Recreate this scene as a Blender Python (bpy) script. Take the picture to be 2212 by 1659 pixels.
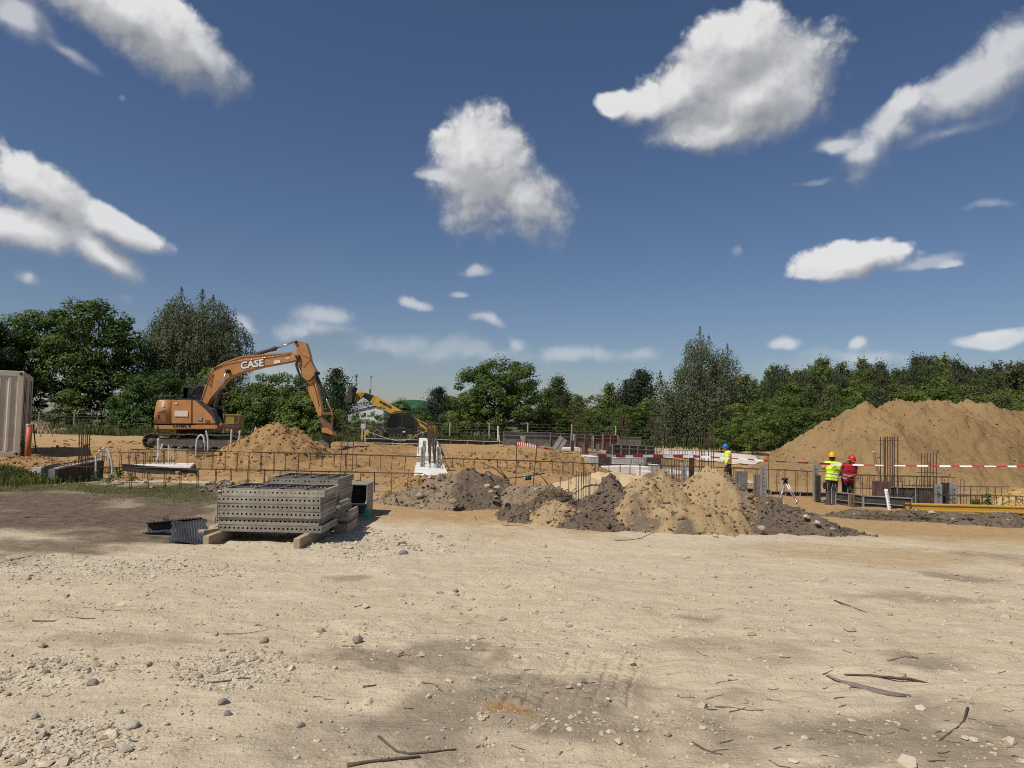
import bpy, bmesh, math, random
import numpy as np
from mathutils import Vector, Matrix

R = math.radians
sc = bpy.context.scene
C = sc.collection
for o in list(bpy.data.objects):
    bpy.data.objects.remove(o)

# ------------------------------------------------------------------ camera
FPX, CX, CY = 1539.0, 1106.0, 829.5           # focal length and centre for a 2212 px wide picture
PITCH, ROLL = math.atan(80.5 / 1539.0), 0.021
CAM = np.array([0.0, 0.0, 1.7])
_st, _ct = math.sin(PITCH), math.cos(PITCH)
_R0, _U0 = np.array([1.0, 0, 0]), np.array([0, -_st, _ct])
_F = np.array([0, _ct, _st])
_RC = math.cos(ROLL) * _R0 + math.sin(ROLL) * _U0
_UC = -math.sin(ROLL) * _R0 + math.cos(ROLL) * _U0
cam = bpy.data.cameras.new('camera'); cam.sensor_width = 36; cam.lens = FPX / 2212 * 36
cam.clip_start = 0.1; cam.clip_end = 9000
camo = bpy.data.objects.new('camera', cam); C.objects.link(camo)
m = Matrix.Identity(4)
for i in range(3):
    m[i][0], m[i][1], m[i][2], m[i][3] = _RC[i], _UC[i], -_F[i], CAM[i]
camo.matrix_world = m
sc.camera = camo

def ray(vx, vy):
    return _F + (vx - CX) / FPX * _RC + (CY - vy) / FPX * _UC
def at(vx, vy, Y):                               # point seen at a picture position, Y metres ahead
    d = ray(vx, vy); return CAM + d * (Y / d[1])

# ------------------------------------------------------------------ light
SUN_EL, SUN_SIDE = R(53), R(43)                  # sun from the left, a little behind the photographer
to_sun = Vector((-math.cos(SUN_EL) * math.cos(SUN_SIDE), -math.cos(SUN_EL) * math.sin(SUN_SIDE), math.sin(SUN_EL)))
sun = bpy.data.lights.new('sun', 'SUN'); sun.energy = 4.6; sun.angle = R(0.53); sun.color = (1.0, 0.95, 0.87)
suno = bpy.data.objects.new('sun', sun); C.objects.link(suno)
suno.rotation_euler = to_sun.to_track_quat('Z', 'Y').to_euler()
sc.view_settings.view_transform = 'Standard'; sc.view_settings.look = 'None'
sc.view_settings.gamma = 1; sc.view_settings.exposure = -0.12
sc.cycles.use_denoising = False
sc.cycles.max_bounces = 6; sc.cycles.diffuse_bounces = 3; sc.cycles.glossy_bounces = 2
sc.cycles.transmission_bounces = 4; sc.cycles.transparent_max_bounces = 6
sc.cycles.pixel_filter_type = 'BLACKMAN_HARRIS'; sc.cycles.filter_width = 1.05
sc.cycles.use_adaptive_sampling = True; sc.cycles.adaptive_threshold = 0.012

# ------------------------------------------------------------------ sky with clouds
W = bpy.data.worlds.new('World'); sc.world = W; W.use_nodes = True
wt = W.node_tree; wt.nodes.clear()
def wn(t, **k):
    n = wt.nodes.new(t)
    for a, b in k.items(): setattr(n, a, b)
    return n
def wl(a, b): wt.links.new(a, b)
def wmath(op, a, b=None, c=None, clamp=False):
    n = wn('ShaderNodeMath', operation=op, use_clamp=clamp)
    for i, q in enumerate((a, b, c)):
        if q is None: continue
        if isinstance(q, (int, float)): n.inputs[i].default_value = q
        else: wl(q, n.inputs[i])
    return n.outputs[0]
sky = wn('ShaderNodeTexSky', sky_type='NISHITA', sun_disc=False)
sky.sun_elevation = SUN_EL
sky.sun_rotation = math.atan2(to_sun.x, to_sun.y)
sky.altitude = 150; sky.air_density = 1.0; sky.dust_density = 0.5; sky.ozone_density = 1.6
hs = wn('ShaderNodeHueSaturation'); hs.inputs['Saturation'].default_value = 1.06; hs.inputs['Value'].default_value = 1.0
wl(sky.outputs[0], hs.inputs['Color'])
geo = wn('ShaderNodeTexCoord')
sep = wn('ShaderNodeSeparateXYZ'); wl(geo.outputs['Generated'], sep.inputs[0])
az = wmath('ARCTAN2', sep.outputs[0], sep.outputs[1])
hor = wmath('SQRT', wmath('ADD', wmath('MULTIPLY', sep.outputs[0], sep.outputs[0]), wmath('MULTIPLY', sep.outputs[1], sep.outputs[1])))
el = wmath('ARCTAN2', sep.outputs[2], hor)
uv = wn('ShaderNodeCombineXYZ'); wl(az, uv.inputs[0]); wl(el, uv.inputs[1])
# cloud lobes: picture x, y, half width, half height, tilt (deg, + = right end up), thinness
CL = [(255, 10, 205, 78, -8, 0), (330, 75, 150, 78, -22, 0), (440, 115, 95, 50, -30, .15), (60, 55, 70, 45, -35, .3), (150, 125, 60, 18, -30, .5),
      (90, 420, 120, 62, -42, 0), (60, 505, 130, 40, -12, 0.02), (215, 478, 150, 36, -16, .05), (200, 545, 110, 30, -28, .08), (75, 597, 40, 20, -25, .3),
      (1030, 340, 85, 75, -60, 0), (1062, 385, 128, 98, -35, -.12), (950, 372, 65, 22, 0, .2), (1130, 430, 80, 60, -50, .05),
      (1590, 95, 125, 78, 8, 0), (1500, 175, 130, 70, 20, 0), (1620, 180, 165, 105, 10, -.1), (1320, 205, 48, 28, 0, 0), (1540, 260, 150, 48, 6, 0), (1730, 190, 70, 85, 20, .1), (1420, 210, 80, 40, 8, 0),
      (2110, 165, 200, 84, 24, .2), (1990, 205, 75, 55, 50, .1), (1960, 255, 140, 62, 24, .2), (1830, 310, 95, 26, 6, .25), (1890, 325, 80, 52, 30, .22), (2060, 285, 140, 20, 14, .5),
      (1815, 562, 108, 36, 5, 0), (1840, 545, 80, 34, 0, 0), (1780, 590, 80, 16, 2, .1), (1985, 572, 85, 14, 10, .5), (2037, 576, 32, 9, 0, .3),
      (1040, 583, 46, 14, 6, .38), (985, 632, 28, 10, -5, .4), (880, 645, 48, 16, -8, .3), (1590, 550, 22, 13, 30, .6), (1750, 405, 55, 8, 4, .6), (235, 215, 14, 10, 0, .6),
      (700, 690, 70, 28, 0, .42), (690, 722, 110, 24, 0, .45), (1030, 693, 45, 18, 0, .4), (850, 750, 150, 34, 0, .56), (520, 690, 60, 26, -30, .4), (1250, 765, 130, 22, 0, .5), (1390, 760, 70, 20, 0, .5), (1000, 765, 200, 40, 0, .62), (1090, 738, 36, 20, 0, .5), (620, 800, 200, 50, 0, .66),
      (1705, 738, 42, 14, 0, .3), (1847, 733, 32, 13, 0, .28), (1880, 765, 130, 20, 0, .5), (2150, 722, 90, 16, 2, .25), (2150, 712, 50, 14, 0, .15), (1740, 790, 120, 30, 0, .66), (260, 640, 30, 14, 0, .6), (2140, 448, 60, 10, 4, .66)]
def lobe(vx, vy, rx, ry, tilt):
    d = ray(vx, vy); d = d / np.linalg.norm(d)
    a0, e0 = math.atan2(d[0], d[1]), math.asin(d[2])
    dx = ray(vx + 20, vy); dx = dx / np.linalg.norm(dx); dy = ray(vx, vy - 20); dy = dy / np.linalg.norm(dy)
    sx = abs(math.atan2(dx[0], dx[1]) - a0) / 20; sy = abs(math.asin(dy[2]) - e0) / 20
    return a0, e0, rx * sx * 1.1, ry * sy * 1.1, R(tilt) - ROLL
lobes = [lobe(*c[:5]) + (c[5],) for c in CL]
_rg = random.Random(5)
for k in range(16):                               # the same kind of sky goes on outside the picture
    a = R(52 + k * 16.5) + _rg.uniform(-.1, .1); e = R(_rg.uniform(12, 62))
    lobes.append((a if a < math.pi else a - 2 * math.pi, e, _rg.uniform(.08, .2) / math.cos(e), _rg.uniform(.03, .07), _rg.uniform(-.3, .3), _rg.uniform(0, .3)))
# the smooth cover of the lobes is worked out here as a small map over azimuth and height; the nodes add the billows
IW, IH = 1440, 400
_az, _el = np.meshgrid((np.arange(IW) + .5) / IW * 2 * math.pi - math.pi, (np.arange(IH) + .5) / IH * math.pi / 2)
def cover(A, E):
    acc = np.full(A.shape, 4.0); op = np.zeros(A.shape)
    for (a, e_, sx, sy, t, th) in lobes:
        du = (A - a + math.pi) % (2 * math.pi) - math.pi; dv = E - e_; c_, s_ = math.cos(t), math.sin(t)
        L_ = np.hypot((du * c_ + dv * s_) / sx, (-du * s_ + dv * c_) / sy) + max(0, th) * .25 + min(0, th)
        f_ = np.clip((acc - L_) / .5 + .5, 0, 1); op = op * (1 - f_) + max(.30, 1 - 1.15 * max(0, th)) * f_
        h_ = np.maximum(.22 - np.abs(acc - L_), 0) / .22; acc = np.minimum(acc, L_) - h_ * h_ * .22 * .25
    return np.minimum(acc, 4), op
_px = np.ones((IH, IW, 4), np.float32); _px[..., 0], _px[..., 2] = cover(_az, _el); _px[..., 1] = cover(_az - .014, _el + .030)[0]
cimg = bpy.data.images.new('cloud cover', IW, IH, float_buffer=True, is_data=True); cimg.pixels.foreach_set(_px.ravel()); cimg.update(); cimg.pack()
warp = wn('ShaderNodeTexNoise'); warp.inputs['Scale'].default_value = 7.5; warp.inputs['Detail'].default_value = 3; warp.inputs['Roughness'].default_value = .5
wl(geo.outputs['Generated'], warp.inputs['Vector'])
wsub = wn('ShaderNodeVectorMath', operation='SUBTRACT'); wl(warp.outputs['Color'], wsub.inputs[0]); wsub.inputs[1].default_value = (.5, .5, .5)
wsc = wn('ShaderNodeVectorMath', operation='MULTIPLY'); wl(wsub.outputs[0], wsc.inputs[0]); wsc.inputs[1].default_value = (.09, .06, 0)
wadd = wn('ShaderNodeVectorMath', operation='ADD'); wl(uv.outputs[0], wadd.inputs[0]); wl(wsc.outputs[0], wadd.inputs[1])
wma = wn('ShaderNodeVectorMath', operation='MULTIPLY_ADD'); wl(wadd.outputs[0], wma.inputs[0]); wma.inputs[1].default_value = (1 / (2 * math.pi), 2 / math.pi, 0); wma.inputs[2].default_value = (.5, 0, 0)
tim = wn('ShaderNodeTexImage', interpolation='Cubic', extension='EXTEND'); tim.image = cimg; wl(wma.outputs[0], tim.inputs[0])
tsp = wn('ShaderNodeSeparateColor'); wl(tim.outputs['Color'], tsp.inputs[0])
D0, D1 = tsp.outputs[0], tsp.outputs[1]
def cnoise(off, scale, detail, rough):
    ad = wn('ShaderNodeVectorMath', operation='ADD'); wl(geo.outputs['Generated'], ad.inputs[0]); ad.inputs[1].default_value = off
    n = wn('ShaderNodeTexNoise'); n.inputs['Scale'].default_value = scale; n.inputs['Detail'].default_value = detail; n.inputs['Roughness'].default_value = rough
    wl(ad.outputs[0], n.inputs['Vector']); return n.outputs['Fac']
N0 = cnoise((0, 0, 0), 8, 9, .55); N1 = cnoise((-.014, 0, .024), 8, 5, .52)
B0 = cnoise((3, 1, 2), 24, 5, .55); B1 = cnoise((2.994, 1, 2.009), 24, 4, .55)
bil = lambda n: wmath('ABSOLUTE', wmath('SUBTRACT', n, .5))
E0 = wmath('ADD', D0, wmath('MULTIPLY', wmath('SUBTRACT', N0, .5), 1.45))
E0 = wmath('SUBTRACT', E0, wmath('MULTIPLY', wmath('SUBTRACT', bil(B0), .09), 1.3))
lit = wmath('ADD', wmath('MULTIPLY', wmath('SUBTRACT', D1, D0), .80), wmath('MULTIPLY', wmath('SUBTRACT', N1, N0), 1.15))
lit = wmath('ADD', lit, wmath('MULTIPLY', wmath('SUBTRACT', bil(B0), bil(B1)), .9))
lit = wmath('ADD', lit, .46, clamp=True)
mr = wn('ShaderNodeMapRange', interpolation_type='SMOOTHSTEP'); wl(E0, mr.inputs['Value'])
wl(wmath('MULTIPLY_ADD', lit, -.12, 1.26), mr.inputs['From Min']); soft = wmath('SUBTRACT', 1.0, tsp.outputs[2]); wl(wmath('SUBTRACT', wmath('MULTIPLY_ADD', lit, .40, .42), wmath('MULTIPLY', soft, 1.1)), mr.inputs['From Max']); mr.inputs['To Min'].default_value = 0; mr.inputs['To Max'].default_value = .97
dens = wmath('MULTIPLY', mr.outputs[0], tsp.outputs[2])
cr = wn('ShaderNodeValToRGB'); wl(lit, cr.inputs[0])
cr.color_ramp.elements[0].position = .0; cr.color_ramp.elements[0].color = (.30, .315, .345, 1)
cr.color_ramp.elements[1].position = .95; cr.color_ramp.elements[1].color = (.84, .84, .84, 1)
e = cr.color_ramp.elements.new(.5); e.color = (.50, .51, .53, 1)
skb = wn('ShaderNodeVectorMath', operation='SCALE'); tint = wn('ShaderNodeVectorMath', operation='MULTIPLY'); wl(hs.outputs[0], tint.inputs[0]); tint.inputs[1].default_value = (.92, .935, 1.055); wl(tint.outputs[0], skb.inputs[0]); skb.inputs['Scale'].default_value = .069
mx = wn('ShaderNodeMix', data_type='RGBA'); wl(dens, mx.inputs[0]); wl(skb.outputs[0], mx.inputs[6]); wl(cr.outputs[0], mx.inputs[7])
bg = wn('ShaderNodeBackground'); wl(mx.outputs[2], bg.inputs[0]); bg.inputs[1].default_value = 1.0
wo = wn('ShaderNodeOutputWorld'); wl(bg.outputs[0], wo.inputs[0])
W.cycles.sampling_method = 'MANUAL'; W.cycles.sample_map_resolution = 512

# ------------------------------------------------------------------ numeric noise
def _hash(ix, iy, s):
    h = (ix.astype(np.int64) * 374761393 + iy.astype(np.int64) * 668265263 + s * 974634777) & 0xFFFFFFFF
    h = ((h ^ (h >> 13)) * 1274126177) & 0xFFFFFFFF
    h = h ^ (h >> 16)
    return (h & 0xFFFFFF) / float(0xFFFFFF)
def vnoise(x, y, s=0):
    ix, iy = np.floor(x), np.floor(y); fx, fy = x - ix, y - iy
    ux, uy = fx * fx * fx * (fx * (fx * 6 - 15) + 10), fy * fy * fy * (fy * (fy * 6 - 15) + 10)
    a, b, c, d = _hash(ix, iy, s), _hash(ix + 1, iy, s), _hash(ix, iy + 1, s), _hash(ix + 1, iy + 1, s)
    return (a + (b - a) * ux + (c - a) * uy + (a - b - c + d) * ux * uy) * 2 - 1
def fbm(x, y, sc_=1.0, oct_=4, s=0, gain=.5):
    x, y = np.asarray(x, float) / sc_, np.asarray(y, float) / sc_
    v, a = 0, 1.0
    for o in range(oct_):
        v = v + a * vnoise(x * 2 ** o + 17.3 * o, y * 2 ** o - 9.1 * o, s + o); a *= gain
    return v
def sstep(a, b, x):
    t = np.clip((x - a) / (b - a), 0, 1); return t * t * (3 - 2 * t)

# ------------------------------------------------------------------ terrain height
_ctl = []
for x in (-30, -15, -5, 0, 5, 15, 30):
    _ctl += [(x, -6, 0), (x, 0, 0), (x, 4, -.02)]
_ctl += [(-7, 10, -.15), (-2, 10, -.24), (4, 10, -.27), (10, 10, -.3), (-10, 16, -.2), (-4.2, 11.2, -.29), (-3, 15, -.28), (0, 15, -.33), (5, 14, -.40), (10, 15, -.53), (20, 15, -.5), (-20, 15, 0),
         (-11.5, 18.7, -.14), (-6, 18.5, -.12), (-2, 19, -.28), (2, 18, -.32), (6, 19, -.55), (13, 20.5, -.72), (25, 20, -.7), (-16, 23.4, .18), (-25, 25, .25),
         (-9, 24.5, -.24), (-5, 24.5, -.12), (-1, 24.5, -.12), (-3, 22, -.12), (-3, 28, .0), (3, 25, -.35), (7, 25, -.7), (11, 24.6, -.92), (17, 24, -.92), (30, 25, -.9), (11, 31, -.88), (17, 31, -.9), (25, 33, -.9), (6, 32, -.35), (3, 31, -.2),
         (-13, 29.3, .28), (-9, 29.3, .28), (-5, 29, .22), (-1, 29, .18), (-20, 40, .25), (-10, 38, .16), (-3, 38, .12), (3, 40, .12), (-3.7, 30, .02), (-4.2, 34, .1), (9, 42, -.25), (10.5, 35.5, -.98), (8, 36, -.7), (13, 37, -.95), (18, 44, -.5), (30, 45, -.4),
         (-35, 57, .2), (-20, 57, .2), (-8, 55, .0), (5, 55, .1), (20, 58, 0), (40, 60, 0)]
for a in range(12):
    _ctl.append((160 * math.cos(a * math.pi / 6), 60 + 160 * math.sin(a * math.pi / 6), 0))
_ctl = np.array(_ctl, float)
_c2 = 2.2 ** 2
def _ker(dx, dy): return np.sqrt(dx * dx + dy * dy + _c2)
_A = _ker(_ctl[:, None, 0] - _ctl[None, :, 0], _ctl[:, None, 1] - _ctl[None, :, 1])
_wt = np.linalg.solve(_A - np.eye(len(_ctl)) * .15, _ctl[:, 2])
def G(x, y):
    x, y = np.asarray(x, float), np.asarray(y, float); shp = np.broadcast(x, y).shape
    x, y = np.broadcast_to(x, shp).ravel(), np.broadcast_to(y, shp).ravel()
    z = np.zeros(len(x))
    for i in range(len(_ctl)): z += _wt[i] * _ker(x - _ctl[i, 0], y - _ctl[i, 1])
    rr = np.hypot(x, y - 60); f = sstep(230, 130, rr)
    z = z * f
    site = sstep(17.5, 22, y) * sstep(50, 42, y) * f
    z = z + (.035 * fbm(x, y, 1.6, 3, 3) * np.where(y < 16, .7, 1) + site * (.05 * fbm(x, y, .9, 3, 8) + .03 * np.maximum(fbm(x, y, .4, 3, 18), -.2))) * f
    return z.reshape(shp)
def g1(x, y): return float(G(x, y))
def gp(vx, vy):                                  # where a line of sight meets the ground
    d = ray(vx, vy); ts = np.concatenate([np.linspace(2, 30, 400), np.linspace(30, 150, 400)])
    P = CAM[None] + d[None] * ts[:, None]; h = P[:, 2] - G(P[:, 0], P[:, 1])
    i = np.argmax(h < 0)
    if h[i] >= 0: i = len(ts) - 1
    t0, t1, h0, h1 = ts[max(i - 1, 0)], ts[i], h[max(i - 1, 0)], h[i]
    t = t0 + (t1 - t0) * h0 / (h0 - h1) if h0 != h1 else t1
    p = CAM + d * t; return Vector((p[0], p[1], g1(p[0], p[1])))
def gd(vx, Y):                                   # ground point Y metres ahead under a picture column
    x = at(vx, 910, Y)[0]; return Vector((x, Y, g1(x, Y)))

# ------------------------------------------------------------------ materials
MATS = {}
def nodes(mt):
    mt.use_nodes = True; return mt.node_tree
def M(name, col, rough=.7, metal=0., var=.25, scale=6., bump=.15, bscale=60., dirt=None, damt=0., dscale=3., spec=.4, coat=0., aniso=None, objvar=0.):
    if name in MATS: return MATS[name]
    mt = bpy.data.materials.new(name); t = nodes(mt); b = t.nodes['Principled BSDF']
    L = t.links.new
    tc = t.nodes.new('ShaderNodeTexCoord'); mp = t.nodes.new('ShaderNodeMapping'); L(tc.outputs['Object'], mp.inputs[0])
    if aniso: mp.inputs['Scale'].default_value = aniso
    n = t.nodes.new('ShaderNodeTexNoise'); n.inputs['Scale'].default_value = scale; n.inputs['Detail'].default_value = 6; n.inputs['Roughness'].default_value = .62
    L(mp.outputs[0], n.inputs['Vector'])
    r = t.nodes.new('ShaderNodeMapRange'); L(n.outputs[0], r.inputs[0]); r.inputs[1].default_value = .25; r.inputs[2].default_value = .75; r.inputs[3].default_value = 1 - var; r.inputs[4].default_value = 1 + var
    mul = t.nodes.new('ShaderNodeVectorMath'); mul.operation = 'SCALE'; mul.inputs[0].default_value = col[:3]; L(r.outputs[0], mul.inputs['Scale'])
    out = mul.outputs[0]
    if damt:
        n2 = t.nodes.new('ShaderNodeTexNoise'); n2.inputs['Scale'].default_value = dscale; n2.inputs['Detail'].default_value = 8; n2.inputs['Roughness'].default_value = .7
        L(mp.outputs[0], n2.inputs['Vector'])
        r2 = t.nodes.new('ShaderNodeMapRange'); L(n2.outputs[0], r2.inputs[0]); r2.inputs[1].default_value = .45; r2.inputs[2].default_value = .72; r2.inputs[4].default_value = damt
        mx_ = t.nodes.new('ShaderNodeMix'); mx_.data_type = 'RGBA'; L(r2.outputs[0], mx_.inputs[0]); L(out, mx_.inputs[6]); mx_.inputs[7].default_value = (*dirt, 1); out = mx_.outputs[2]
    if objvar:
        oi = t.nodes.new('ShaderNodeObjectInfo'); mr_ = t.nodes.new('ShaderNodeMapRange'); L(oi.outputs['Random'], mr_.inputs[0]); mr_.inputs[3].default_value = 1 - objvar; mr_.inputs[4].default_value = 1 + objvar; vs = t.nodes.new('ShaderNodeVectorMath'); vs.operation = 'SCALE'; L(out, vs.inputs[0]); L(mr_.outputs[0], vs.inputs['Scale']); out = vs.outputs[0]
    L(out, b.inputs['Base Color'])
    b.inputs['Roughness'].default_value = rough; b.inputs['Metallic'].default_value = metal
    b.inputs['Specular IOR Level'].default_value = spec; b.inputs['Coat Weight'].default_value = coat
    if bump:
        n3 = t.nodes.new('ShaderNodeTexNoise'); n3.inputs['Scale'].default_value = bscale; n3.inputs['Detail'].default_value = 5
        L(mp.outputs[0], n3.inputs['Vector']); bp = t.nodes.new('ShaderNodeBump'); bp.inputs['Strength'].default_value = bump; bp.inputs['Distance'].default_value = .02
        L(n3.outputs[0], bp.inputs['Height']); L(bp.outputs[0], b.inputs['Normal'])
    MATS[name] = mt; return mt
def earth(name, c1, c2, c3, scale=1.2, bump=.6, bdist=.05):
    """loose soil or sand: two tones, darker crumbs, layered relief"""
    if name in MATS: return MATS[name]
    mt = bpy.data.materials.new(name); t = nodes(mt); b = t.nodes['Principled BSDF']; L = t.links.new
    tc = t.nodes.new('ShaderNodeTexCoord')
    def noise(s, d=6, ro=.6):
        n = t.nodes.new('ShaderNodeTexNoise'); n.inputs['Scale'].default_value = s; n.inputs['Detail'].default_value = d; n.inputs['Roughness'].default_value = ro
        L(tc.outputs['Object'], n.inputs['Vector']); return n.outputs[0]
    def rng(v, a, b_, lo=0, hi=1):
        r = t.nodes.new('ShaderNodeMapRange'); L(v, r.inputs[0]); r.inputs[1].default_value = a; r.inputs[2].default_value = b_; r.inputs[3].default_value = lo; r.inputs[4].default_value = hi; return r.outputs[0]
    def mixc(f, a, b_):
        x = t.nodes.new('ShaderNodeMix'); x.data_type = 'RGBA'; L(f, x.inputs[0])
        for i, q in ((6, a), (7, b_)):
            if isinstance(q, tuple): x.inputs[i].default_value = (*q, 1)
            else: L(q, x.inputs[i])
        return x.outputs[2]
    c = mixc(rng(noise(scale), .35, .65), c1, c2)
    nf = noise(14, 6, .7); c = mixc(rng(nf, .56, .70, 0, .75), c, c3)
    L(c, b.inputs['Base Color']); b.inputs['Roughness'].default_value = .95; b.inputs['Specular IOR Level'].default_value = .1
    ad = t.nodes.new('ShaderNodeMath'); ad.operation = 'MULTIPLY_ADD'; L(noise(34, 5, .65), ad.inputs[0]); ad.inputs[1].default_value = .5; L(nf, ad.inputs[2])
    bp = t.nodes.new('ShaderNodeBump'); bp.inputs['Strength'].default_value = bump; bp.inputs['Distance'].default_value = bdist
    L(ad.outputs[0], bp.inputs['Height']); L(bp.outputs[0], b.inputs['Normal'])
    MATS[name] = mt; return mt
def foliage(name, c, var=.4, trans=.35):
    if name in MATS: return MATS[name]
    mt = bpy.data.materials.new(name); t = nodes(mt); b = t.nodes['Principled BSDF']; L = t.links.new
    tc = t.nodes.new('ShaderNodeTexCoord')
    n = t.nodes.new('ShaderNodeTexNoise'); n.inputs['Scale'].default_value = 1.1; n.inputs['Detail'].default_value = 6; n.inputs['Roughness'].default_value = .75; L(tc.outputs['Object'], n.inputs['Vector'])
    rp = t.nodes.new('ShaderNodeValToRGB'); L(n.outputs[0], rp.inputs[0])
    rp.color_ramp.elements[0].position = .3; rp.color_ramp.elements[0].color = (c[0] * (1 - var), c[1] * (1 - var), c[2] * (1 - var * .6), 1)
    rp.color_ramp.elements[1].position = .7; rp.color_ramp.elements[1].color = (c[0] * (1 + var * 1.2), c[1] * (1 + var), c[2] * (1 + var * .4), 1)
    oi = t.nodes.new('ShaderNodeObjectInfo'); h = t.nodes.new('ShaderNodeHueSaturation'); L(rp.outputs[0], h.inputs['Color'])
    a = t.nodes.new('ShaderNodeMapRange'); L(oi.outputs['Random'], a.inputs[0]); a.inputs[3].default_value = .78; a.inputs[4].default_value = 1.22; L(a.outputs[0], h.inputs['Value'])
    a2 = t.nodes.new('ShaderNodeMapRange'); L(oi.outputs['Random'], a2.inputs[0]); a2.inputs[3].default_value = .515; a2.inputs[4].default_value = .485; L(a2.outputs[0], h.inputs['Hue'])
    L(h.outputs[0], b.inputs['Base Color']); b.inputs['Roughness'].default_value = .55; b.inputs['Specular IOR Level'].default_value = .25
    tr = t.nodes.new('ShaderNodeBsdfTranslucent'); L(h.outputs[0], tr.inputs[0]); ms = t.nodes.new('ShaderNodeMixShader'); ms.inputs[0].default_value = trans
    L(b.outputs[0], ms.inputs[1]); L(tr.outputs[0], ms.inputs[2]); L(ms.outputs[0], t.nodes['Material Output'].inputs[0])
    MATS[name] = mt; return mt
def glass(name, col=(.02, .025, .025)):
    if name in MATS: return MATS[name]
    mt = bpy.data.materials.new(name); t = nodes(mt); b = t.nodes['Principled BSDF']
    g = t.nodes.new('ShaderNodeBsdfTransparent'); g.inputs[0].default_value = (.55, .58, .57, 1); ms = t.nodes.new('ShaderNodeMixShader'); ms.inputs[0].default_value = .35
    b.inputs['Base Color'].default_value = (*col, 1); b.inputs['Roughness'].default_value = .08
    t.links.new(b.outputs[0], ms.inputs[1]); t.links.new(g.outputs[0], ms.inputs[2]); t.links.new(ms.outputs[0], t.nodes['Material Output'].inputs[0])
    MATS[name] = mt; return mt

# ------------------------------------------------------------------ mesh helpers
def mesh_np(name, V, Fq, smooth=False):
    V = np.asarray(V, np.float32); Fq = np.asarray(Fq, np.int32); k = Fq.shape[1]
    me = bpy.data.meshes.new(name); me.vertices.add(len(V)); me.vertices.foreach_set('co', V.ravel())
    me.loops.add(Fq.size); me.loops.foreach_set('vertex_index', Fq.ravel())
    me.polygons.add(len(Fq)); me.polygons.foreach_set('loop_start', np.arange(0, Fq.size, k, dtype=np.int32))
    me.polygons.foreach_set('use_smooth', np.full(len(Fq), smooth)); me.update(calc_edges=True); return me
def link(name, me, mat=None, parent=None, loc=None):
    o = bpy.data.objects.new(name, me); C.objects.link(o)
    if mat is not None and me is not None and len(me.materials) == 0: me.materials.append(mat)
    if parent is not None: o.parent = parent
    if loc is not None: o.location = loc
    return o
def thing(name, label, cat, loc=(0, 0, 0), rz=0, group=None):
    o = bpy.data.objects.new(name, None); C.objects.link(o); o.empty_display_size = .2
    o.location = loc; o.rotation_euler = (0, 0, rz); return tag(o, label, cat, group)
def tag(o, label, cat, group=None, kind=None):
    if label: o['label'] = label
    if cat: o['category'] = cat
    if group: o['group'] = group
    if kind: o['kind'] = kind
    return o
def children(o): return [c for c in bpy.data.objects if c.parent is o]
def copy_tree(o, loc, rz=None, scale=None, label=None, kids=None):
    c = o.copy(); C.objects.link(c); c.location = loc
    if rz is not None: c.rotation_euler = (0, 0, rz)
    if scale is not None: c.scale = scale if not isinstance(scale, (int, float)) else (scale,) * 3
    if label: c['label'] = label
    for ch in (kids if kids is not None else children(o)):
        k = ch.copy(); C.objects.link(k); k.parent = c
    return c
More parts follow.
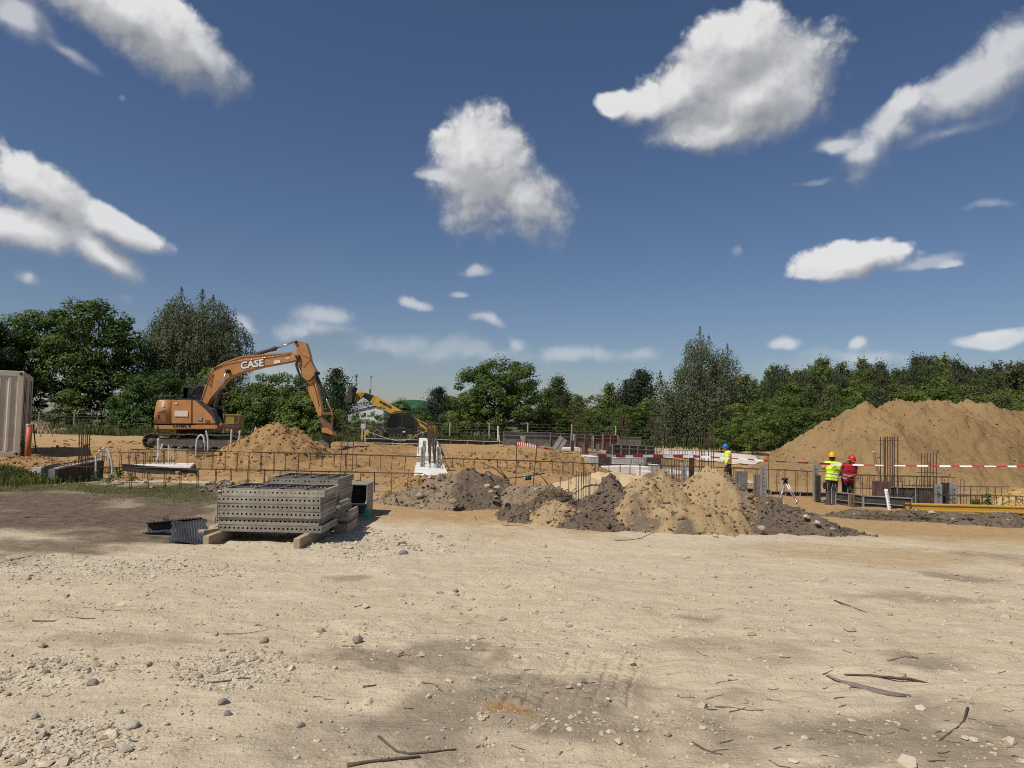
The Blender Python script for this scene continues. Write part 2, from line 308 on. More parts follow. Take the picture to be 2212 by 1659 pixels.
class MB:
    def __init__(s): s.v, s.f = [], []
    def add(s, vs, fs):
        n = len(s.v); s.v += [tuple(map(float, v)) for v in vs]; s.f += [tuple(i + n for i in f) for f in fs]; return s
    def box(s, x0, x1, y0, y1, z0, z1):
        return s.add([(x0, y0, z0), (x1, y0, z0), (x1, y1, z0), (x0, y1, z0), (x0, y0, z1), (x1, y0, z1), (x1, y1, z1), (x0, y1, z1)],
                     [(0, 3, 2, 1), (4, 5, 6, 7), (0, 1, 5, 4), (1, 2, 6, 5), (2, 3, 7, 6), (3, 0, 4, 7)])
    def bar(s, p, q, w, h, up=(0, 0, 1)):        # box beam from p to q
        p, q = Vector(p), Vector(q); d = (q - p).normalized(); u = Vector(up)
        if abs(d.dot(u)) > .97: u = Vector((0, 1, 0))
        a = d.cross(u).normalized() * (w / 2); b = a.cross(d).normalized() * (h / 2)
        vs = [p - a - b, p + a - b, p + a + b, p - a + b, q - a - b, q + a - b, q + a + b, q - a + b]
        return s.add(vs, [(3, 2, 1, 0), (4, 5, 6, 7), (0, 1, 5, 4), (1, 2, 6, 5), (2, 3, 7, 6), (3, 0, 4, 7)])
    def tube(s, pts, r, n=6, caps=True):
        pts = [Vector(p) for p in pts]; rs = r if isinstance(r, (list, tuple)) else [r] * len(pts)
        base = len(s.v); ref = None
        for i, p in enumerate(pts):
            d = (pts[min(i + 1, len(pts) - 1)] - pts[max(i - 1, 0)]).normalized()
            if ref is None: ref = Vector((0, 0, 1)) if abs(d.z) < .9 else Vector((1, 0, 0))
            a = d.cross(ref).normalized(); b = a.cross(d).normalized(); ref = b
            for k in range(n):
                t = 2 * math.pi * k / n; w = p + (a * math.cos(t) + b * math.sin(t)) * rs[i]; s.v.append((w.x, w.y, w.z))
        for i in range(len(pts) - 1):
            for k in range(n):
                a0, b0 = base + i * n + k, base + i * n + (k + 1) % n; s.f.append((a0, b0, b0 + n, a0 + n))
        if caps:
            s.f.append(tuple(base + k for k in reversed(range(n)))); s.f.append(tuple(base + (len(pts) - 1) * n + k for k in range(n)))
        return s
    def prism(s, poly, y0, y1):                  # x-z outline extruded along y
        n = len(poly); a = sum(poly[i][0] * poly[(i + 1) % n][1] - poly[(i + 1) % n][0] * poly[i][1] for i in range(n))
        if a < 0: poly = poly[::-1]
        return s.add([(x, y0, z) for x, z in poly] + [(x, y1, z) for x, z in poly],
                     [tuple(range(n)), tuple(range(2 * n - 1, n - 1, -1))] + [(i, i + n, (i + 1) % n + n, (i + 1) % n) for i in range(n)])
    def lathe(s, prof, n=16, o=(0, 0, 0), axis='y'):  # profile (r, t) turned about an axis through o
        base = len(s.v)
        for r, t in prof:
            for k in range(n):
                c_, s_ = math.cos(2 * math.pi * k / n) * r, math.sin(2 * math.pi * k / n) * r
                p = {'y': (c_, t, s_), 'z': (c_, s_, t), 'x': (t, c_, s_)}[axis]
                s.v.append((o[0] + p[0], o[1] + p[1], o[2] + p[2]))
        for i in range(len(prof) - 1):
            for k in range(n): s.f.append((base + i * n + k, base + i * n + (k + 1) % n, base + (i + 1) * n + (k + 1) % n, base + (i + 1) * n + k))
        s.f.append(tuple(base + k for k in range(n))); s.f.append(tuple(base + (len(prof) - 1) * n + k for k in reversed(range(n))))
        return s
    def mesh(s, name, smooth=False, bevel=0, seg=1):
        me = bpy.data.meshes.new(name); me.from_pydata(s.v, [], s.f); me.validate()
        bm = bmesh.new(); bm.from_mesh(me)
        if bevel:
            es = [e for e in bm.edges if len(e.link_faces) == 2 and e.calc_face_angle(0) > .5]
            bmesh.ops.bevel(bm, geom=es, offset=bevel, segments=seg, affect='EDGES', clamp_overlap=True)
        bmesh.ops.recalc_face_normals(bm, faces=bm.faces); bm.to_mesh(me); bm.free()
        if smooth:
            for p in me.polygons: p.use_smooth = True
        return me
    def build(s, name, mat, parent=None, smooth=False, bevel=0, seg=1, loc=None):
        return link(name, s.mesh(name, smooth, bevel, seg), mat, parent, loc)
def text_mesh(body, size, bold=.0, shear=0, extrude=.002):
    cu = bpy.data.curves.new('lettering', 'FONT'); cu.body = body; cu.size = size; cu.offset = bold; cu.shear = shear; cu.extrude = extrude; cu.resolution_u = 3
    cu.align_x = 'CENTER'; cu.align_y = 'CENTER'
    o = bpy.data.objects.new('lettering', cu); C.objects.link(o)
    dg = bpy.context.evaluated_depsgraph_get(); me = bpy.data.meshes.new_from_object(o.evaluated_get(dg)); bpy.data.objects.remove(o); bpy.data.curves.remove(cu); return me
def rot_mat(deg, axis): return Matrix.Rotation(R(deg), 4, axis)

steel = M('rusty rebar', (.075, .046, .033), .85, .0, .4, 30, .2, 120)
galv = M('grey galvanised steel', (.34, .34, .32), .55, .35, .25, 10, .1, 60, (.16, .13, .10), .7, 5)
zinc = M('pale plastic conduit', (.55, .56, .55), .5, 0, .1, 10, .03)
concrete = M('light concrete', (.42, .41, .38), .9, 0, .18, 5, .25, 40, (.28, .26, .23), .5, 4)
lean = M('white lean concrete', (.76, .74, .69), .9, 0, .10, 6, .3, 30, (.48, .40, .29), .8, 1.6)
ply = M('dark film faced board', (.035, .03, .028), .55, 0, .4, 7, .1, 40, (.16, .14, .12), .6, 4)
plyb = M('brown form board', (.11, .055, .042), .7, 0, .4, 6, .15, 40, (.22, .19, .16), .6, 5)
plyg = M('cement-stained form board', (.15, .135, .125), .85, 0, .35, 5, .2, 40, (.30, .29, .27), .6, 4)
wood = M('weathered timber', (.36, .27, .18), .85, 0, .3, 4, .25, 30, (.2, .16, .12), .6, 3, aniso=(.6, 6, 6))
woodp = M('pale fresh timber', (.52, .40, .25), .8, 0, .2, 4, .2, 30)
white = M('white plastic', (.75, .75, .74), .5, 0, .06)
rubber = M('black rubber', (.022, .021, .02), .8, 0, .3, 12, .2, 60, (.16, .12, .08), .5, 5)
blackm = M('black metal', (.02, .02, .021), .5, .2, .3, 8, .05, 50, (.10, .085, .065), .4, 5)

# ------------------------------------------------------------------ ground sheet
def _lines(a):
    out = [a[0]]
    for (end, d0, d1) in a[1]:
        L0 = out[-1]
        while out[-1] < end - 1e-6:
            f = (out[-1] - L0) / (end - L0); out.append(out[-1] + d0 + (d1 - d0) * f)
    return np.array(out)
_xp = _lines((0, [(1.0, .014, .014), (1.4, .014, .05), (4.5, .05, .055), (10, .055, .13), (20, .13, .28), (45, .3, 2), (320, 2, 60)]))
GX = np.concatenate([-_xp[:0:-1], _xp])
GY = _lines((-40, [(2.4, 12, .3), (4.3, .034, .034), (5.9, .016, .016), (6.4, .016, .04), (30, .04, .24), (60, .24, 1.0), (400, 1, 70)]))
gx, gy = np.meshgrid(GX, GY); gz = G(gx, gy)
near = sstep(34, 12, gy)
gz_s = gz.copy()
# small relief: clods, wheel ruts and scuffs
gz = gz + near * (.009 * fbm(gx, gy, .22, 3, 21) + .012 * np.maximum(fbm(gx * .6 + gy * .3, gy * 1.3, .45, 4, 25), 0) ** 1.5 + .005 * fbm(gx * .5 + gy * .25, gy, .07, 2, 31))
_cu, _cv = gx * math.cos(R(17)) + gy * math.sin(R(17)), -gx * math.sin(R(17)) + gy * math.cos(R(17)); _pm = np.clip(.55 + .9 * fbm(gx, gy, 1.6, 2, 121), 0, 1.3)
gz = gz + sstep(13, 8, gy) * _pm * (.017 * fbm(_cu / 5, _cv, .20, 3, 122) + .010 * np.abs(fbm(_cu / 3, _cv, .10, 2, 123)))
_cu2, _cv2 = gx * math.cos(R(-25)) + gy * math.sin(R(-25)), -gx * math.sin(R(-25)) + gy * math.cos(R(-25)); gz = gz + sstep(12, 8, gy) * np.clip(.8 - _pm, 0, 1) * .016 * fbm(_cu2 / 5, _cv2, .22, 3, 124)
rut = np.zeros_like(gz)
for off, dep in ((0, .014), (.42, .010), (1.7, .012), (2.1, .009)):
    u = gx - (1.0 + off) - .22 * (gy - 5) - .015 * (gy - 5) ** 2
    rut -= dep * np.exp(-(u / .13) ** 2) * sstep(9.5, 6.5, gy)
for a, b0, dep in ((.34, -2.1, .012), (.34, -2.6, .012), (.45, -4.4, .01), (.22, .6, .008)):
    u = gy - 6.4 - a * (gx - b0); rut -= dep * np.exp(-(u / .16) ** 2) * sstep(6, 2, np.abs(gx - b0))
gz = gz + rut * (1 + .5 * fbm(gx, gy, .4, 2, 41))
# imprint of lorry tyres: blocks parted by thin grooves
_tc, _ts = math.cos(R(15)), math.sin(R(15)); _u = (gx - .06) * _tc - (gy - 4.75) * _ts; _v = (gx - .06) * _ts + (gy - 4.75) * _tc; _u = _u + .012 * fbm(gx, gy, .3, 2, 65)
def _grv(t, c, w): return np.exp(-((t - c) / w) ** 2)
trd = np.zeros_like(gz)
for u0, us in ((0, (0, .11, .22, .31)), (.42, (0, .10, .20, .30))):
    inside = sstep(-.02, .0, _u - u0) * sstep(.33, .31, _u - u0)
    for q in us: trd = np.maximum(trd, _grv(_u - u0, q, .013))
    ph = np.abs(((_v + .02 * np.sin(_u * 9)) / .088 + .5) % 1 - .5) * .088; trd = np.maximum(trd, inside * np.exp(-(ph / .012) ** 2))
trd *= sstep(4.35, 4.6, gy) * sstep(5.75, 5.3, gy) * np.clip(.75 + .8 * fbm(gx, gy, .25, 3, 66), 0, 1)
gz = gz - .022 * trd
for a, b0, sp in ((15, 2.3, .9), (24, 3.6, 1.2), (-62, -2.0, .8)):
    c_, s_ = math.cos(R(a)), math.sin(R(a)); uu = (gx - b0) * c_ - (gy - 6) * s_; vv = (gx - b0) * s_ + (gy - 6) * c_
    gz = gz - .008 * (np.exp(-(uu / .16) ** 4) * (.4 + .6 * (np.sin(vv / .05) > 0)) * np.clip(.5 + fbm(gx, gy, .6, 2, 67 + int(a)), 0, 1) + .5 * np.exp(-((np.abs(uu) - .19) / .03) ** 2)) * sstep(9.5, 7, gy) * sstep(2.5, 1.5, np.abs(vv))
nv = gx.size; ny, nx = gx.shape
idx = np.arange(nv).reshape(ny, nx)
Fq = np.stack([idx[:-1, :-1], idx[:-1, 1:], idx[1:, 1:], idx[1:, :-1]], -1).reshape(-1, 4)
gme = mesh_np('ground', np.stack([gx, gy, gz], -1).reshape(-1, 3), Fq, True)

def wblob(vx, vy, rx, ry, tilt=0, n=.35, seed=0, soft=.5):
    """patch given by picture position and half sizes, laid on the ground plane"""
    p = gp(vx, vy); d = p.y; h = 1.7 - p.z
    sx, sy = rx * d / FPX, ry * d * d / (FPX * h); c, s = math.cos(R(tilt)), math.sin(R(tilt))
    dx, dy = gx - p.x, gy - p.y; a = (dx * c + dy * s) / sx; b = (-dx * s + dy * c) / sy
    r = np.sqrt(a * a + b * b) + n * fbm(gx, gy, .5 * min(sx, sy) + .15, 3, seed)
    return sstep(1 + soft / 2, 1 - soft / 2 - .2, r)
nz = fbm(gx, gy, 1.5, 4, 51); nz2 = fbm(gx, gy, .5, 3, 61)
sand = sstep(13.0, 15.2, gy + .05 * gx + 1.0 * nz + np.where(gx < -3.2, -6, 0) * sstep(-3, -4.5, gx)) * sstep(62, 50, gy)
sand = np.maximum(sand, .55 * wblob(1950, 1200, 330, 28, 0, .5, 71, .8))
soil = np.maximum.reduce([wblob(190, 1125, 270, 40, 0, .4, 72), wblob(380, 1092, 150, 34, 0, .4, 73), wblob(100, 1085, 260, 34, 0, .4, 70), .8 * wblob(60, 1180, 160, 30, 0, .4, 74), .6 * wblob(300, 1150, 150, 24, 0, .5, 75)])
soil = np.maximum(soil, .75 * wblob(2060, 1118, 210, 16, 0, .5, 76))
grass = sstep(15.4, 16.6, gy + .7 * nz + .22 * (gx + 9)) * sstep(19.8, 18.6, gy + .5 * nz2) * sstep(-6.0, -7.2, gx + .5 * nz) * sstep(-26, -20, gx)
grass = np.maximum(grass, sstep(44, 50, gy + 3 * nz) * sstep(-4, -10, gx)); grass = np.maximum(grass, sstep(54, 60, gy))
stain = np.maximum.reduce([.85 * wblob(1180, 1530, 330, 70, 8, .6, 81, .9), .8 * wblob(900, 1420, 200, 28, 0, .6, 82, .9), .8 * wblob(2000, 1600, 500, 75, 0, .6, 83, .9), .8 * wblob(2020, 1430, 100, 22, 0, .5, 84, .9),
                           .75 * wblob(2060, 1248, 75, 13, 0, .5, 85, .9), .7 * wblob(755, 1248, 45, 8, 0, .5, 86, .9), .6 * wblob(1510, 1335, 60, 9, 0, .5, 87, .9), .45 * wblob(1560, 1400, 200, 22, 0, .6, 88, .9),
                           .5 * wblob(300, 1380, 220, 14, 0, .6, 89, .9), .6 * wblob(1950, 1290, 160, 12, 0, .6, 90, .9), .5 * wblob(700, 1600, 300, 40, 0, .6, 91, .9), .6 * wblob(2150, 1200, 90, 8, 0, .4, 92, .9)])
orange = np.maximum(.95 * wblob(1102, 1533, 58, 17, -12, .3, 93, .6), .5 * wblob(1180, 1580, 60, 12, 0, .5, 94, .8))
orange = np.maximum(orange, sstep(19.5, 23, gy + 1.2 * nz) * sstep(48, 42, gy) * sstep(-20, -15, gx + .8 * nz))
opatch = .95 * wblob(1102, 1533, 58, 17, -12, .3, 93, .6); stain = stain * (1 - opatch)
tread = np.maximum(wblob(1160, 1477, 62, 42, -14, .2, 95, .5), wblob(1300, 1480, 55, 34, -14, .2, 96, .5))
gravel = np.maximum.reduce([wblob(800, 1175, 150, 30, 0, .4, 97, .8), .8 * wblob(520, 1440, 160, 38, 0, .5, 98, .9), .8 * wblob(130, 1450, 110, 40, 0, .5, 99, .9), .7 * wblob(230, 1230, 260, 26, 0, .5, 100, .9), .8 * wblob(140, 1600, 190, 40, 0, .5, 101, .9)])
for nm, (a, b, c) in (('zone', (sand, soil, stain)), ('zone2', (grass, orange, tread)), ('zone3', (gravel, gravel * 0, gravel * 0))):
    at_ = gme.attributes.new(nm, 'FLOAT_COLOR', 'POINT')
    at_.data.foreach_set('color', np.stack([a, b, c, np.ones_like(a)], -1).astype(np.float32).ravel())
def ground_mat():
    mt = bpy.data.materials.new('site ground'); t = nodes(mt); b = t.nodes['Principled BSDF']; L = t.links.new
    tc = t.nodes.new('ShaderNodeTexCoord')
    def noise(s, d=6, ro=.6, sca=None):
        n = t.nodes.new('ShaderNodeTexNoise'); n.inputs['Scale'].default_value = s; n.inputs['Detail'].default_value = d; n.inputs['Roughness'].default_value = ro
        if sca:
            mp = t.nodes.new('ShaderNodeMapping'); mp.inputs['Scale'].default_value = sca; mp.inputs['Rotation'].default_value = (0, 0, R(-18)); L(tc.outputs['Object'], mp.inputs[0]); L(mp.outputs[0], n.inputs['Vector'])
        else: L(tc.outputs['Object'], n.inputs['Vector'])
        return n.outputs[0]
    def mth(op, a, b_=None, c_=None, clamp=False):
        n = t.nodes.new('ShaderNodeMath'); n.operation = op; n.use_clamp = clamp
        for i, q in enumerate((a, b_, c_)):
            if q is None: continue
            if isinstance(q, (int, float)): n.inputs[i].default_value = q
            else: L(q, n.inputs[i])
        return n.outputs[0]
    def rng(v, a, b_, lo=0., hi=1.):
        r = t.nodes.new('ShaderNodeMapRange'); L(v, r.inputs[0])
        for i, q in enumerate((a, b_, lo, hi)): r.inputs[i + 1].default_value = q
        return r.outputs[0]
    def mixc(f, a, b_):
        x = t.nodes.new('ShaderNodeMix'); x.data_type = 'RGBA'; L(f, x.inputs[0])
        for i, q in ((6, a), (7, b_)):
            if isinstance(q, tuple): x.inputs[i].default_value = (*q, 1)
            else: L(q, x.inputs[i])
        return x.outputs[2]
    def zone(nm):
        a = t.nodes.new('ShaderNodeAttribute'); a.attribute_name = nm; s = t.nodes.new('ShaderNodeSeparateColor'); L(a.outputs['Color'], s.inputs[0]); return s.outputs
    z1, z2, z3 = zone('zone'), zone('zone2'), zone('zone3')
    n1, n2, n3, n4 = noise(.9, 8, .65), noise(5, 8, .7), noise(28, 6, .7), noise(3, 8, .7, (.35, 1.6, 1))
    brk = mth('MULTIPLY_ADD', n2, 1.1, -.55)
    col = mixc(rng(n1, .3, .7), (.535, .432, .288), (.645, .535, .37))
    col = mixc(rng(n4, .48, .72, 0, .5), col, (.68, .585, .43))
    col = mixc(rng(n3, .60, .78, 0, .55), col, (.29, .225, .15))
    col = mixc(mth('MULTIPLY', z3[0], rng(n3, .42, .62, 0, .8), None, True), col, (.62, .57, .47))
    sandc = mixc(rng(n2, .35, .7), (.47, .325, .165), (.39, .25, .115)); sandc = mixc(rng(n3, .58, .74, 0, .5), sandc, (.25, .16, .085))
    orc = mixc(rng(n2, .35, .7), (.43, .27, .125), (.34, .205, .09)); orc = mixc(rng(n3, .56, .74, 0, .6), orc, (.22, .125, .06))
    soilc = mixc(rng(n2, .35, .7), (.16, .116, .079), (.088, .064, .044)); soilc = mixc(rng(n3, .58, .72, 0, .7), soilc, (.26, .21, .15))
    stainc = mixc(rng(n3, .4, .7), (.25, .195, .14), (.18, .14, .10))
    grc = mixc(rng(n3, .4, .65), (.06, .075, .025), (.16, .13, .07))
    def msk(v, k=1.): return mth('MULTIPLY', mth('ADD', v, mth('MULTIPLY', brk, mth('MULTIPLY', v, mth('SUBTRACT', 1.35, v)))), k, None, True)
    col = mixc(msk(z1[0]), col, sandc); col = mixc(msk(z2[1]), col, orc); col = mixc(msk(z1[1], .95), col, soilc)
    col = mixc(msk(z1[2], .85), col, stainc); col = mixc(msk(z2[0]), col, grc)
    L(col, b.inputs['Base Color']); b.inputs['Roughness'].default_value = .95; b.inputs['Specular IOR Level'].default_value = .12
    vo = t.nodes.new('ShaderNodeTexVoronoi'); vo.inputs['Scale'].default_value = 38; L(tc.outputs['Object'], vo.inputs['Vector'])
    peb = rng(vo.outputs['Distance'], .0, .5, 1, 0)
    hgt = mth('MULTIPLY_ADD', n3, .5, mth('MULTIPLY', noise(90, 4, .7), .16)); hgt = mth('ADD', hgt, mth('MULTIPLY', n4, 2.2)); hgt = mth('ADD', hgt, mth('MULTIPLY', n2, 1.7))
    hgt = mth('ADD', hgt, mth('MULTIPLY', peb, mth('MULTIPLY_ADD', z3[0], .6, .12)))
    br = t.nodes.new('ShaderNodeTexBrick'); mp = t.nodes.new('ShaderNodeMapping'); L(tc.outputs['Object'], mp.inputs[0]); mp.inputs['Rotation'].default_value = (0, 0, R(-14)); L(mp.outputs[0], br.inputs['Vector'])
    br.inputs['Scale'].default_value = 1; br.inputs['Brick Width'].default_value = .17; br.inputs['Row Height'].default_value = .095; br.inputs['Mortar Size'].default_value = .012; br.offset = 0
    hgt = mth('ADD', hgt, mth('MULTIPLY', br.outputs['Fac'], mth('MULTIPLY', z2[2], -1.6)))
    bp = t.nodes.new('ShaderNodeBump'); bp.inputs['Strength'].default_value = .7; bp.inputs['Distance'].default_value = .04; L(hgt, bp.inputs['Height']); L(bp.outputs[0], b.inputs['Normal'])
    return mt
ground = link('ground', gme, ground_mat()); tag(ground, None, None, kind='structure')

# ------------------------------------------------------------------ heaps of soil and sand
sand_big = earth('dry yellow sand', (.39, .26, .125), (.285, .183, .085), (.20, .125, .058), .22, .9, .10)
sand_or = earth('orange sand', (.39, .245, .112), (.31, .19, .085), (.19, .115, .055), .8, .8, .06)
sand_tan = earth('tan sand', (.43, .31, .17), (.36, .25, .13), (.20, .15, .095), 1.2, .8, .05)
sand_pale = earth('pale sand', (.55, .42, .26), (.47, .34, .19), (.36, .25, .14), 1.2, .5, .04)
soil_dk = earth('dark topsoil', (.165, .124, .088), (.215, .165, .118), (.085, .063, .046), 1.6, 1., .06)
rubble = earth('sandy rubble', (.36, .27, .175), (.28, .21, .14), (.16, .125, .09), 2.5, 1., .06)
HEAPS = []
def two_tone(name, base, c1, c2, c3):
    """the heap's own soil with a second kind of earth tipped over it where the 'tip' attribute says"""
    if name in MATS: return MATS[name]
    mt = base.copy(); mt.name = name; t = mt.node_tree; L = t.links.new; b = t.nodes['Principled BSDF']; old = b.inputs['Base Color'].links[0].from_socket
    a = t.nodes.new('ShaderNodeAttribute'); a.attribute_name = 'tip'; tc = t.nodes.new('ShaderNodeTexCoord'); n = t.nodes.new('ShaderNodeTexNoise'); n.inputs['Scale'].default_value = 7; n.inputs['Detail'].default_value = 7; n.inputs['Roughness'].default_value = .7; L(tc.outputs['Object'], n.inputs['Vector'])
    q = t.nodes.new('ShaderNodeMath'); q.operation = 'MULTIPLY_ADD'; L(n.outputs[0], q.inputs[0]); q.inputs[1].default_value = 1.3; L(a.outputs['Fac'], q.inputs[2])
    r = t.nodes.new('ShaderNodeMapRange'); L(q.outputs[0], r.inputs[0]); r.inputs[1].default_value = .45; r.inputs[2].default_value = 1.0
    m2 = t.nodes.new('ShaderNodeMix'); m2.data_type = 'RGBA'; L(n.outputs[0], m2.inputs[0]); m2.inputs[6].default_value = (*c1, 1); m2.inputs[7].default_value = (*c2, 1)
    m1 = t.nodes.new('ShaderNodeMix'); m1.data_type = 'RGBA'; L(r.outputs[0], m1.inputs[0]); L(old, m1.inputs[6]); L(m2.outputs[2], m1.inputs[7]); L(m1.outputs[2], b.inputs['Base Color']); MATS[name] = mt; return mt
def heap(name, label, mat, cones, res=.08, lump=.06, seed=0, sink=.06, k=.12, steep=None, mat2=None, mix2=None):
    """cones: (x, y, top z, radius x, radius y, roundness). One closed-looking mound standing on the ground."""
    x0 = min(c[0] - c[3] for c in cones) - .3; x1 = max(c[0] + c[3] for c in cones) + .3
    y0 = min(c[1] - c[4] for c in cones) - .3; y1 = max(c[1] + c[4] for c in cones) + .3
    X, Y = np.meshgrid(np.arange(x0, x1, res), np.arange(y0, y1, res)); g = G(X, Y)
    H = np.full(X.shape, -9.)
    wx, wy = X + .25 * fbm(X, Y, 1.1, 3, seed + 5), Y + .25 * fbm(X, Y, 1.1, 3, seed + 9)
    for (cx, cy, tz, rx, ry, rd) in cones:
        r = np.sqrt(((wx - cx) / rx) ** 2 + ((wy - cy) / ry) ** 2)
        hh = max(tz - g1(cx, cy), .14) * (1 - (np.sqrt(r * r + rd * rd) - rd) / (math.sqrt(1 + rd * rd) - rd))
        d = np.abs(H - hh); q = np.maximum(k - d, 0) / k; H = np.maximum(H, hh) + q * q * k * .25
    amp = np.clip(H / .35, 0, 1)
    rg = 1 - np.abs(fbm(X, Y, .35, 3, seed + 20)); cl = np.maximum(fbm(X, Y, .17, 2, seed + 33), 0); H = H + amp * lump * (1.3 * fbm(X, Y, .9, 4, seed + 3, .6) + 1.1 * (rg - .6) + .45 * fbm(X, Y, .14, 2, seed + 30) + .55 * cl)
    Z = g + np.maximum(H, -sink)
    keep = H > -sink
    c = cones[0]; ox, oy, oz = c[0], c[1], g1(c[0], c[1])
    iy, ix = X.shape; id_ = np.arange(X.size).reshape(iy, ix)
    F = np.stack([id_[:-1, :-1], id_[:-1, 1:], id_[1:, 1:], id_[1:, :-1]], -1).reshape(-1, 4)
    kp = keep.ravel(); F = F[kp[F].any(1)]
    used = np.unique(F); mp = np.full(X.size, -1); mp[used] = np.arange(len(used))
    V = np.stack([X - ox, Y - oy, Z - oz], -1).reshape(-1, 3)[used]
    me = mesh_np(name, V, mp[F], True)
    if mat2 is not None:
        mi = mix2(V[:, 0] + ox, V[:, 1] + oy); at2 = me.attributes.new('tip', 'FLOAT', 'POINT'); at2.data.foreach_set('value', np.clip(mi * 1.2, -1.2, 1.2).astype(np.float32))
        mat = two_tone(mat.name + ' with ' + mat2.name, mat, *({'dark topsoil': ((.165, .124, .088), (.215, .165, .118), 0), 'sandy rubble': ((.36, .27, .175), (.27, .205, .14), 0)}[mat2.name]))
    o = link(name, me, mat, None, (ox, oy, oz)); HEAPS.append((cones, k)); return tag(o, label, 'heap')
def cone(vx, vy, Y, rx, ry=None, rd=.25):
    p = at(vx, vy, Y); return (p[0], p[1], p[2], rx, ry or rx, rd)

heap('sand_pile', 'huge pile of yellow sand towering behind the workers', sand_big,
     [cone(1868, 866, 38, 5.9, 6.0, .03), cone(1945, 864, 39, 5.8, 6.2, .12), cone(2025, 863, 38.5, 5.8, 6, .12), cone(2105, 869, 40, 6, 6.4, .15), cone(2200, 893, 41, 6, 7, .2), cone(2330, 925, 42, 6.5, 7, .2), cone(2060, 985, 34, 4.5, 3, .4), cone(1800, 1005, 34.5, 3.5, 2.6, .4)], .10, .125, 11, .1, .5)
heap('sand_heap', 'orange sand heap piled up under the excavator bucket', sand_or,
     [cone(596, 916, 27.2, 2.5, 2.2, .1), cone(636, 940, 27, 1.1, 1.6, .15), cone(645, 974, 26.8, .5, 1.0, .25), cone(540, 975, 26.6, 1.6, 1.5, .3)], .07, .09, 23, .06, .25)
heap('sand_heap', 'low cloddy orange sand bank between the white footing and the concrete walls', sand_or,
     [cone(1120, 980, 28, 3.0, 1.9, .3), cone(1195, 976, 28.4, 2.3, 2.1, .25), cone(1045, 984, 28, 1.9, 1.8, .4), cone(1160, 995, 27.2, 2.6, 1.6, .4)], .07, .12, 31, .06, .3)
heap('sand_heap', 'long low orange sand bank left of the white footing', sand_or,
     [cone(760, 985, 30, 3.2, 1.9, .3), cone(815, 982, 31, 1.7, 2, .3), cone(690, 1000, 25.8, 3, 1.3, .4), cone(740, 1012, 23.4, 2.4, 1.2, .4), cone(440, 1003, 26.2, 3.2, 1.2, .4), cone(340, 1000, 26.4, 2.4, 1.2, .4)], .08, .11, 37, .06, .3)
heap('sand_heap', 'sand skirt heaped against the near end of white footing', sand_or,
     [cone(925, 1026, 20.3, 1.0, .7, .35), cone(885, 1030, 20.6, .9, .9, .35), cone(975, 1022, 20.6, .8, .9, .35)], .04, .05, 38, .05, .2)
heap('sand_heap', 'rough sand bank across the far pad in front of telehandler', sand_or,
     [cone(800, 962, 37, 3.2, 1.6, .35), cone(730, 966, 36.5, 2.8, 1.5, .35)], .12, .12, 39, .06, .3)
heap('soil_heap', 'dark topsoil heap with a pale left shoulder beside the white footing', soil_dk,
     [cone(1036, 1016, 17.3, 1.05, 1.25, .18), cone(1000, 1030, 17.0, 1.1, 1.2, .3), cone(940, 1024, 17.6, 1.05, 1.2, .3), cone(900, 1060, 17.2, .9, .9, .4)], .035, .07, 43, .04, .15, None, rubble,
     lambda x, y: -(x - at(975, 1050, 17)[0]) + .5 * fbm(x, y, .5, 3, 4))
heap('soil_heap', 'small low heap of dark sods topped with dead grass', soil_dk,
     [cone(1195, 1064, 15.6, .95, .9, .25), cone(1150, 1082, 15.3, .8, .8, .35)], .03, .06, 47, .04, .12)
heap('sand_heap', 'small tan sand spill in front of the low dark sods', sand_tan,
     [cone(1212, 1088, 14.75, .75, .75, .3), cone(1240, 1110, 14.5, .7, .5, .4)], .03, .035, 49, .04, .12)
heap('soil_heap', 'dark clumpy topsoil heap left of the tan sand heaps', soil_dk,
     [cone(1302, 1037, 15.2, .95, 1.1, .22), cone(1330, 1060, 14.7, .8, .9, .3), cone(1290, 1095, 14.3, .9, .7, .4)], .03, .085, 53, .04, .14)
heap('sand_heap', 'tan sand heap between the dark topsoil and the taller tan heap', sand_tan,
     [cone(1425, 1021, 15.3, 1.15, 1.3, .2), cone(1390, 1060, 14.7, 1.0, 1.0, .3), cone(1470, 1080, 14.2, 1.0, .8, .35)], .03, .055, 59, .04, .14, None, soil_dk,
     lambda x, y: .9 * fbm(x, y, .7, 4, 14) - .5 + .9 * sstep(14.5, 13.3, y + .5 * fbm(x, y, .5, 3, 15)))
heap('sand_heap', 'tallest tan sand heap with a dark earthy right flank', sand_tan,
     [cone(1532, 1014, 15.4, 1.2, 1.3, .15), cone(1580, 1050, 15.0, 1.1, 1.1, .3), cone(1560, 1090, 14.3, 1.0, .8, .35)], .03, .055, 61, .04, .14, None, soil_dk,
     lambda x, y: (x - at(1590, 1050, 15)[0]) * 1.4 + .8 * fbm(x, y, .6, 4, 24) - .15 + .6 * sstep(14.4, 13.3, y + .5 * fbm(x, y, .5, 3, 25)))
heap('soil_heap', 'low stony dark soil heap trailing off towards the tripod', soil_dk,
     [cone(1655, 1078, 14.9, 1.2, 1.0, .25), cone(1720, 1100, 14.9, 1.2, .9, .3), cone(1775, 1120, 14.8, .9, .7, .35)], .03, .055, 67, .04, .14)
heap('sand_bank', 'pale smooth sand bank in front of the concrete walls', sand_pale,
     [cone(1335, 1024, 20.5, 2.3, 1.3, .35), cone(1260, 1034, 19.4, 1.6, 1.2, .35), cone(1420, 1026, 20.2, 1.6, 1.2, .35)], .05, .04, 71, .04, .2)
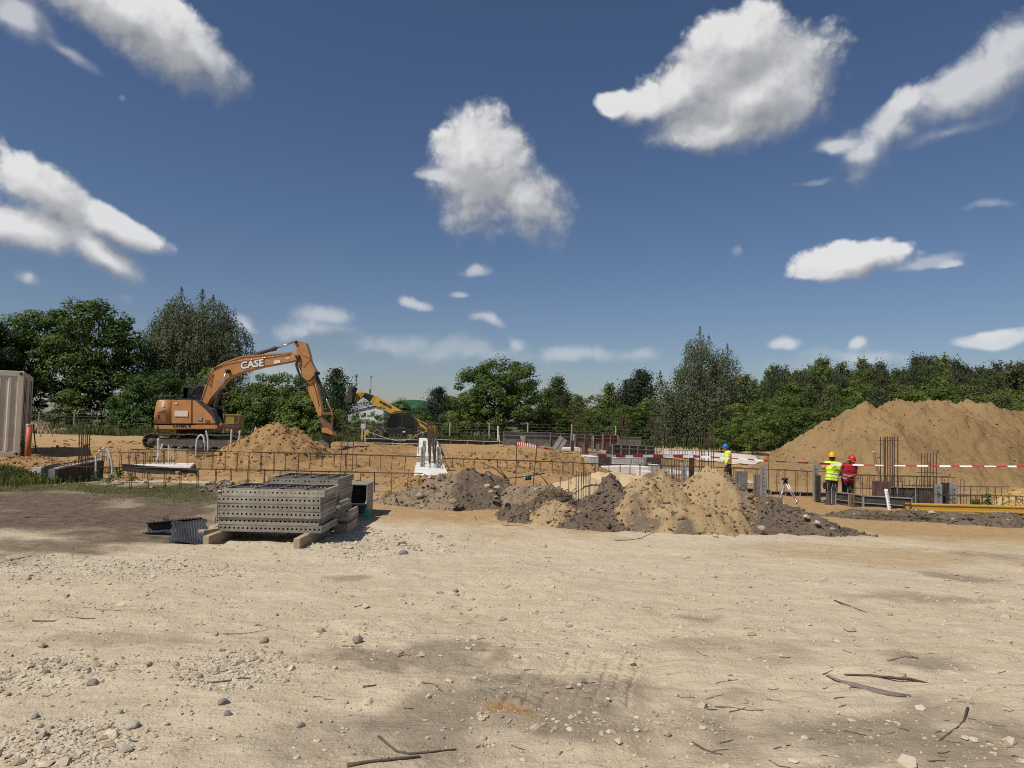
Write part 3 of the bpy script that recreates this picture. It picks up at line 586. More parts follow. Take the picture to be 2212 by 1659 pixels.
heap('rubble_heap', 'low heap of sandy rubble behind the dark topsoil', rubble,
     [cone(1120, 1046, 17.3, 1.5, .8, .35), cone(1180, 1050, 17.0, 1.0, .7, .35)], .035, .07, 73, .04, .15)
heap('sand_heap', 'little sand heap on the ground right of the container', sand_or,
     [cone(187, 989, 21.6, .9, .7, .3), cone(90, 994, 21.6, 1.5, .7, .4), cone(30, 1000, 21.4, 1.6, .8, .4)], .04, .06, 79, .04, .12)
heap('soil_heap', 'distant earth heap against the fence behind the container', rubble,
     [cone(78, 912, 48, 1.7, 1.5, .25), cone(115, 928, 47.5, 1.8, 1.4, .35)], .08, .12, 83, .06, .2)
heap('sand_heap', 'bright yellow sand heap at the right end of yellow beams', earth('bright sand', (.50, .35, .15), (.42, .28, .11), (.3, .19, .08), 1.2, .6, .04),
     [cone(2212, 1058, 23, 1.1, 1.1, .25), cone(2270, 1050, 23, 1.6, 1.4, .25)], .05, .04, 89, .04, .15)
heap('soil_heap', 'low heap of dark roots and soil in front of the yellow beams', soil_dk,
     [cone(1950, 1104, 18.8, 1.3, .5, .4), cone(2060, 1112, 18.3, 1.0, .5, .4), cone(2170, 1112, 17.8, 1.2, .7, .35), cone(1860, 1103, 19.4, 1.2, .45, .4)], .035, .05, 97, .04, .12)
heap('soil_heap', 'small dark clod heap at the left rear of the panel stack', soil_dk,
     [cone(475, 1044, 17.4, .4, .35, .3), cone(500, 1041, 17.5, .38, .35, .3)], .03, .06, 101, .03, .08)

# ------------------------------------------------------------------ trees
def leaf_quads(cen, nrm, size, rng, asp=.5, dirv=None):
    n = len(cen); nrm = nrm / (np.linalg.norm(nrm, axis=1, keepdims=True) + 1e-9)
    t = rng.normal(size=(n, 3)) if dirv is None else dirv + .6 * rng.normal(size=(n, 3))
    a = t - nrm * (t * nrm).sum(1, keepdims=True); a /= np.linalg.norm(a, axis=1, keepdims=True) + 1e-9
    b = np.cross(nrm, a); s = np.asarray(size).reshape(-1, 1)
    V = np.stack([cen - a * s * .5, cen + b * s * asp * .5 + a * s * .05, cen + a * s * .5, cen - b * s * asp * .5 + a * s * .05], 1).reshape(-1, 3)
    return V, np.arange(4 * n).reshape(-1, 4)
def sph(rng, n):
    v = rng.normal(size=(n, 3)); return v / np.linalg.norm(v, axis=1, keepdims=True)
def limb(mb, p, q, r0, r1, rng, n=6, wob=.08):
    p, q = np.array(p, float), np.array(q, float); L_ = np.linalg.norm(q - p); pts = []
    for i in range(5):
        f = i / 4; w = rng.normal(size=3) * wob * L_ * math.sin(math.pi * f) * .5; pts.append(tuple(p + (q - p) * f + w))
    mb.tube(pts, [r0 + (r1 - r0) * i / 4 for i in range(5)], n, False)
bark = M('grey brown bark', (.085, .07, .055), .9, 0, .35, 6, .4, 20)
bark_b = M('pale birch bark', (.42, .41, .38), .85, 0, .3, 5, .3, 20, (.06, .05, .045), .8, 6)
def broad(seed, lobes_, nclump, nleaf, leaf, clump_r, flat=.75, droop=0, trunk_h=2, trunk_r=.2, asp=.55):
    """round crowned tree: lobes (x, y, z, rx, ry, rz) carry clumps of leaves on their outside, gaps between"""
    rng = np.random.default_rng(seed); CV, CN, CS = [], [], []; mb = MB()
    limb(mb, (0, 0, -.3), (0, 0, trunk_h), trunk_r, trunk_r * .7, rng, 8, .03)
    w = np.array([l[3] * l[5] for l in lobes_]); w = w / w.sum()
    for li, (lx, ly, lz, rx, ry, rz) in enumerate(lobes_):
        limb(mb, (0, 0, trunk_h * .85), (lx * .8, ly * .8, lz), trunk_r * .5, trunk_r * .15, rng)
        k = max(4, int(nclump * w[li])); d = sph(rng, k); d[:, 2] = np.where(d[:, 2] < -.55, -d[:, 2], d[:, 2])
        rr = rng.uniform(.55, 1.05, (k, 1)) ** .6
        cc = np.array([lx, ly, lz]) + d * rr * np.array([rx, ry, rz])
        for j in range(k):
            cr = clump_r * rng.uniform(.55, 1.35); n = int(nleaf * rng.uniform(.6, 1.3)); e = sph(rng, n); f = rng.uniform(.35, 1.0, (n, 1)) ** .5
            pos = cc[j] + e * f * cr * np.array([1, 1, flat]); pos[:, 2] -= droop * ((pos[:, :2] - cc[j][:2]) ** 2).sum(1)
            CV.append(pos); CN.append(e + np.array([0, 0, .6]) + .5 * d[j] + .55 * rng.normal(size=(n, 3))); CS.append(leaf * rng.uniform(.6, 1.4, n))
            if j % 3 == 0: limb(mb, (lx * .6, ly * .6, lz - rz * .3), cc[j], trunk_r * .14, trunk_r * .03, rng, 4)
    V, F = leaf_quads(np.concatenate(CV), np.concatenate(CN), np.concatenate(CS), rng, asp)
    return mb.mesh('trunk', True), mesh_np('crown', V, F)
def weeping(seed, H, lobes_, nstr, leaf, slen=(.8, 2.4), trunk_r=.22, per=.09, tops=()):
    """birch or willow with hanging strands of small leaves"""
    rng = np.random.default_rng(seed); mb = MB(); CV, CN, CS, CD = [], [], [], []
    limb(mb, (0, 0, -.3), (.15, 0, H * .55), trunk_r, trunk_r * .5, rng, 8, .04); limb(mb, (.15, 0, H * .55), (tops[0][0] if tops else 0, 0, H * .93), trunk_r * .5, .03, rng, 6, .05)
    w = np.array([l[3] * l[5] for l in lobes_]); w = w / w.sum()
    for li, (lx, ly, lz, rx, ry, rz) in enumerate(lobes_):
        limb(mb, (0, 0, lz * .55), (lx, ly, lz), trunk_r * .4, .03, rng, 5, .12)
        k = int(nstr * w[li])
        d = sph(rng, k); rr = rng.uniform(.2, 1.05, (k, 1)) ** .5; cc = np.array([lx, ly, lz]) + d * rr * np.array([rx, ry, rz])
        for j in range(k):
            L_ = rng.uniform(*slen) * (.5 + .6 * abs(math.hypot(d[j, 0], d[j, 1]))); n = max(5, int(L_ / per)); s_ = np.linspace(0, 1, n)[:, None]
            out = np.array([d[j, 0], d[j, 1], 0]) * .35 * L_
            p = cc[j] + out * (s_ ** .6) + np.array([0, 0, -1]) * L_ * (s_ ** 1.4) + .17 * rng.normal(size=(n, 3)) * (1 - .3 * s_); p[:, 2] += .25 * L_ * np.sin(s_[:, 0] * 2.2)
            p = p[p[:, 2] > .25]; n = len(p)
            CV.append(p); CN.append(np.array([d[j, 0], d[j, 1], .45]) + .7 * rng.normal(size=(n, 3))); CS.append(leaf * rng.uniform(.6, 1.4, n)); CD.append(np.tile([d[j, 0] * .3, d[j, 1] * .3, -1.], (n, 1)))
    for (tx, tz0, tz1, sp) in tops:              # wispy leaders
        n = int((tz1 - tz0) * 90); f = rng.uniform(0, 1, n); p = np.stack([tx + sp * (1 - f) * rng.normal(size=n), sp * (1 - f) * rng.normal(size=n), tz0 + (tz1 - tz0) * f], 1)
        CV.append(p); CN.append(rng.normal(size=(n, 3)) + np.array([0, 0, .4])); CS.append(leaf * rng.uniform(.6, 1.3, n)); CD.append(np.tile([0, 0, -1.], (n, 1)))
        limb(mb, (tx, 0, tz0 - 1.5), (tx, 0, tz1), .05, .01, rng, 4, .03)
    V, F = leaf_quads(np.concatenate(CV), np.concatenate(CN), np.concatenate(CS), rng, .42, np.concatenate(CD))
    return mb.mesh('trunk', True), mesh_np('crown', V, F)
def upright(seed, H, rad, nbr, leaf, base=.08, shape=.75, expo=.9, up=.35, nper=26, trunk_r=.09, asp=.5, tip=.5):
    """young birch, aspen or pine: a leader with short rising branches, pointed uneven top"""
    rng = np.random.default_rng(seed); mb = MB(); CV, CN, CS = [], [], []
    lean_ = rng.normal(size=2) * .02 * H
    limb(mb, (0, 0, -.3), (lean_[0], lean_[1], H * .97), trunk_r, .012, rng, 6, .03)
    for k in range(nbr):
        f = base + (1 - base) * (k + rng.uniform(0, 1)) / nbr; z = f * H
        rmax = rad * (math.sin(min(1, (1 - f) / shape) * math.pi / 2) ** expo) * (.55 + .45 * min(1, (f - base) / .18 + .25)) * rng.uniform(.5, 1.2) + .08
        a = rng.uniform(0, 2 * math.pi); d = np.array([math.cos(a), math.sin(a), up + .5 * f]); p0 = np.array([lean_[0] * f, lean_[1] * f, z])
        q = p0 + d * rmax; limb(mb, p0, q, trunk_r * .25 * (1 - f) + .012, .006, rng, 4)
        n = max(6, int(nper * (.35 + rmax / rad))); s_ = rng.uniform(.25, 1.08, (n, 1)); sp = .11 * rad + .16 * rmax
        p = p0 + (q - p0) * s_ + rng.normal(size=(n, 3)) * sp * np.array([1, 1, .7]); CV.append(p)
        CN.append(np.array([d[0], d[1], .7]) + .75 * rng.normal(size=(n, 3))); CS.append(leaf * rng.uniform(.6, 1.4, n))
    V, F = leaf_quads(np.concatenate(CV), np.concatenate(CN), np.concatenate(CS), rng, asp)
    return mb.mesh('trunk', True), mesh_np('crown', V, F)
def tree(name, label, meshes, leafmat, barkm, loc, rz=0, s=1, group=None, cat='tree'):
    t = thing(name, label, cat, loc, rz, group); t.scale = (s, s, s) if isinstance(s, (int, float)) else s
    link('trunk', meshes[0], barkm, t); link('crown', meshes[1], leafmat, t); return t
lf_rob = foliage('robinia leaves', (.068, .12, .026)); lf_wil = foliage('grey green birch leaves', (.125, .148, .072), .3); lf_mid = foliage('mid green leaves', (.125, .178, .042))
lf_lime = foliage('light green leaves', (.118, .172, .038)); lf_dk = foliage('dark green leaves', (.048, .078, .028)); lf_for = foliage('plantation leaves', (.078, .104, .038), .35); lf_pine = foliage('pine needles', (.035, .055, .022), .3, .15)
def base(vx, Y): return gd(vx, Y)
def topz(vx, vy, Y): return at(vx, vy, Y)[2]
# --- big left hand trees
b = base(150, 62); Hh = topz(160, 648, 62) - b.z
rob = broad(3, [(-2.6, 0, Hh * .62, 3.6, 3, Hh * .3), (1.6, -.5, Hh * .66, 3.8, 3, Hh * .33), (4.0, 0, Hh * .52, 2.4, 2.5, Hh * .3), (-4.4, 0, Hh * .45, 2.6, 2.4, Hh * .28), (0, -2.2, Hh * .36, 4.6, 2.2, Hh * .26), (3.2, -1.5, Hh * .27, 3.0, 2, Hh * .22), (-3.4, -1.5, Hh * .25, 3.2, 2, Hh * .22)], 360, 150, .25, .95, .6, .12, Hh * .35, .3)
tree('robinia_tree', 'broad dark green tree with layered feathery foliage behind the container', rob, lf_rob, bark, b)
b = base(-60, 58); rob2 = broad(4, [(0, 0, 6.0, 3.4, 3, 2.8), (1.8, -.6, 4.2, 2.8, 2.4, 2.4), (-2, 0, 4.5, 3, 2.5, 2.5), (1.5, -1, 2.2, 3, 2, 1.8)], 190, 130, .26, .95, .6, .1, 3.5, .25)
tree('robinia_tree', 'leafy dark tree at the left picture edge behind the container', rob2, lf_dk, bark, b)
b = base(412, 66); Hh = topz(412, 620, 66) - b.z
wil = weeping(7, Hh, [(-1.0, 0, Hh * .80, 2.0, 2.0, Hh * .13), (1.6, 0, Hh * .78, 2.0, 2, Hh * .13), (-2.6, 0, Hh * .62, 2.2, 2, Hh * .18), (2.9, 0, Hh * .60, 2.3, 2, Hh * .18), (0, -1.2, Hh * .58, 3.4, 2.2, Hh * .22), (-2.8, -.8, Hh * .40, 2.2, 2, Hh * .18), (2.6, -.8, Hh * .36, 2.4, 2, Hh * .2), (0, -1.5, Hh * .32, 3, 2, Hh * .2)], 3000, .21, (.8, 2.2), .3, .062, [(-1.4, Hh * .86, Hh * 1.0, .5), (.55, Hh * .86, Hh * .99, .45), (1.6, Hh * .84, Hh * .95, .5)])
tree('weeping_tree', 'tall grey green weeping tree behind the orange excavator', wil, lf_wil, bark, b)
for (vx, vy, Y, rr, lm, lab, sd) in ((330, 800, 54, 2.1, lf_rob, 'bright leafy young tree left of the excavator cab', 11), (445, 790, 56, 1.8, lf_mid, 'leafy bush just behind the excavator cab', 12), (612, 800, 54, 2.6, lf_mid, 'rounded leafy tree under the excavator boom', 13), (555, 830, 57, 2.0, lf_dk, 'dark bush between weeping tree and boom tree', 14), (660, 850, 52, 1.6, lf_lime, 'light green bush left of the digging arm', 15)):
    b = base(vx, Y); Hh = topz(vx, vy, Y) - b.z
    br = broad(sd, [(0, 0, Hh * .62, rr, rr, Hh * .34), (-rr * .6, -.3, Hh * .4, rr * .8, rr * .8, Hh * .3), (rr * .65, -.3, Hh * .42, rr * .8, rr * .8, Hh * .3), (0, -.6, Hh * .25, rr * 1.2, rr * .8, Hh * .2)], 120, 125, .20, .62, .7, .1, Hh * .4, .12)
    tree('leafy_tree', lab, br, lm, bark, b)
b = base(722, 75); up1 = upright(21, topz(722, 800, 75) - b.z, 1.9, 130, .26, .05, .8, nper=42, trunk_r=.14)
tree('poplar_tree', 'dark upright tree just right of the digging arm', up1, lf_dk, bark, b)
# --- middle trees
b = base(1075, 60); Hh = topz(1075, 772, 60) - b.z
mid = broad(31, [(0, 0, Hh * .74, 2.2, 2.2, Hh * .22), (1.6, 0, Hh * .70, 1.6, 1.8, Hh * .24), (-1.7, 0, Hh * .60, 1.8, 2, Hh * .26), (0.2, -1, Hh * .48, 3.2, 2, Hh * .28), (2.1, -.5, Hh * .42, 1.8, 1.8, Hh * .26), (-2.2, -.6, Hh * .34, 1.9, 1.8, Hh * .24), (0, -1.3, Hh * .22, 3.6, 1.6, Hh * .18)], 260, 140, .185, .62, .75, .08, Hh * .35, .2)
tree('maple_tree', 'big round mid green tree in the centre of the treeline', mid, lf_mid, bark, b)
pine = upright(41, 1, .30, 120, .05, .05, .95, nper=44, up=.15, trunk_r=.02, asp=.35)
bir = [upright(50 + i, 1, .19 + .02 * (i % 3), 120 + 8 * i, .028, .04, .95, 1.35, nper=32, trunk_r=.012) for i in range(6)]
asp_ = [broad(70 + i, [(0, 0, .66, .22, .22, .28), (.10, -.04, .42, .22, .2, .24), (-.12, -.03, .38, .2, .2, .24), (0, -.06, .22, .28, .2, .18)], 62, 72, .034, .082, .8, .3, .35, .014) for i in range(3)]
def small(name, label, mesh, lm, vx, vy, Y, w=1., bm=bark, group=None):
    b = base(vx, Y); Hh = topz(vx, vy, Y) - b.z
    return tree(name, label, mesh, lm, bm, b, random.Random(vx * 7 + Y).uniform(0, 6.28), (Hh * w, Hh * w, Hh), group)
small('pine_tree', 'dark young pine right of the telehandler', pine, lf_pine, 945, 843, 72)
small('pine_tree', 'small pine nearly hidden left of the round tree', pine, lf_pine, 975, 862, 66, 1.1)
for i, (vx, vy, Y, lm, k, lab) in enumerate(((768, 900, 58, lf_lime, 'a', 'light green bush below the telehandler boom'), (805, 888, 58, lf_lime, 'a', 'light green bush left of the telehandler cab'), (735, 890, 58, lf_mid, 'a', 'bush behind the excavator bucket'), (1000, 850, 57, lf_lime, 'a', 'light green young tree at the left foot of the round tree'), (1180, 845, 64, lf_mid, 'b', 'slim young tree right of the round tree'), (1198, 822, 72, lf_for, 'b', 'slim birch just right of the round tree'), (1225, 852, 68, lf_for, 'b', 'pale slim tree in the low gap of the treeline'), (1250, 858, 66, lf_mid, 'b', 'second pale slim tree in the low gap of the treeline'), (1290, 842, 66, lf_mid, 'a', 'bushy tree left of the pines beside tall birch'), (1318, 836, 70, lf_mid, 'b', 'pointed bushy tree left of the tall birch'), (1358, 828, 74, lf_dk, 'p', 'dark pointed conifer among the trees left of the tall birch'), (1386, 808, 75, lf_dk, 'p', 'taller dark conifer next to the tall birch'), (1350, 872, 58, lf_lime, 'a', 'yellow green bush left of the tall birch'), (1270, 885, 60, lf_mid, 'a', 'low bush behind the brown form panels'), (1395, 850, 62, lf_lime, 'a', 'light green bush at the left foot of tall birch'), (885, 905, 60, lf_dk, 'a', 'dark bush behind the telehandler cab'))):
    small('young_tree', lab, pine if k == 'p' else (asp_[i % 3] if k == 'a' else bir[i % 6]), lm, vx, vy, Y, 1.25 if k == 'a' else (1.15 if k == 'b' else .9))
b = base(1512, 58); Hh = topz(1512, 705, 58) - b.z
tb = weeping(61, Hh, [(-.2, 0, Hh * .80, .8, .9, Hh * .11), (.2, 0, Hh * .66, 1.5, 1.4, Hh * .13), (1.9, 0, Hh * .66, .9, 1, Hh * .15), (-.9, 0, Hh * .55, 1.3, 1.3, Hh * .14), (1.5, -.3, Hh * .46, 1.3, 1.3, Hh * .16), (-1.8, -.5, Hh * .36, 1.3, 1.2, Hh * .12), (0, -.8, Hh * .34, 2.2, 1.3, Hh * .16), (-.6, -1, Hh * .2, 2.4, 1.2, Hh * .12)], 1900, .165, (.6, 1.9), .17, .06, [(-.05, Hh * .84, Hh * 1.0, .28), (.7, Hh * .8, Hh * .93, .3), (2.2, Hh * .74, Hh * .86, .28)])
tree('birch_tree', 'tall ragged weeping birch with thin wispy top', tb, lf_wil, bark_b, b)
b = base(1432, 57); Hh = topz(1432, 800, 57) - b.z
tb2 = weeping(63, Hh, [(0, 0, Hh * .75, .55, .6, Hh * .14), (.3, 0, Hh * .5, 1., 1, Hh * .18), (.2, -.4, Hh * .28, 1.3, 1, Hh * .15)], 330, .18, (.5, 1.5), .1, .075, [(-.25, Hh * .8, Hh, .25)])
tree('birch_tree', 'short weeping birch leaning beside the tall ragged one', tb2, lf_wil, bark_b, b)
for i, (vx, vy, Y, lab) in enumerate(((1590, 868, 52, 'bright leafy bush right of the tall birch'), (1650, 862, 54, 'leafy bush behind the left foot of the sand pile'), (1700, 870, 56, 'bush showing above the left slope of the sand pile'), (1625, 905, 49, 'low bush behind the blue helmet worker'), (1560, 900, 50, 'low dark bush under the tall birch'))):
    small('leafy_bush', lab, asp_[i % 3], lf_mid if i % 2 == 0 else lf_rob, vx, vy, Y, 1.5)
# --- plantation: tops follow the uneven line behind the sand pile
rgf = random.Random(77); top_line = [(1560, 850), (1640, 828), (1690, 808), (1750, 798), (1830, 806), (1880, 800), (1940, 812), (1990, 795), (2015, 790), (2080, 808), (2140, 812), (2190, 806), (2300, 800), (2500, 800)]
def tl(v):
    for (a, y0), (b_, y1) in zip(top_line, top_line[1:]):
        if a <= v <= b_: return y0 + (y1 - y0) * (v - a) / (b_ - a)
    return 806
def nth(n): return '%d%s' % (n, 'th' if 10 <= n % 100 <= 20 else {1: 'st', 2: 'nd', 3: 'rd'}.get(n % 10, 'th'))
for row, (Y, stp, dz, v0, v1) in enumerate(((84, 15, -4, 1600, 2300), (78, 19, 12, 1570, 2290), (71, 25, 30, 1560, 2290), (64, 33, 48, 1600, 2290))):
    v = v0 + rgf.uniform(0, 12); cnt = 0
    while v < v1:
        b = base(v, Y + rgf.uniform(-2, 2)); k = rgf.randrange(6); mesh = bir[k] if rgf.random() < (1.1 if row < 2 else .45) else asp_[k % 3]
        Hh = topz(v, tl(v) + dz + rgf.uniform(-13, 12), b.y) - b.z; w = rgf.uniform(.55, .8) if row < 2 else rgf.uniform(.85, 1.15)
        cnt += 1; lab = '%s tree from the left in the %s row of the plantation' % (nth(cnt), ('back row', 'second row from the back', 'third row from the back', 'front row')[row])
        tree('plantation_tree', lab, mesh, lf_for if row < 2 else (lf_for, lf_mid, lf_rob)[rgf.randrange(3)], bark, b, rgf.uniform(0, 6.28), (Hh * w, Hh * w, Hh), 'plantation trees row %d' % (row + 1))
        v += stp * rgf.uniform(.7, 1.3)
for i, (vx, vy, Y, lab) in enumerate(((1998, 786, 80, 'tallest birch sticking up above the plantation'), (1762, 797, 80, 'birch with a rounded top above the plantation left half'), (2190, 795, 78, 'slim birch top near the right picture edge'), (1605, 818, 70, 'ragged birch right of the tall weeping one'))):
    small('plantation_tree', lab, bir[i], lf_wil if i == 0 else lf_for, vx, vy, Y, 1.3)
# low undergrowth closing the treeline foot
for i in range(46):
    vx = -40 + i * 51 + rgf.uniform(-14, 14); Y = rgf.uniform(58, 63)
    if 770 < vx < 900: Y = 61
    b = base(vx, Y); s_ = rgf.uniform(2.3, 3.6) * (.75 if 690 < vx < 960 else 1)
    tree('undergrowth_bush', '%s low bush from the left in the undergrowth along the fence' % nth(i + 1), asp_[i % 3], (lf_dk, lf_mid, lf_rob, lf_lime)[rgf.randrange(4)], bark, b, rgf.uniform(0, 6), (s_ * 1.7, s_ * 1.5, s_), 'undergrowth bushes along the fence', 'bush')
# --- far away: wooded rise, trees beside the digester
for i in range(40):
    vx = 640 + i * 24 + rgf.uniform(-8, 8); Y = rgf.uniform(480, 560); b = base(vx, Y); b.z = 0; Hh = topz(vx, 868 + rgf.uniform(-9, 12), Y)
    tree('far_tree', '%s tiny far tree from the left on the wooded horizon' % nth(i + 1), asp_[i % 3], lf_dk, bark, b, rgf.uniform(0, 6), (Hh * 1.5, Hh * 1.5, Hh), 'far trees on the horizon')
for i, (vx, vy, Y) in enumerate(((845, 870, 150), (868, 858, 150), (888, 862, 160))):
    b = base(vx, Y); b.z = 0; Hh = topz(vx, vy, Y)
    tree('far_tree', ['dark far tree above the telehandler boom lettering', 'tallest dark far tree left of the green dome', 'dark far tree touching the green dome'][i], asp_[i], lf_dk, bark, b, i, (Hh * 1.5, Hh * 1.5, Hh))

# ------------------------------------------------------------------ excavator
def mapper(x0, y0, s, Y0, root):
    """positions read off an enlarged part of the photograph -> local metres on the plane Y0 + y"""
    def f(cx, cy, y=0.):
        p = at((x0 + cx / s) / 1.85172, (y0 + cy / s) / 1.85172, Y0 + y); return (p[0] - root[0], p[1] - root[1], p[2] - root[2])
    return f
paint_o = M('worn orange machine paint', (.48, .225, .072), .42, 0, .12, 3, .05, 40, (.27, .15, .08), .75, 2.6, .4, .1)
mud = M('muddy rusted steel', (.20, .105, .055), .85, 0, .4, 5, .4, 25, (.10, .07, .045), .7, 4)
trackm = M('mud caked track steel', (.115, .10, .085), .85, .1, .35, 8, .4, 30, (.06, .05, .045), .6, 5)
hyd = M('dark hydraulic cylinder', (.045, .045, .045), .4, .2, .2, 8, .03)
chrome = M('chromed rod', (.62, .63, .64), .18, .9, .05, 5, 0)
wpaint = M('white lettering', (.72, .72, .70), .5, 0, .1, 10, 0)
dkgrey = M('dark grey plastic', (.035, .037, .04), .5, 0, .2, 6, .05)
bwhite = M('off white label', (.66, .62, .57), .6, 0, .2, 20, 0, 60, (.4, .2, .1), .6, 14)
EXY = 29.3
_p = gd(400, EXY); exr = Vector((at((540 + 620 * .37975) / 1.85172, 969, EXY)[0], EXY, at(400, 970.5, EXY)[2] - .02))
E = mapper(540, 1320, 1 / .37975, EXY, exr)
ex = thing('excavator', 'orange tracked excavator with raised boom digging in the sand', 'excavator', exr)
def Ep(pts, y): return [(E(a, b, y)[0], E(a, b, y)[2]) for a, b in pts]
def plate(name, pts, y0, y1, mat, parent, bev=0, seg=1, smooth=False):
    return MB().prism(Ep(pts, y0), y0, y1).build(name, mat, parent, smooth, bev, seg)
# tracks
xa, _, zc = E(188, 1170, -1.05); xb = E(1035, 1170, -1.05)[0]; rad = .285
shoe = MB().box(-.082, .082, -.26, .26, -.02, .018).box(-.02, .02, -.26, .26, .018, .045).box(.05, .07, -.26, .26, .018, .035).mesh('track_shoe', False, .006)
per = 2 * (xb - xa) + 2 * math.pi * rad; ns = int(per / .172)
for sy in (-1.02, 1.02):
    tr = thing('track', '', '', (0, 0, 0)); tr.parent = ex
    for k in ('label', 'category'):
        if k in tr: del tr[k]
    MB().prism([(xa - .05, zc - .20), (xb + .05, zc - .20), (xb + .1, zc), (xb - .1, zc + .15), (xa + .1, zc + .15), (xa - .1, zc)], sy - .17, sy + .17).build('track_frame', trackm, tr, False, .02)
    for k in range(ns):
        s_ = (k + .5) * per / ns; L_ = xb - xa
        if s_ < L_: px, pz, an = xa + s_, zc + rad + .012 * math.sin(s_ * 9), 0
        elif s_ < L_ + math.pi * rad: t_ = (s_ - L_) / rad; px, pz, an = xb + rad * math.sin(t_), zc + rad * math.cos(t_), t_
        elif s_ < 2 * L_ + math.pi * rad: px, pz, an = xb - (s_ - L_ - math.pi * rad), zc - rad, math.pi
        else: t_ = (s_ - 2 * L_ - math.pi * rad) / rad; px, pz, an = xa - rad * math.sin(t_), zc - rad * math.cos(t_), math.pi + t_
        o = link('track_shoe', shoe, trackm, tr, (px, sy, pz)); o.rotation_euler = (0, an, 0)
    for (wx, wr, nm) in ((xa, .22, 'sprocket'), (xb, .20, 'idler_wheel')):
        MB().lathe([(.05, sy - .215), (wr * .5, sy - .21), (wr * .55, sy - .17), (wr * .9, sy - .175), (wr, sy - .15), (wr, sy + .15), (.05, sy + .17)], 20, (wx, 0, zc)).build(nm, trackm, tr, True)
    rl = MB().lathe([(.03, -.21), (.075, -.20), (.085, -.15), (.085, .15), (.03, .2)], 14).mesh('roller', True)
    for k in range(7): link('roller', rl, trackm, tr, (xa + .45 + k * (xb - xa - .9) / 6, sy, zc - .2))
    for k in (1, 2): link('roller', rl, trackm, tr, (xa + (xb - xa) * k / 3, sy, zc + .2))
plate('undercarriage', [(420, 1110), (840, 1110), (860, 1180), (400, 1180)], -.8, .8, trackm, ex, .03)
cx_, cz_ = E(600, 1080)[0], E(600, 1080)[2]
MB().lathe([(.55, cz_ - .12), (.6, cz_ - .08), (.6, cz_ + .14)], 28, (cx_, 0, 0), 'z').build('turntable', trackm, ex, True)
# house
plate('house_core', [(215, 1045), (212, 900), (240, 752), (600, 752), (640, 780), (640, 1045)], -1.19, 1.19, blackm, ex)
plate('counterweight', [(200, 988), (196, 900), (224, 748), (240, 738), (374, 736), (374, 990)], -1.24, 1.24, paint_o, ex, .05, 3, True)
plate('engine_door', [(381, 738), (597, 738), (597, 988), (381, 988)], -1.235, 1.235, paint_o, ex, .025, 2)
plate('side_door', [(604, 738), (630, 742), (700, 800), (762, 858), (815, 920), (850, 988), (604, 988)], -1.23, -.5, paint_o, ex, .025, 2)
plate('skirt', [(202, 1050), (200, 994), (850, 994), (868, 1010), (868, 1046)], -1.22, 1.22, paint_o, ex, .03, 2)
plate('side_guard', [(632, 740), (660, 745), (770, 815), (820, 830), (860, 960), (868, 992), (853, 985), (818, 918), (764, 855), (702, 797)], -1.215, -.85, dkgrey, ex, .02)
g_ = plate('air_grille', [(238, 870), (325, 838), (325, 978), (232, 978)], -1.252, -1.225, M('dark vent', (.11, .055, .025), .7), ex)
for k in range(9): plate('slat', [(240, 878 + k * 11.5 - 0), (322, 872 + k * 11.5), (322, 876 + k * 11.5), (240, 882 + k * 11.5)], -1.258, -1.25, paint_o, g_)
for (pts, mt, nm) in (([(418, 850), (558, 852), (556, 912), (416, 910)], bwhite, 'sticker'), ([(292, 765), (310, 765), (308, 812), (290, 812)], wpaint, 'sticker'), ([(652, 920), (708, 920), (704, 955), (652, 950)], M('blue grey sticker', (.22, .25, .33), .5), 'sticker'),
                      ([(418, 768), (446, 768), (440, 784), (414, 782)], wpaint, 'sticker'), ([(740, 946), (782, 946), (782, 972), (740, 972)], M('reflector brown', (.30, .09, .03), .4), 'marker_light'), ([(238, 894), (262, 894), (262, 930), (238, 930)], dkgrey, 'latch'),
                      ([(224, 1012), (240, 1012), (240, 1020), (224, 1020)], M('red lamp', (.3, .05, .02), .4), 'tail_light'), ([(224, 1026), (240, 1026), (240, 1034), (224, 1034)], M('red lamp', (.3, .05, .02), .4), 'tail_light')):
    plate(nm, pts, -1.262, -1.235, mt, ex)
MB().tube([E(270, 735, -.5), E(270, 700, -.5), E(290, 688, -.5)], [.05, .05, .055], 10).build('exhaust', trackm, ex, True)
plate('hood', [(250, 738), (260, 728), (580, 724), (600, 738)], -.9, 1.0, dkgrey, ex, .015)
plate('filler_cap', [(415, 736), (420, 716), (450, 716), (458, 736)], -.9, -.75, blackm, ex, .01)
for (pts_) in ([E(610, 738, -1.1), E(612, 690, -1.1), E(690, 690, -1.1), E(720, 800, -1.1)], [E(240, 738, .9), E(242, 700, .9), E(500, 698, .9), E(502, 738, .9)], [E(930, 985, -1.0), E(945, 900, -1.0), E(930, 800, -.9)]): MB().tube(pts_, .016, 6).build('handrail', blackm, ex, True)
MB().box(E(948, 680, -.9)[0], E(948, 680, -.9)[0] + .06, -.98, -.82, E(948, 720, -.9)[2], E(948, 670, -.9)[2]).build('mirror', blackm, ex, False, .01)
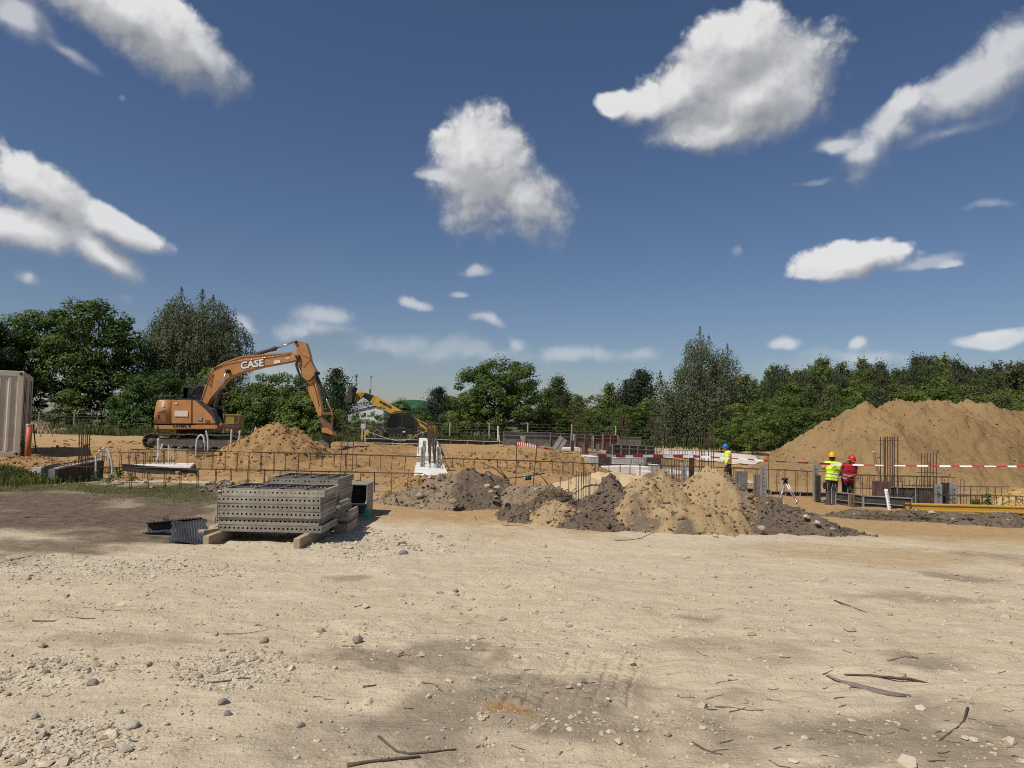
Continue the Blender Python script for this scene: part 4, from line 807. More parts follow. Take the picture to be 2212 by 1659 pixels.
# cab on the far side
cb = plate('cab', [(560, 990), (508, 745), (506, 620), (520, 600), (545, 592), (690, 588), (880, 600), (905, 640), (925, 985)], .42, .46, M('dark cab interior', (.012, .012, .013), .4), ex)
plate('cab_shell', [(506, 745), (506, 618), (545, 590), (560, 620), (552, 745)], .42, 1.2, dkgrey, cb, .015)
plate('cab_roof', [(520, 604), (545, 590), (690, 585), (880, 596), (900, 616), (700, 606), (545, 612)], .40, 1.22, dkgrey, cb, .012)
plate('cab_window', [(560, 730), (556, 622), (690, 612), (700, 730)], .40, .41, glass('dark cab glass'), cb)
for x_ in (820, 900): MB().bar(E(x_, 600, .42), E(x_ + 22, 985, .42), .07, .07).build('cab_pillar', blackm, cb, False, .008)
for x_ in (895,): MB().bar(E(x_, 600, 1.18), E(x_ + 22, 985, 1.18), .07, .07).build('cab_pillar', blackm, cb, False, .008)
plate('cab_floor', [(700, 1010), (930, 990), (935, 1045), (700, 1050)], -.5, 1.15, blackm, ex, .015)
plate('tool_box', [(868, 985), (915, 985), (905, 1020), (870, 1015)], -1.1, -.6, paint_o, ex, .015)
# boom, arm and cylinders
bo = plate('boom', [(688, 745), (760, 545), (800, 435), (832, 402), (930, 343), (1130, 278), (1400, 255), (1640, 236), (1692, 252), (1740, 280), (1735, 320), (1690, 322), (1600, 342), (1350, 388), (1100, 452), (1005, 495), (960, 525), (885, 620), (800, 720), (760, 790), (715, 790)], -.2, .2, paint_o, ex, .02, 2)
plate('boom_edge', [(700, 745), (768, 548), (808, 440), (838, 408), (934, 350), (1132, 286), (1640, 244), (1640, 232), (1400, 250), (1130, 273), (928, 338), (828, 398), (796, 432), (756, 543), (690, 742)], -.225, .225, paint_o, bo)
plate('arm', [(1658, 118), (1700, 107), (1802, 136), (1842, 270), (1852, 330), (1905, 432), (1898, 520), (1960, 780), (1975, 880), (1962, 915), (1930, 905), (1890, 800), (1800, 590), (1742, 430), (1692, 312), (1688, 250), (1700, 182), (1668, 142)], -.17, .17, paint_o, ex, .02, 2)
bl = plate('cylinder_bracket', [(1085, 300), (1110, 282), (1160, 272), (1180, 300), (1150, 312)], -.13, .13, paint_o, bo, .01)
def ram(nm, a, b_, c, yy, r, parent):
    t = MB().tube([E(*a, yy), E(*b_, yy)], r, 12).build(nm, hyd, parent, False)
    pa, pb = Vector(E(*a, yy)), Vector(E(*b_, yy)); dd = (pb - pa).normalized()
    MB().tube([pb - dd * .16, pb + dd * .02], r * 1.22, 12).build('gland', hyd, t); MB().tube([pb, E(*c, yy)], r * .5, 10).build('rod', chrome, t, True)
ram('arm_cylinder', (1160, 288), (1480, 194), (1672, 128), 0, .075, ex)
for yy in (-.33, .33): ram('boom_cylinder', (842, 812), (898, 640), (965, 432), yy, .085, ex)
ram('bucket_cylinder', (1900, 455), (2005, 700), (2070, 862), 0, .068, ex)
for (a, r_, w_) in (((968, 430), .075, .8), ((1690, 125), .06, .5), ((1715, 282), .09, .5), ((1905, 450), .07, .42), ((845, 815), .08, .8)):
    p = E(*a, -w_ / 2); MB().tube([p, (p[0], w_ / 2, p[2])], r_, 12).build('pivot_pin', blackm, ex, True)
# linkage, coupler and bucket
for yy in (-.2, .2):
    MB().bar(E(1960, 885, yy), E(2085, 880, yy), .05, .11).build('link_bar', mud, ex, False, .01)
    MB().bar(E(2085, 875, yy), E(2075, 1060, yy), .05, .12).build('link_bar', mud, ex, False, .01)
plate('stick_end', [(1930, 880), (1978, 880), (2010, 960), (2060, 1000), (2085, 1045), (2040, 1080), (1985, 1040), (1950, 970)], -.15, .15, mud, ex, .03)
plate('coupler_plate', [(1962, 1030), (2010, 1030), (2090, 1075), (2080, 1112), (1965, 1078)], -.24, .24, paint_o, ex, .02)
bk = plate('coupler', [(1985, 1088), (2058, 1108), (2050, 1200), (2010, 1205), (1975, 1140)], -.19, .19, blackm, ex, .02)
bu = MB()
for yy in (-.34, .32): bu.prism(Ep([(1975, 1160), (2040, 1200), (2040, 1290), (1995, 1345), (1930, 1385), (1892, 1300), (1905, 1230), (1940, 1175)], yy), yy, yy + .025)
shell = [(1975, 1160), (2040, 1200), (2040, 1290), (1995, 1345), (1930, 1385)]
for a, b_ in zip(shell, shell[1:]):
    pa, pb = E(*a, 0), E(*b_, 0); bu.bar((pa[0], 0, pa[2]), (pb[0], 0, pb[2]), .66, .025, (0, 1, 0)) if False else bu.add([(pa[0], -.34, pa[2]), (pb[0], -.34, pb[2]), (pb[0], .345, pb[2]), (pa[0], .345, pa[2]), (pa[0] - .03, -.34, pa[2] + .01), (pb[0] - .03, -.34, pb[2] + .01), (pb[0] - .03, .345, pb[2] + .01), (pa[0] - .03, .345, pa[2] + .01)], [(0, 1, 2, 3), (7, 6, 5, 4), (0, 4, 5, 1), (3, 2, 6, 7), (0, 3, 7, 4), (1, 5, 6, 2)])
bub = bu.build('bucket', M('sandy bucket steel', (.19, .135, .095), .8, 0, .3, 6, .3, 30, (.36, .22, .1), .7, 4), ex)
for k in range(4):
    a = E(1930, 1385, 0); MB().bar((a[0], -.28 + k * .19, a[2]), (a[0] - .13, -.28 + k * .19, a[2] - .05), .06, .05).build('tooth', mud, bub, False, .008)
# hoses
def hose(pts, r=.022, m_=rubber, nm='hose', par=None):
    P = [Vector(p) for p in pts]; out = []
    for i in range(len(P) - 1):
        p0, p1, p2, p3 = P[max(i - 1, 0)], P[i], P[i + 1], P[min(i + 2, len(P) - 1)]
        for k in range(6):
            t = k / 6; out.append(.5 * ((2 * p1) + (p2 - p0) * t + (2 * p0 - 5 * p1 + 4 * p2 - p3) * t * t + (3 * p1 - p0 - 3 * p2 + p3) * t ** 3))
    out.append(P[-1]); return MB().tube(out, r, 6).build(nm, m_, par or ex, True)
for k in range(4):
    hose([E(690 - k * 14, 735, -.1 + k * .06), E(600 - k * 8, 690 - k * 10, -.2 + k * .05), E(640, 612 - k * 8, -.22 + k * .05), E(740, 560 - k * 6, -.23 + k * .05), E(795, 440, -.22 + k * .04)])
for k in range(3): hose([E(830 + k * 6, 412, -.23), E(930, 300 - k * 18, -.2 + k * .1), E(1030, 272 - k * 8, -.15 + k * .1), E(1120, 282, -.1 + k * .05)], .016)
for k in range(3): hose([E(1690, 268 + k * 12, -.22), E(1725, 300, -.26), E(1712 - k * 10, 360, -.27), E(1735 - k * 5, 460, -.25), E(1780, 520 + k * 14, -.24), E(1850, 540 - k * 10, -.24), E(1895, 470, -.2)], .024)
hose([E(1735, 520, -.22), E(1740, 580, -.24), E(1790, 590, -.22), E(1830, 560, -.2)], .016)
for k in range(3): hose([E(800 + k * 12, 440 + k * 8, -.23), E(780 + k * 14, 500, -.235), E(760 + k * 16, 560 + k * 14, -.23)], .014, paint_o, 'pipe')
hose([E(830, 400, -.24), E(1000, 340, -.235), E(1300, 300, -.225), E(1640, 250, -.22)], .012, paint_o, 'pipe')
hose([E(1720, 200, -.19), E(1760, 260, -.19), E(1840, 300, -.19), E(1770, 390, -.19)], .01, paint_o, 'pipe'); hose([E(1880, 560, -.18), E(1920, 700, -.18), E(1940, 800, -.18)], .014)
# lettering
def letters(body, ctr, yy, w_m, ang, mat, parent, fn, bold=.0, shear=0, out=None, nm='lettering', sy=1):
    me = text_mesh(body, 1, bold, shear, .004); xs = [v.co.x for v in me.vertices]; s_ = w_m / (max(xs) - min(xs))
    o = link(nm, me, mat, parent, fn(*ctr, yy)); o.rotation_euler = (R(90), -R(ang), 0); o.scale = (s_, s_ * sy, 1)
    return o
wl_ = 255 * .003906
letters('CASE', (1230, 362), -.2055, wl_ * 1.03, 9, blackm, ex, E, .085, .12, sy=.95); letters('CASE', (1228, 362), -.2115, wl_ * .97, 9, wpaint, ex, E, .035, .12, sy=.98)
letters('CX145C', (470, 1012), -1.228, .56, 0, blackm, ex, E, .03, .2); letters('SR', (575, 1014), -1.228, .11, 0, blackm, ex, E, .03, .2)
plate('sticker', [(1460, 325), (1528, 315), (1530, 345), (1462, 356)], -.215, -.2, wpaint, ex); plate('sticker', [(1590, 290), (1630, 284), (1632, 308), (1595, 312)], -.215, -.2, M('grey sticker', (.4, .4, .45), .5), ex)

# ------------------------------------------------------------------ telehandler
TY = 53.0; yel = M('worn yellow machine paint', (.58, .36, .04), .45, 0, .12, 3, .05, 40, (.35, .24, .1), .5, 1.6, .4, .1)
tp = at((1300 + 960 / 3.253) / 1.85172, (1450 + 1085 / 3.253) / 1.85172, TY); th = thing('telehandler', 'yellow telehandler with black cab and raised boom parked facing left', 'telehandler', (tp[0], TY, g1(tp[0], TY)))
T = mapper(1300, 1450, 3.253, TY, th.location)
def Tp(pts, y): return [(T(a, b, y)[0], T(a, b, y)[2]) for a, b in pts]
def tpl(name, pts, y0, y1, mat, parent=th, bev=.015, seg=1): return MB().prism(Tp(pts, y0), y0, y1).build(name, mat, parent, False, bev, seg)
wr = T(685, 977, -.8)
gz0 = wr[2]
for wx in (685, 1232):
    for yy in (-.82, .82):
        p = T(wx, 977, yy); w = MB().lathe([(.28, -.17), (.34, -.19), (.56, -.19), (.60, -.13), (.60, .13), (.56, .19), (.34, .19), (.28, .17)], 28).build('wheel', rubber, th, True, 0, 1, (p[0], yy, .60))
        rm = MB().lathe([(.05, -.12), (.2, -.10), (.26, -.175), (.30, -.175), (.30, .175), (.1, .1)], 20).build('rim', yel, w, True)
        for k in range(22):
            a = 2 * math.pi * k / 22; b = MB().box(-.035, .035, -.18, .0, .585, .625).build('tread_lug', rubber, w) if k == 0 else link('tread_lug', b.data, rubber, w); b.rotation_euler = (0, a, 0); 
            c2 = link('tread_lug', b.data, rubber, w, (0, .18, 0)); c2.rotation_euler = (0, a + .14, 0)
tpl('chassis', [(560, 950), (830, 930), (1200, 940), (1400, 900), (1400, 1010), (1150, 1030), (800, 1030), (600, 1000)], -.5, .5, blackm)
for (a, b_) in ((585, 785), (1130, 1330)): tpl('mudguard', [(a, 905), (a + 30, 865), (a + 95, 832), (a + 165, 838), (b_ + 10, 900), (b_ - 8, 905), (a + 155, 856), (a + 98, 850), (a + 40, 880), (a + 12, 912)], -1.0, -.55, yel)
tpl('front_frame', [(515, 880), (560, 870), (600, 940), (590, 975), (515, 975)], -.45, .45, yel)
tpl('engine_cover', [(1190, 835), (1290, 838), (1330, 870), (1330, 990), (1190, 1000)], -.95, .9, yel, th, .04, 2)
tpl('counterweight', [(1360, 830), (1395, 818), (1422, 835), (1434, 880), (1432, 950), (1400, 1000), (1345, 1000), (1340, 850)], -1.0, 1.0, yel, th, .05, 3)
tpl('side_panel', [(800, 855), (1195, 850), (1195, 890), (1150, 968), (830, 972), (800, 900)], -1.02, -.4, blackm)
tpl('step', [(1075, 940), (1135, 940), (1130, 985), (1075, 985)], -1.06, -.9, yel)
tpl('label', [(1010, 893), (1045, 893), (1045, 912), (1010, 912)], -1.035, -1.01, wpaint)
# cab
cf = MB()
out = [(788, 855), (792, 790), (868, 660), (920, 640), (1118, 645), (1160, 730), (1192, 840), (1188, 858)]
for yy in (-.98, -.12):
    for a, b_ in zip(out, out[1:]): cf.bar(T(*a, yy), T(*b_, yy), .075, .075, (0, 1, 0))
    cf.bar(T(1003, 640, yy), T(1003, 855, yy), .075, .075, (0, 1, 0))
for a in (out[2], out[3], out[4], out[6], out[1]): cf.bar(T(*a, -.98), T(*a, -.12), .06, .06)
cab = cf.build('cab', dkgrey, th)
tpl('cab_roof', [(900, 648), (925, 632), (1115, 636), (1128, 652)], -1.0, -.1, dkgrey, cab)
tpl('cab_window', [(800, 845), (802, 795), (875, 668), (925, 655), (998, 655), (998, 845)], -.985, -.98, glass('dark cab glass'), cab, 0); tpl('cab_window', [(1008, 655), (1110, 658), (1182, 838), (1008, 840)], -.985, -.98, glass('dark cab glass'), cab, 0)
tpl('seat', [(1040, 850), (1035, 800), (1120, 800), (1135, 740), (1160, 745), (1150, 850)], -.7, -.3, blackm, cab, .03); tpl('console', [(830, 850), (850, 790), (920, 780), (940, 850)], -.8, -.25, blackm, cab, .03)
hose([T(905, 780, -.5), T(925, 760, -.5), T(945, 730, -.5)], .03, blackm, 'steering_column', cab)
# boom
tb_ = tpl('boom', [(1325, 800), (1170, 722), (1000, 632), (670, 438), (640, 455), (588, 520), (640, 560), (830, 655), (1000, 760), (1220, 845), (1300, 850)], .05, .42, yel, th, .02, 2)
tpl('boom_section', [(668, 442), (640, 432), (520, 392), (492, 445), (590, 520), (640, 460)], .1, .37, blackm); tpl('boom_collar', [(640, 432), (668, 440), (610, 532), (585, 516)], .03, .44, yel)
tpl('boom_head', [(452, 364), (522, 394), (488, 452), (440, 486), (408, 512), (350, 512), (356, 458)], .08, .39, yel)
tpl('carriage', [(330, 300), (370, 325), (345, 385), (362, 420), (352, 520), (300, 530), (240, 510), (255, 460), (300, 400), (290, 380)], -.55, .95, M('grimy dark steel', (.06, .045, .035), .8, 0, .3, 6, .3, 20), th, .02)
hose([T(310, 620, -.2), T(360, 560, -.2), T(460, 535, -.2), T(560, 570, -.2), T(590, 615, -.2)], .03, rubber, 'hose', th); hose([T(440, 480, 0), T(455, 430, 0), T(500, 400, 0), T(560, 470, 0)], .025, rubber, 'hose', th)
for k in range(3): hose([T(1230 + k * 14, 765 + k * 6, .02), T(1280 + k * 10, 800, -.02), T(1330, 840 + k * 10, -.02)], .03, rubber, 'hose', th)
p_ = T(585, 410, .2); MB().bar(p_, (p_[0] - .02, p_[1], p_[2] + .35), .1, .1).build('work_light', mud, th)
letters('KOMATSU', (786, 548), .036, 1.02, -27, blackm, th, T, .04, .1, sy=1.1)
rb_ = MB()
for a, b_ in zip([(690, 570), (720, 590), (735, 560), (752, 572), (790, 605)], [(720, 590), (735, 560), (752, 572), (790, 605), (700, 575)]): rb_.bar(T(*a, .04), T(*b_, .04), .012, .02, (0, 1, 0))
rb_.build('emblem', blackm, th)

# ------------------------------------------------------------------ far background things
def far_root(name, label, cat, vx, Y): return thing(name, label, cat, (at(vx, 905, Y)[0], Y, 0))
dm = far_root('biogas_dome', 'far green domed digester tank behind the telehandler', 'dome', 893, 440); rD = 34 * 440 / FPX * 1.75; zb = at(893, 886, 440)[2]; zt = at(893, 863.5, 440)[2]
dgn = M('green membrane', (.018, .085, .032), .6, 0, .1, .3, 0); dgd = M('dark green tank wall', (.012, .035, .022), .6, 0, .1, .3, 0)
MB().lathe([(rD * math.cos(a * .1963), zb + (zt - zb) * math.sin(a * .1963)) for a in range(9)], 40, (0, 0, 0), 'z').build('membrane_roof', dgn, dm, True)
MB().lathe([(rD, -1), (rD, zb)], 40, (0, 0, 0), 'z').build('tank_wall', dgd, dm, True)
BY = 210; bs = far_root('farm_building', 'distant white gabled shed half hidden behind the telehandler boom', 'building', 795, BY)
Bm = mapper(1300, 1450, 3.253, BY, bs.location); wallm = M('white render', (.62, .62, .60), .8, 0, .1, 1, 0); roofm = M('pale sheet roof', (.6, .61, .62), .5, 0, .08, .5, 0)
def Bq(pts, y): return [(Bm(a, b, y)[0], Bm(a, b, y)[2]) for a, b in pts]
zg = 905
MB().prism(Bq([(300, 640), (300, 830), (760, 830), (760, 600), (640, 572)], 0), 0, 14).build('wall', wallm, bs)
MB().prism(Bq([(285, 648), (640, 562), (770, 598), (770, 588), (640, 552), (285, 636)], 0), -.4, 14.4).build('roof', roofm, bs)
for k in range(3): MB().prism(Bq([(400 + k * 100, 660 - k * 6), (430 + k * 100, 660 - k * 6), (430 + k * 100, 690), (400 + k * 100, 690)], 0), -.1, .1).build('window', dkgrey, bs)
b2 = far_root('farm_building', 'distant grey building block rising behind the white shed', 'building', 765, 235); Bm2 = mapper(1300, 1450, 3.253, 235, b2.location)
gw = M('blue grey cladding', (.28, .33, .38), .7, 0, .1, .5, 0)
def Bq2(pts): return [(Bm2(a, b, 0)[0], Bm2(a, b, 0)[2]) for a, b in pts]
MB().prism(Bq2([(300, 560), (300, 800), (700, 800), (700, 560), (560, 545), (400, 530)]), 0, 15).build('wall', M('grey cladding', (.3, .31, .32), .7, 0, .1, .5, 0), b2); MB().prism(Bq2([(465, 500), (550, 500), (550, 548), (465, 548)]), 2, 9).build('tower_block', gw, b2)
for k in range(2): MB().prism(Bq2([(480 + k * 36, 512), (505 + k * 36, 512), (505 + k * 36, 530), (480 + k * 36, 530)]), 1.9, 2.1).build('window', dkgrey, b2)
def mast(label, vx, vtop, Y, w, cols, equip):
    t = far_root('radio_mast', label, 'mast', vx, Y); H = at(vx, vtop, Y)[2]; n = 14
    for i in range(n):
        z0, z1 = H * i / n, H * (i + 1) / n; mb = MB()
        for (a, b_) in ((-1, -1), (1, -1), (0, 1)): mb.bar((a * w, b_ * w, z0), (a * w, b_ * w, z1), w * .35, w * .35)
        mb.bar((-w, -w, z0), (w, -w, z1), w * .2, w * .2); mb.bar((w, -w, z0), (0, w, z1), w * .2, w * .2); mb.build('lattice_section', cols[i % len(cols)], t)
    for (f, s_) in equip:
        mb = MB()
        for k in range(3): a = k * 2.1; mb.box(math.cos(a) * w * 2 - s_ * .4, math.cos(a) * w * 2 + s_ * .4, math.sin(a) * w * 2 - s_ * .3, math.sin(a) * w * 2 + s_ * .3, H * f - s_, H * f + s_)
        mb.build('antenna', cols[0], t)
ms_ = M('mast steel', (.32, .33, .35), .6, 0, .1, 1, 0); mr_ = M('mast red', (.35, .06, .04), .6, 0, .1, 1, 0)
mast('far grey lattice radio mast left of the telehandler boom', 766, 809, 620, .55, [ms_], [(.97, 1.5), (.78, 1.2)]); mast('far red and white radio mast above the telehandler boom', 799, 813, 660, .4, [mr_, mr_, ms_], [(.99, .6)])

# ------------------------------------------------------------------ site cabins
beige = M('beige cabin paint', (.55, .49, .39), .55, 0, .06, 2, .04, 20, (.33, .27, .2), .5, 1.3)
def cabin(label, vx, vy, Y, L_, Wd, H, rz):
    p = at(vx, vy, Y); t = thing('site_container', label, 'container', (p[0], Y, min(p[2], g1(p[0], Y) + .06)), rz)
    # local frame: near right corner at origin, long side runs to -x, short end runs to +y
    MB().box(-L_ + .04, -.04, .03, Wd - .04, .12, H - .1).build('body', beige, t)
    fr = MB()
    for (x_, y_) in ((0, 0), (-L_, 0), (0, Wd), (-L_, Wd)): fr.box(x_ - .16 if x_ == 0 else x_, x_ if x_ == 0 else x_ + .16, y_ if y_ == 0 else y_ - .16, y_ + .16 if y_ == 0 else y_, 0, H)
    for z_ in (0, H - .17):
        fr.box(-L_ + .16, -.16, 0, .1, z_, z_ + .17); fr.box(-L_ + .16, -.16, Wd - .1, Wd, z_, z_ + .17); fr.box(-.1, -.002, .16, Wd - .16, z_, z_ + .17); fr.box(-L_, -L_ + .1, .16, Wd - .16, z_, z_ + .17)
    fr.build('frame', beige, t, False, .012)
    rib = MB().prism([(-.05, 0), (-.03, -.03), (.03, -.03), (.05, 0)], .17, H - .17).mesh('wall_rib')
    rb = MB().add([(-.06, .03, .2), (-.03, .0, .2), (.03, .0, .2), (.06, .03, .2), (-.06, .03, H - .2), (-.03, .0, H - .2), (.03, .0, H - .2), (.06, .03, H - .2)], [(0, 1, 5, 4), (1, 2, 6, 5), (2, 3, 7, 6), (0, 3, 2, 1), (4, 5, 6, 7)]).mesh('wall_rib')
    for k in range(int((L_ - .5) / .28)): link('wall_rib', rb, beige, t, (-.36 - k * .28, 0.0, 0))
    for y_ in (.55, 1.25): MB().box(-.005, .012, y_, y_ + .02, .25, H - .2).build('seam', dkgrey, t)
    for (x_, z_) in ((-.08, .1), (-.08, H - .09)):
        MB().lathe([(.045, -.006), (.045, .004)], 12, (x_, 0, z_)).build('corner_hole', blackm, t)
    for (y_, z0, z1) in ((.62, H - .75, H - .38), (1.62, H - 1.05, H - .55)): MB().box(.001, .01, y_, y_ + .18, z0, z1).build('sticker', M('grey sign', (.36, .34, .31), .6, 0, .4, 25), t)
    for (y_, z0, z1) in ((.6, 1.0, 1.5), (.68, .6, 2.0)): MB().box(.001, .012, y_, y_ + .03, z0, z1).build('door_bar', M('grey bar', (.25, .24, .22), .5), t)
    MB().box(-.03, .02, .2, .5, .14, .3).build('sill_box', beige, t, False, .01)
    return t
c1 = cabin('beige site container with wall ribs at the left picture edge', 42, 987, 23.2, 6.0, 2.35, 2.78, R(31))
p = c1.matrix_basis @ Vector((.02, 2.38, 0))
c2 = thing('site_container', 'second beige container standing right behind the front one', 'container', (p.x, p.y, c1.location.z), R(31))
for ch in children(c1):
    k = ch.copy(); C.objects.link(k); k.parent = c2
q = c1.matrix_basis @ Vector((-.95, .6, 2.78))
fl = thing('floodlight', 'white floodlight bracket on top of the container', 'floodlight', q); MB().bar((0, 0, 0), (0, 0, .2), .05, .05).build('stand', white, fl); MB().prism([(-.18, .2), (.17, .16), (.17, .26), (.02, .42), (-.18, .36)], -.1, .1).build('lamp_housing', white, fl, False, .01)
# orange pipe with cap, green post
def stake(name, label, cat, vx, vy0, vy1, Y, r, mat, n=10, lean_px=0, group=None):
    a, b_ = at(vx, vy0, Y), at(vx + lean_px, vy1, Y); z0 = min(a[2], g1(a[0], Y)) - .12
    o = MB().tube([(0, 0, z0 - a[2]), tuple(b_ - a)], r, n).build(name, mat, None, False, 0, 1, (a[0], a[1], a[2])); return tag(o, label, cat, group)
pipe_o = M('orange drain pipe', (.45, .115, .05), .5, 0, .1, 3, .02)
pr = gd(64, 22.6); pz = at(64, 918, 22.6)[2] - pr.z
dp = thing('drain_pipe', 'upright orange plastic pipe beside the container', 'pipe', pr); MB().tube([(0, 0, -.1), (0, 0, pz)], .085, 16).build('tube', pipe_o, dp, True); MB().lathe([(.098, pz - .02), (.10, pz + .03), (.03, pz + .035)], 16, (0, 0, 0), 'z').build('cap', M('pale cap', (.5, .48, .44), .6), dp)
stake('fence_picket', 'thin dark green post leaning beside the orange pipe', 'post', 80, 980, 915, 24.0, .018, M('dark green metal', (.02, .04, .025), .6), 6, -8)
for i, (a, b_, c_, d_) in enumerate(((87, 960, 98, 912), (118, 955, 100, 915))):
    p0, p1 = gd(a, 40), at(c_, d_, 40); tag(MB().tube([(0, 0, -.1), tuple(Vector(p1) - p0)], .03, 6).build('timber_pole', wood, None, False, 0, 1, p0), ['leaning pole left of the far pair before the earth heap', 'leaning pole right of the far pair before the earth heap'][i], 'pole')

# ------------------------------------------------------------------ wire fence at the trees
fence = thing('wire_fence', 'long wire fence with wooden posts along the foot of the trees', 'fence', gd(300, 57))
fo = fence.location; post_m = M('grey fence post', (.40, .34, .25), .85, 0, .25, 4, .2)
fv = [20, 84, 160, 257, 352, 440, 530, 604, 700, 790, 880, 972, 1057, 1140, 1235, 1330, 1440, 1542, 1640, 1740]; tops_ = []
for i, vx in enumerate(fv):
    b = gd(vx, 56.5 + .4 * math.sin(i)); r_ = b - fo; h_ = 1.45
    MB().tube([(r_.x, r_.y, r_.z - .3), (r_.x + .02, r_.y, r_.z + h_)], .06, 8).build('post', post_m, fence, False); tops_.append((r_, h_))
wirem = M('galvanised wire', (.13, .125, .115), .6, .2)
for k in range(6):
    z_ = .2 + k * .235; MB().tube([(r_.x, r_.y - .06, r_.z + z_ + .01 * math.sin(i * 3 + k)) for i, (r_, h_) in enumerate(tops_)], .0065, 4, False).build('wire', wirem, fence)

# ------------------------------------------------------------------ reinforcement
BA = R(7)                                      # the building lines run 7 degrees off the picture plane
AX, BX = Vector((math.cos(BA), math.sin(BA), 0)), Vector((-math.sin(BA), math.cos(BA), 0))
def stirrup_mesh(w, h, r=.009, closed=True):
    pts = [(0, -w / 2, 0), (0, -w / 2, h), (0, w / 2, h), (0, w / 2, 0)] + ([(0, -w / 2, 0)] if closed else [])
    return MB().tube(pts, r, 5).mesh('stirrup')
def cage(label, p0, L_, h, w, step, nlong, ang=BA, tie=True, group=None, jitter=.035, r=.0095, name='rebar_cage', zrise=0):
    """row of stirrups tied to straight bars: a wall starter standing in its footing"""
    t = thing(name, label, 'rebar', p0, ang, group); st = stirrup_mesh(w, h + .25, r); rg = random.Random(int(L_ * 100)); n = int(L_ / step) + 1
    for k in range(n):
        o = link('stirrup', st, steel, t, (k * step + rg.uniform(-jitter, jitter), rg.uniform(-.01, .01), -.25 + zrise * k / n + rg.uniform(-.012, .012))); o.rotation_euler = (rg.uniform(-.03, .03), rg.uniform(-.035, .035), rg.uniform(-.06, .06))
    for (yy, zz) in nlong:
        MB().tube([(-.25 + (L_ + .5) * i / 8, yy + rg.uniform(-.01, .01), zz + zrise * i / 8 + rg.uniform(-.012, .012)) for i in range(9)], r * 1.15, 5).build('bar', steel, t)
    return t
def line_pt(vx, vy, x_ref, d_ref):             # meet a line of sight with the vertical plane of a building line
    d = ray(vx, vy); n = BX; t_ = ((x_ref * n.x + d_ref * n.y) - (CAM[0] * n.x + CAM[1] * n.y)) / (d[0] * n.x + d[1] * n.y); return Vector(CAM + d * t_)
# front row in the grass and sand, left of centre
a, b_ = line_pt(285, 1009, -5, 18.4), line_pt(893, 1022, -5, 18.4)
def on_ground(v): return Vector((v.x, v.y, g1(v.x, v.y)))
hh = (a.z + b_.z) / 2 - (g1(a.x, a.y) + g1(b_.x, b_.y)) / 2
cage('front row of rusty stirrups running behind the panel stack', Vector((a.x, a.y, a.z - hh)), (b_ - a).length, hh, .12, .40, [(-.06, hh), (.06, hh - .01)], BA, zrise=b_.z - a.z)
a2 = line_pt(120, 1006, -5, 18.4); tag(MB().tube([(0, 0, 0), tuple((a - a2) * .5 + Vector((0, 0, -.015))), tuple(a - a2)], .009, 5).build('rebar_rod', steel, None, False, 0, 1, a2), 'single long rebar rod stretched in front of the left form boards', 'rebar')
# second row right across the site
segs = [(300, 970, 893, 985, 'long rear row of rusty stirrups between excavator and white footing'), (975, 989, 1292, 1001, 'row of rusty stirrups right of the white footing before the sand bank'), (1292, 1001, 1588, 1010, 'row of rusty stirrups in front of the concrete walls'), (1588, 1010, 1782, 1019, 'row of rusty stirrups above the formwork behind the tripod')]
for (x0, y0, x1, y1, lab) in segs:
    a, b_ = line_pt(x0, y0, -2.75, 25.2), line_pt(x1, y1, -2.75, 25.2); hh = .68
    cage(lab, Vector((a.x, a.y, a.z - hh)), (b_ - a).length, hh, .12, .40, [(-.06, hh), (.06, hh - .02)], BA, zrise=b_.z - a.z)
def column(label, bars, Y, vtop, vbot, r=.011, ties=(), yspread=.25, name='column_rebar'):
    """upright starter bars of one column with their ties"""
    xm = sum(bars) / len(bars); p = gd(xm, Y); t = thing(name, label, 'rebar', p); rg = random.Random(int(xm)); P = []
    for i, vx in enumerate(bars):
        yy = (yspread if i % 2 else -yspread) * .5; a, b_ = at(vx + rg.uniform(-.5, .5), vtop + rg.uniform(0, 2.5), Y + yy), at(vx, vbot, Y + yy)
        a, b_ = Vector(a) - p, Vector(b_) - p; b_.z = min(b_.z, g1(p.x + b_.x, p.y + b_.y) - p.z - .15); P.append((a, b_))
        MB().tube([tuple(b_), tuple((a + b_) / 2 + Vector((rg.uniform(-.01, .01), 0, 0))), tuple(a)], r, 6).build('bar', steel, t)
    for f in ties:
        pts = [a * (1 - f) + b_ * f for a, b_ in P]; xs = sorted(q.x for q in pts); z_ = sum(q.z for q in pts) / len(pts)
        MB().tube([(xs[0], -yspread / 2, z_), (xs[-1], -yspread / 2, z_), (xs[-1], yspread / 2, z_), (xs[0], yspread / 2, z_), (xs[0], -yspread / 2, z_)], .006, 4).build('tie', steel, t)
    return t
def vw6(x): return (2600 + x / 2.765) / 1.85172
def vw7(x): return (3150 + x / 2.338) / 1.85172
def vh7(y): return (1550 + y / 2.338) / 1.85172
column('six rusty column bars left of the blue helmet worker', [vw6(x) for x in (545, 570, 600, 648, 676, 700)], 27, 930, 1010, .016, (.04, .5))
column('tall cluster of column bars right of the red helmet worker', [vw7(x) for x in (870, 903, 914, 938, 960, 980, 998, 1030)], 24.2, vh7(455), vh7(905), .017, (.05, .6), .3)
column('shorter cluster of column bars behind the yellow beams', [vw7(x) for x in (1252, 1286, 1312, 1336, 1362, 1392)], 22.8, vh7(610), vh7(1075), .013, (.32, .7), .3)
column('six tall bars rising from the left form boards', [(x / 4.424) / 1.85172 for x in (1415, 1450, 1478, 1522, 1550, 1592)], 19.4, (1640 + 172 / 4.424) / 1.85172, (1640 + 890 / 4.424) / 1.85172, .013, (), .25)
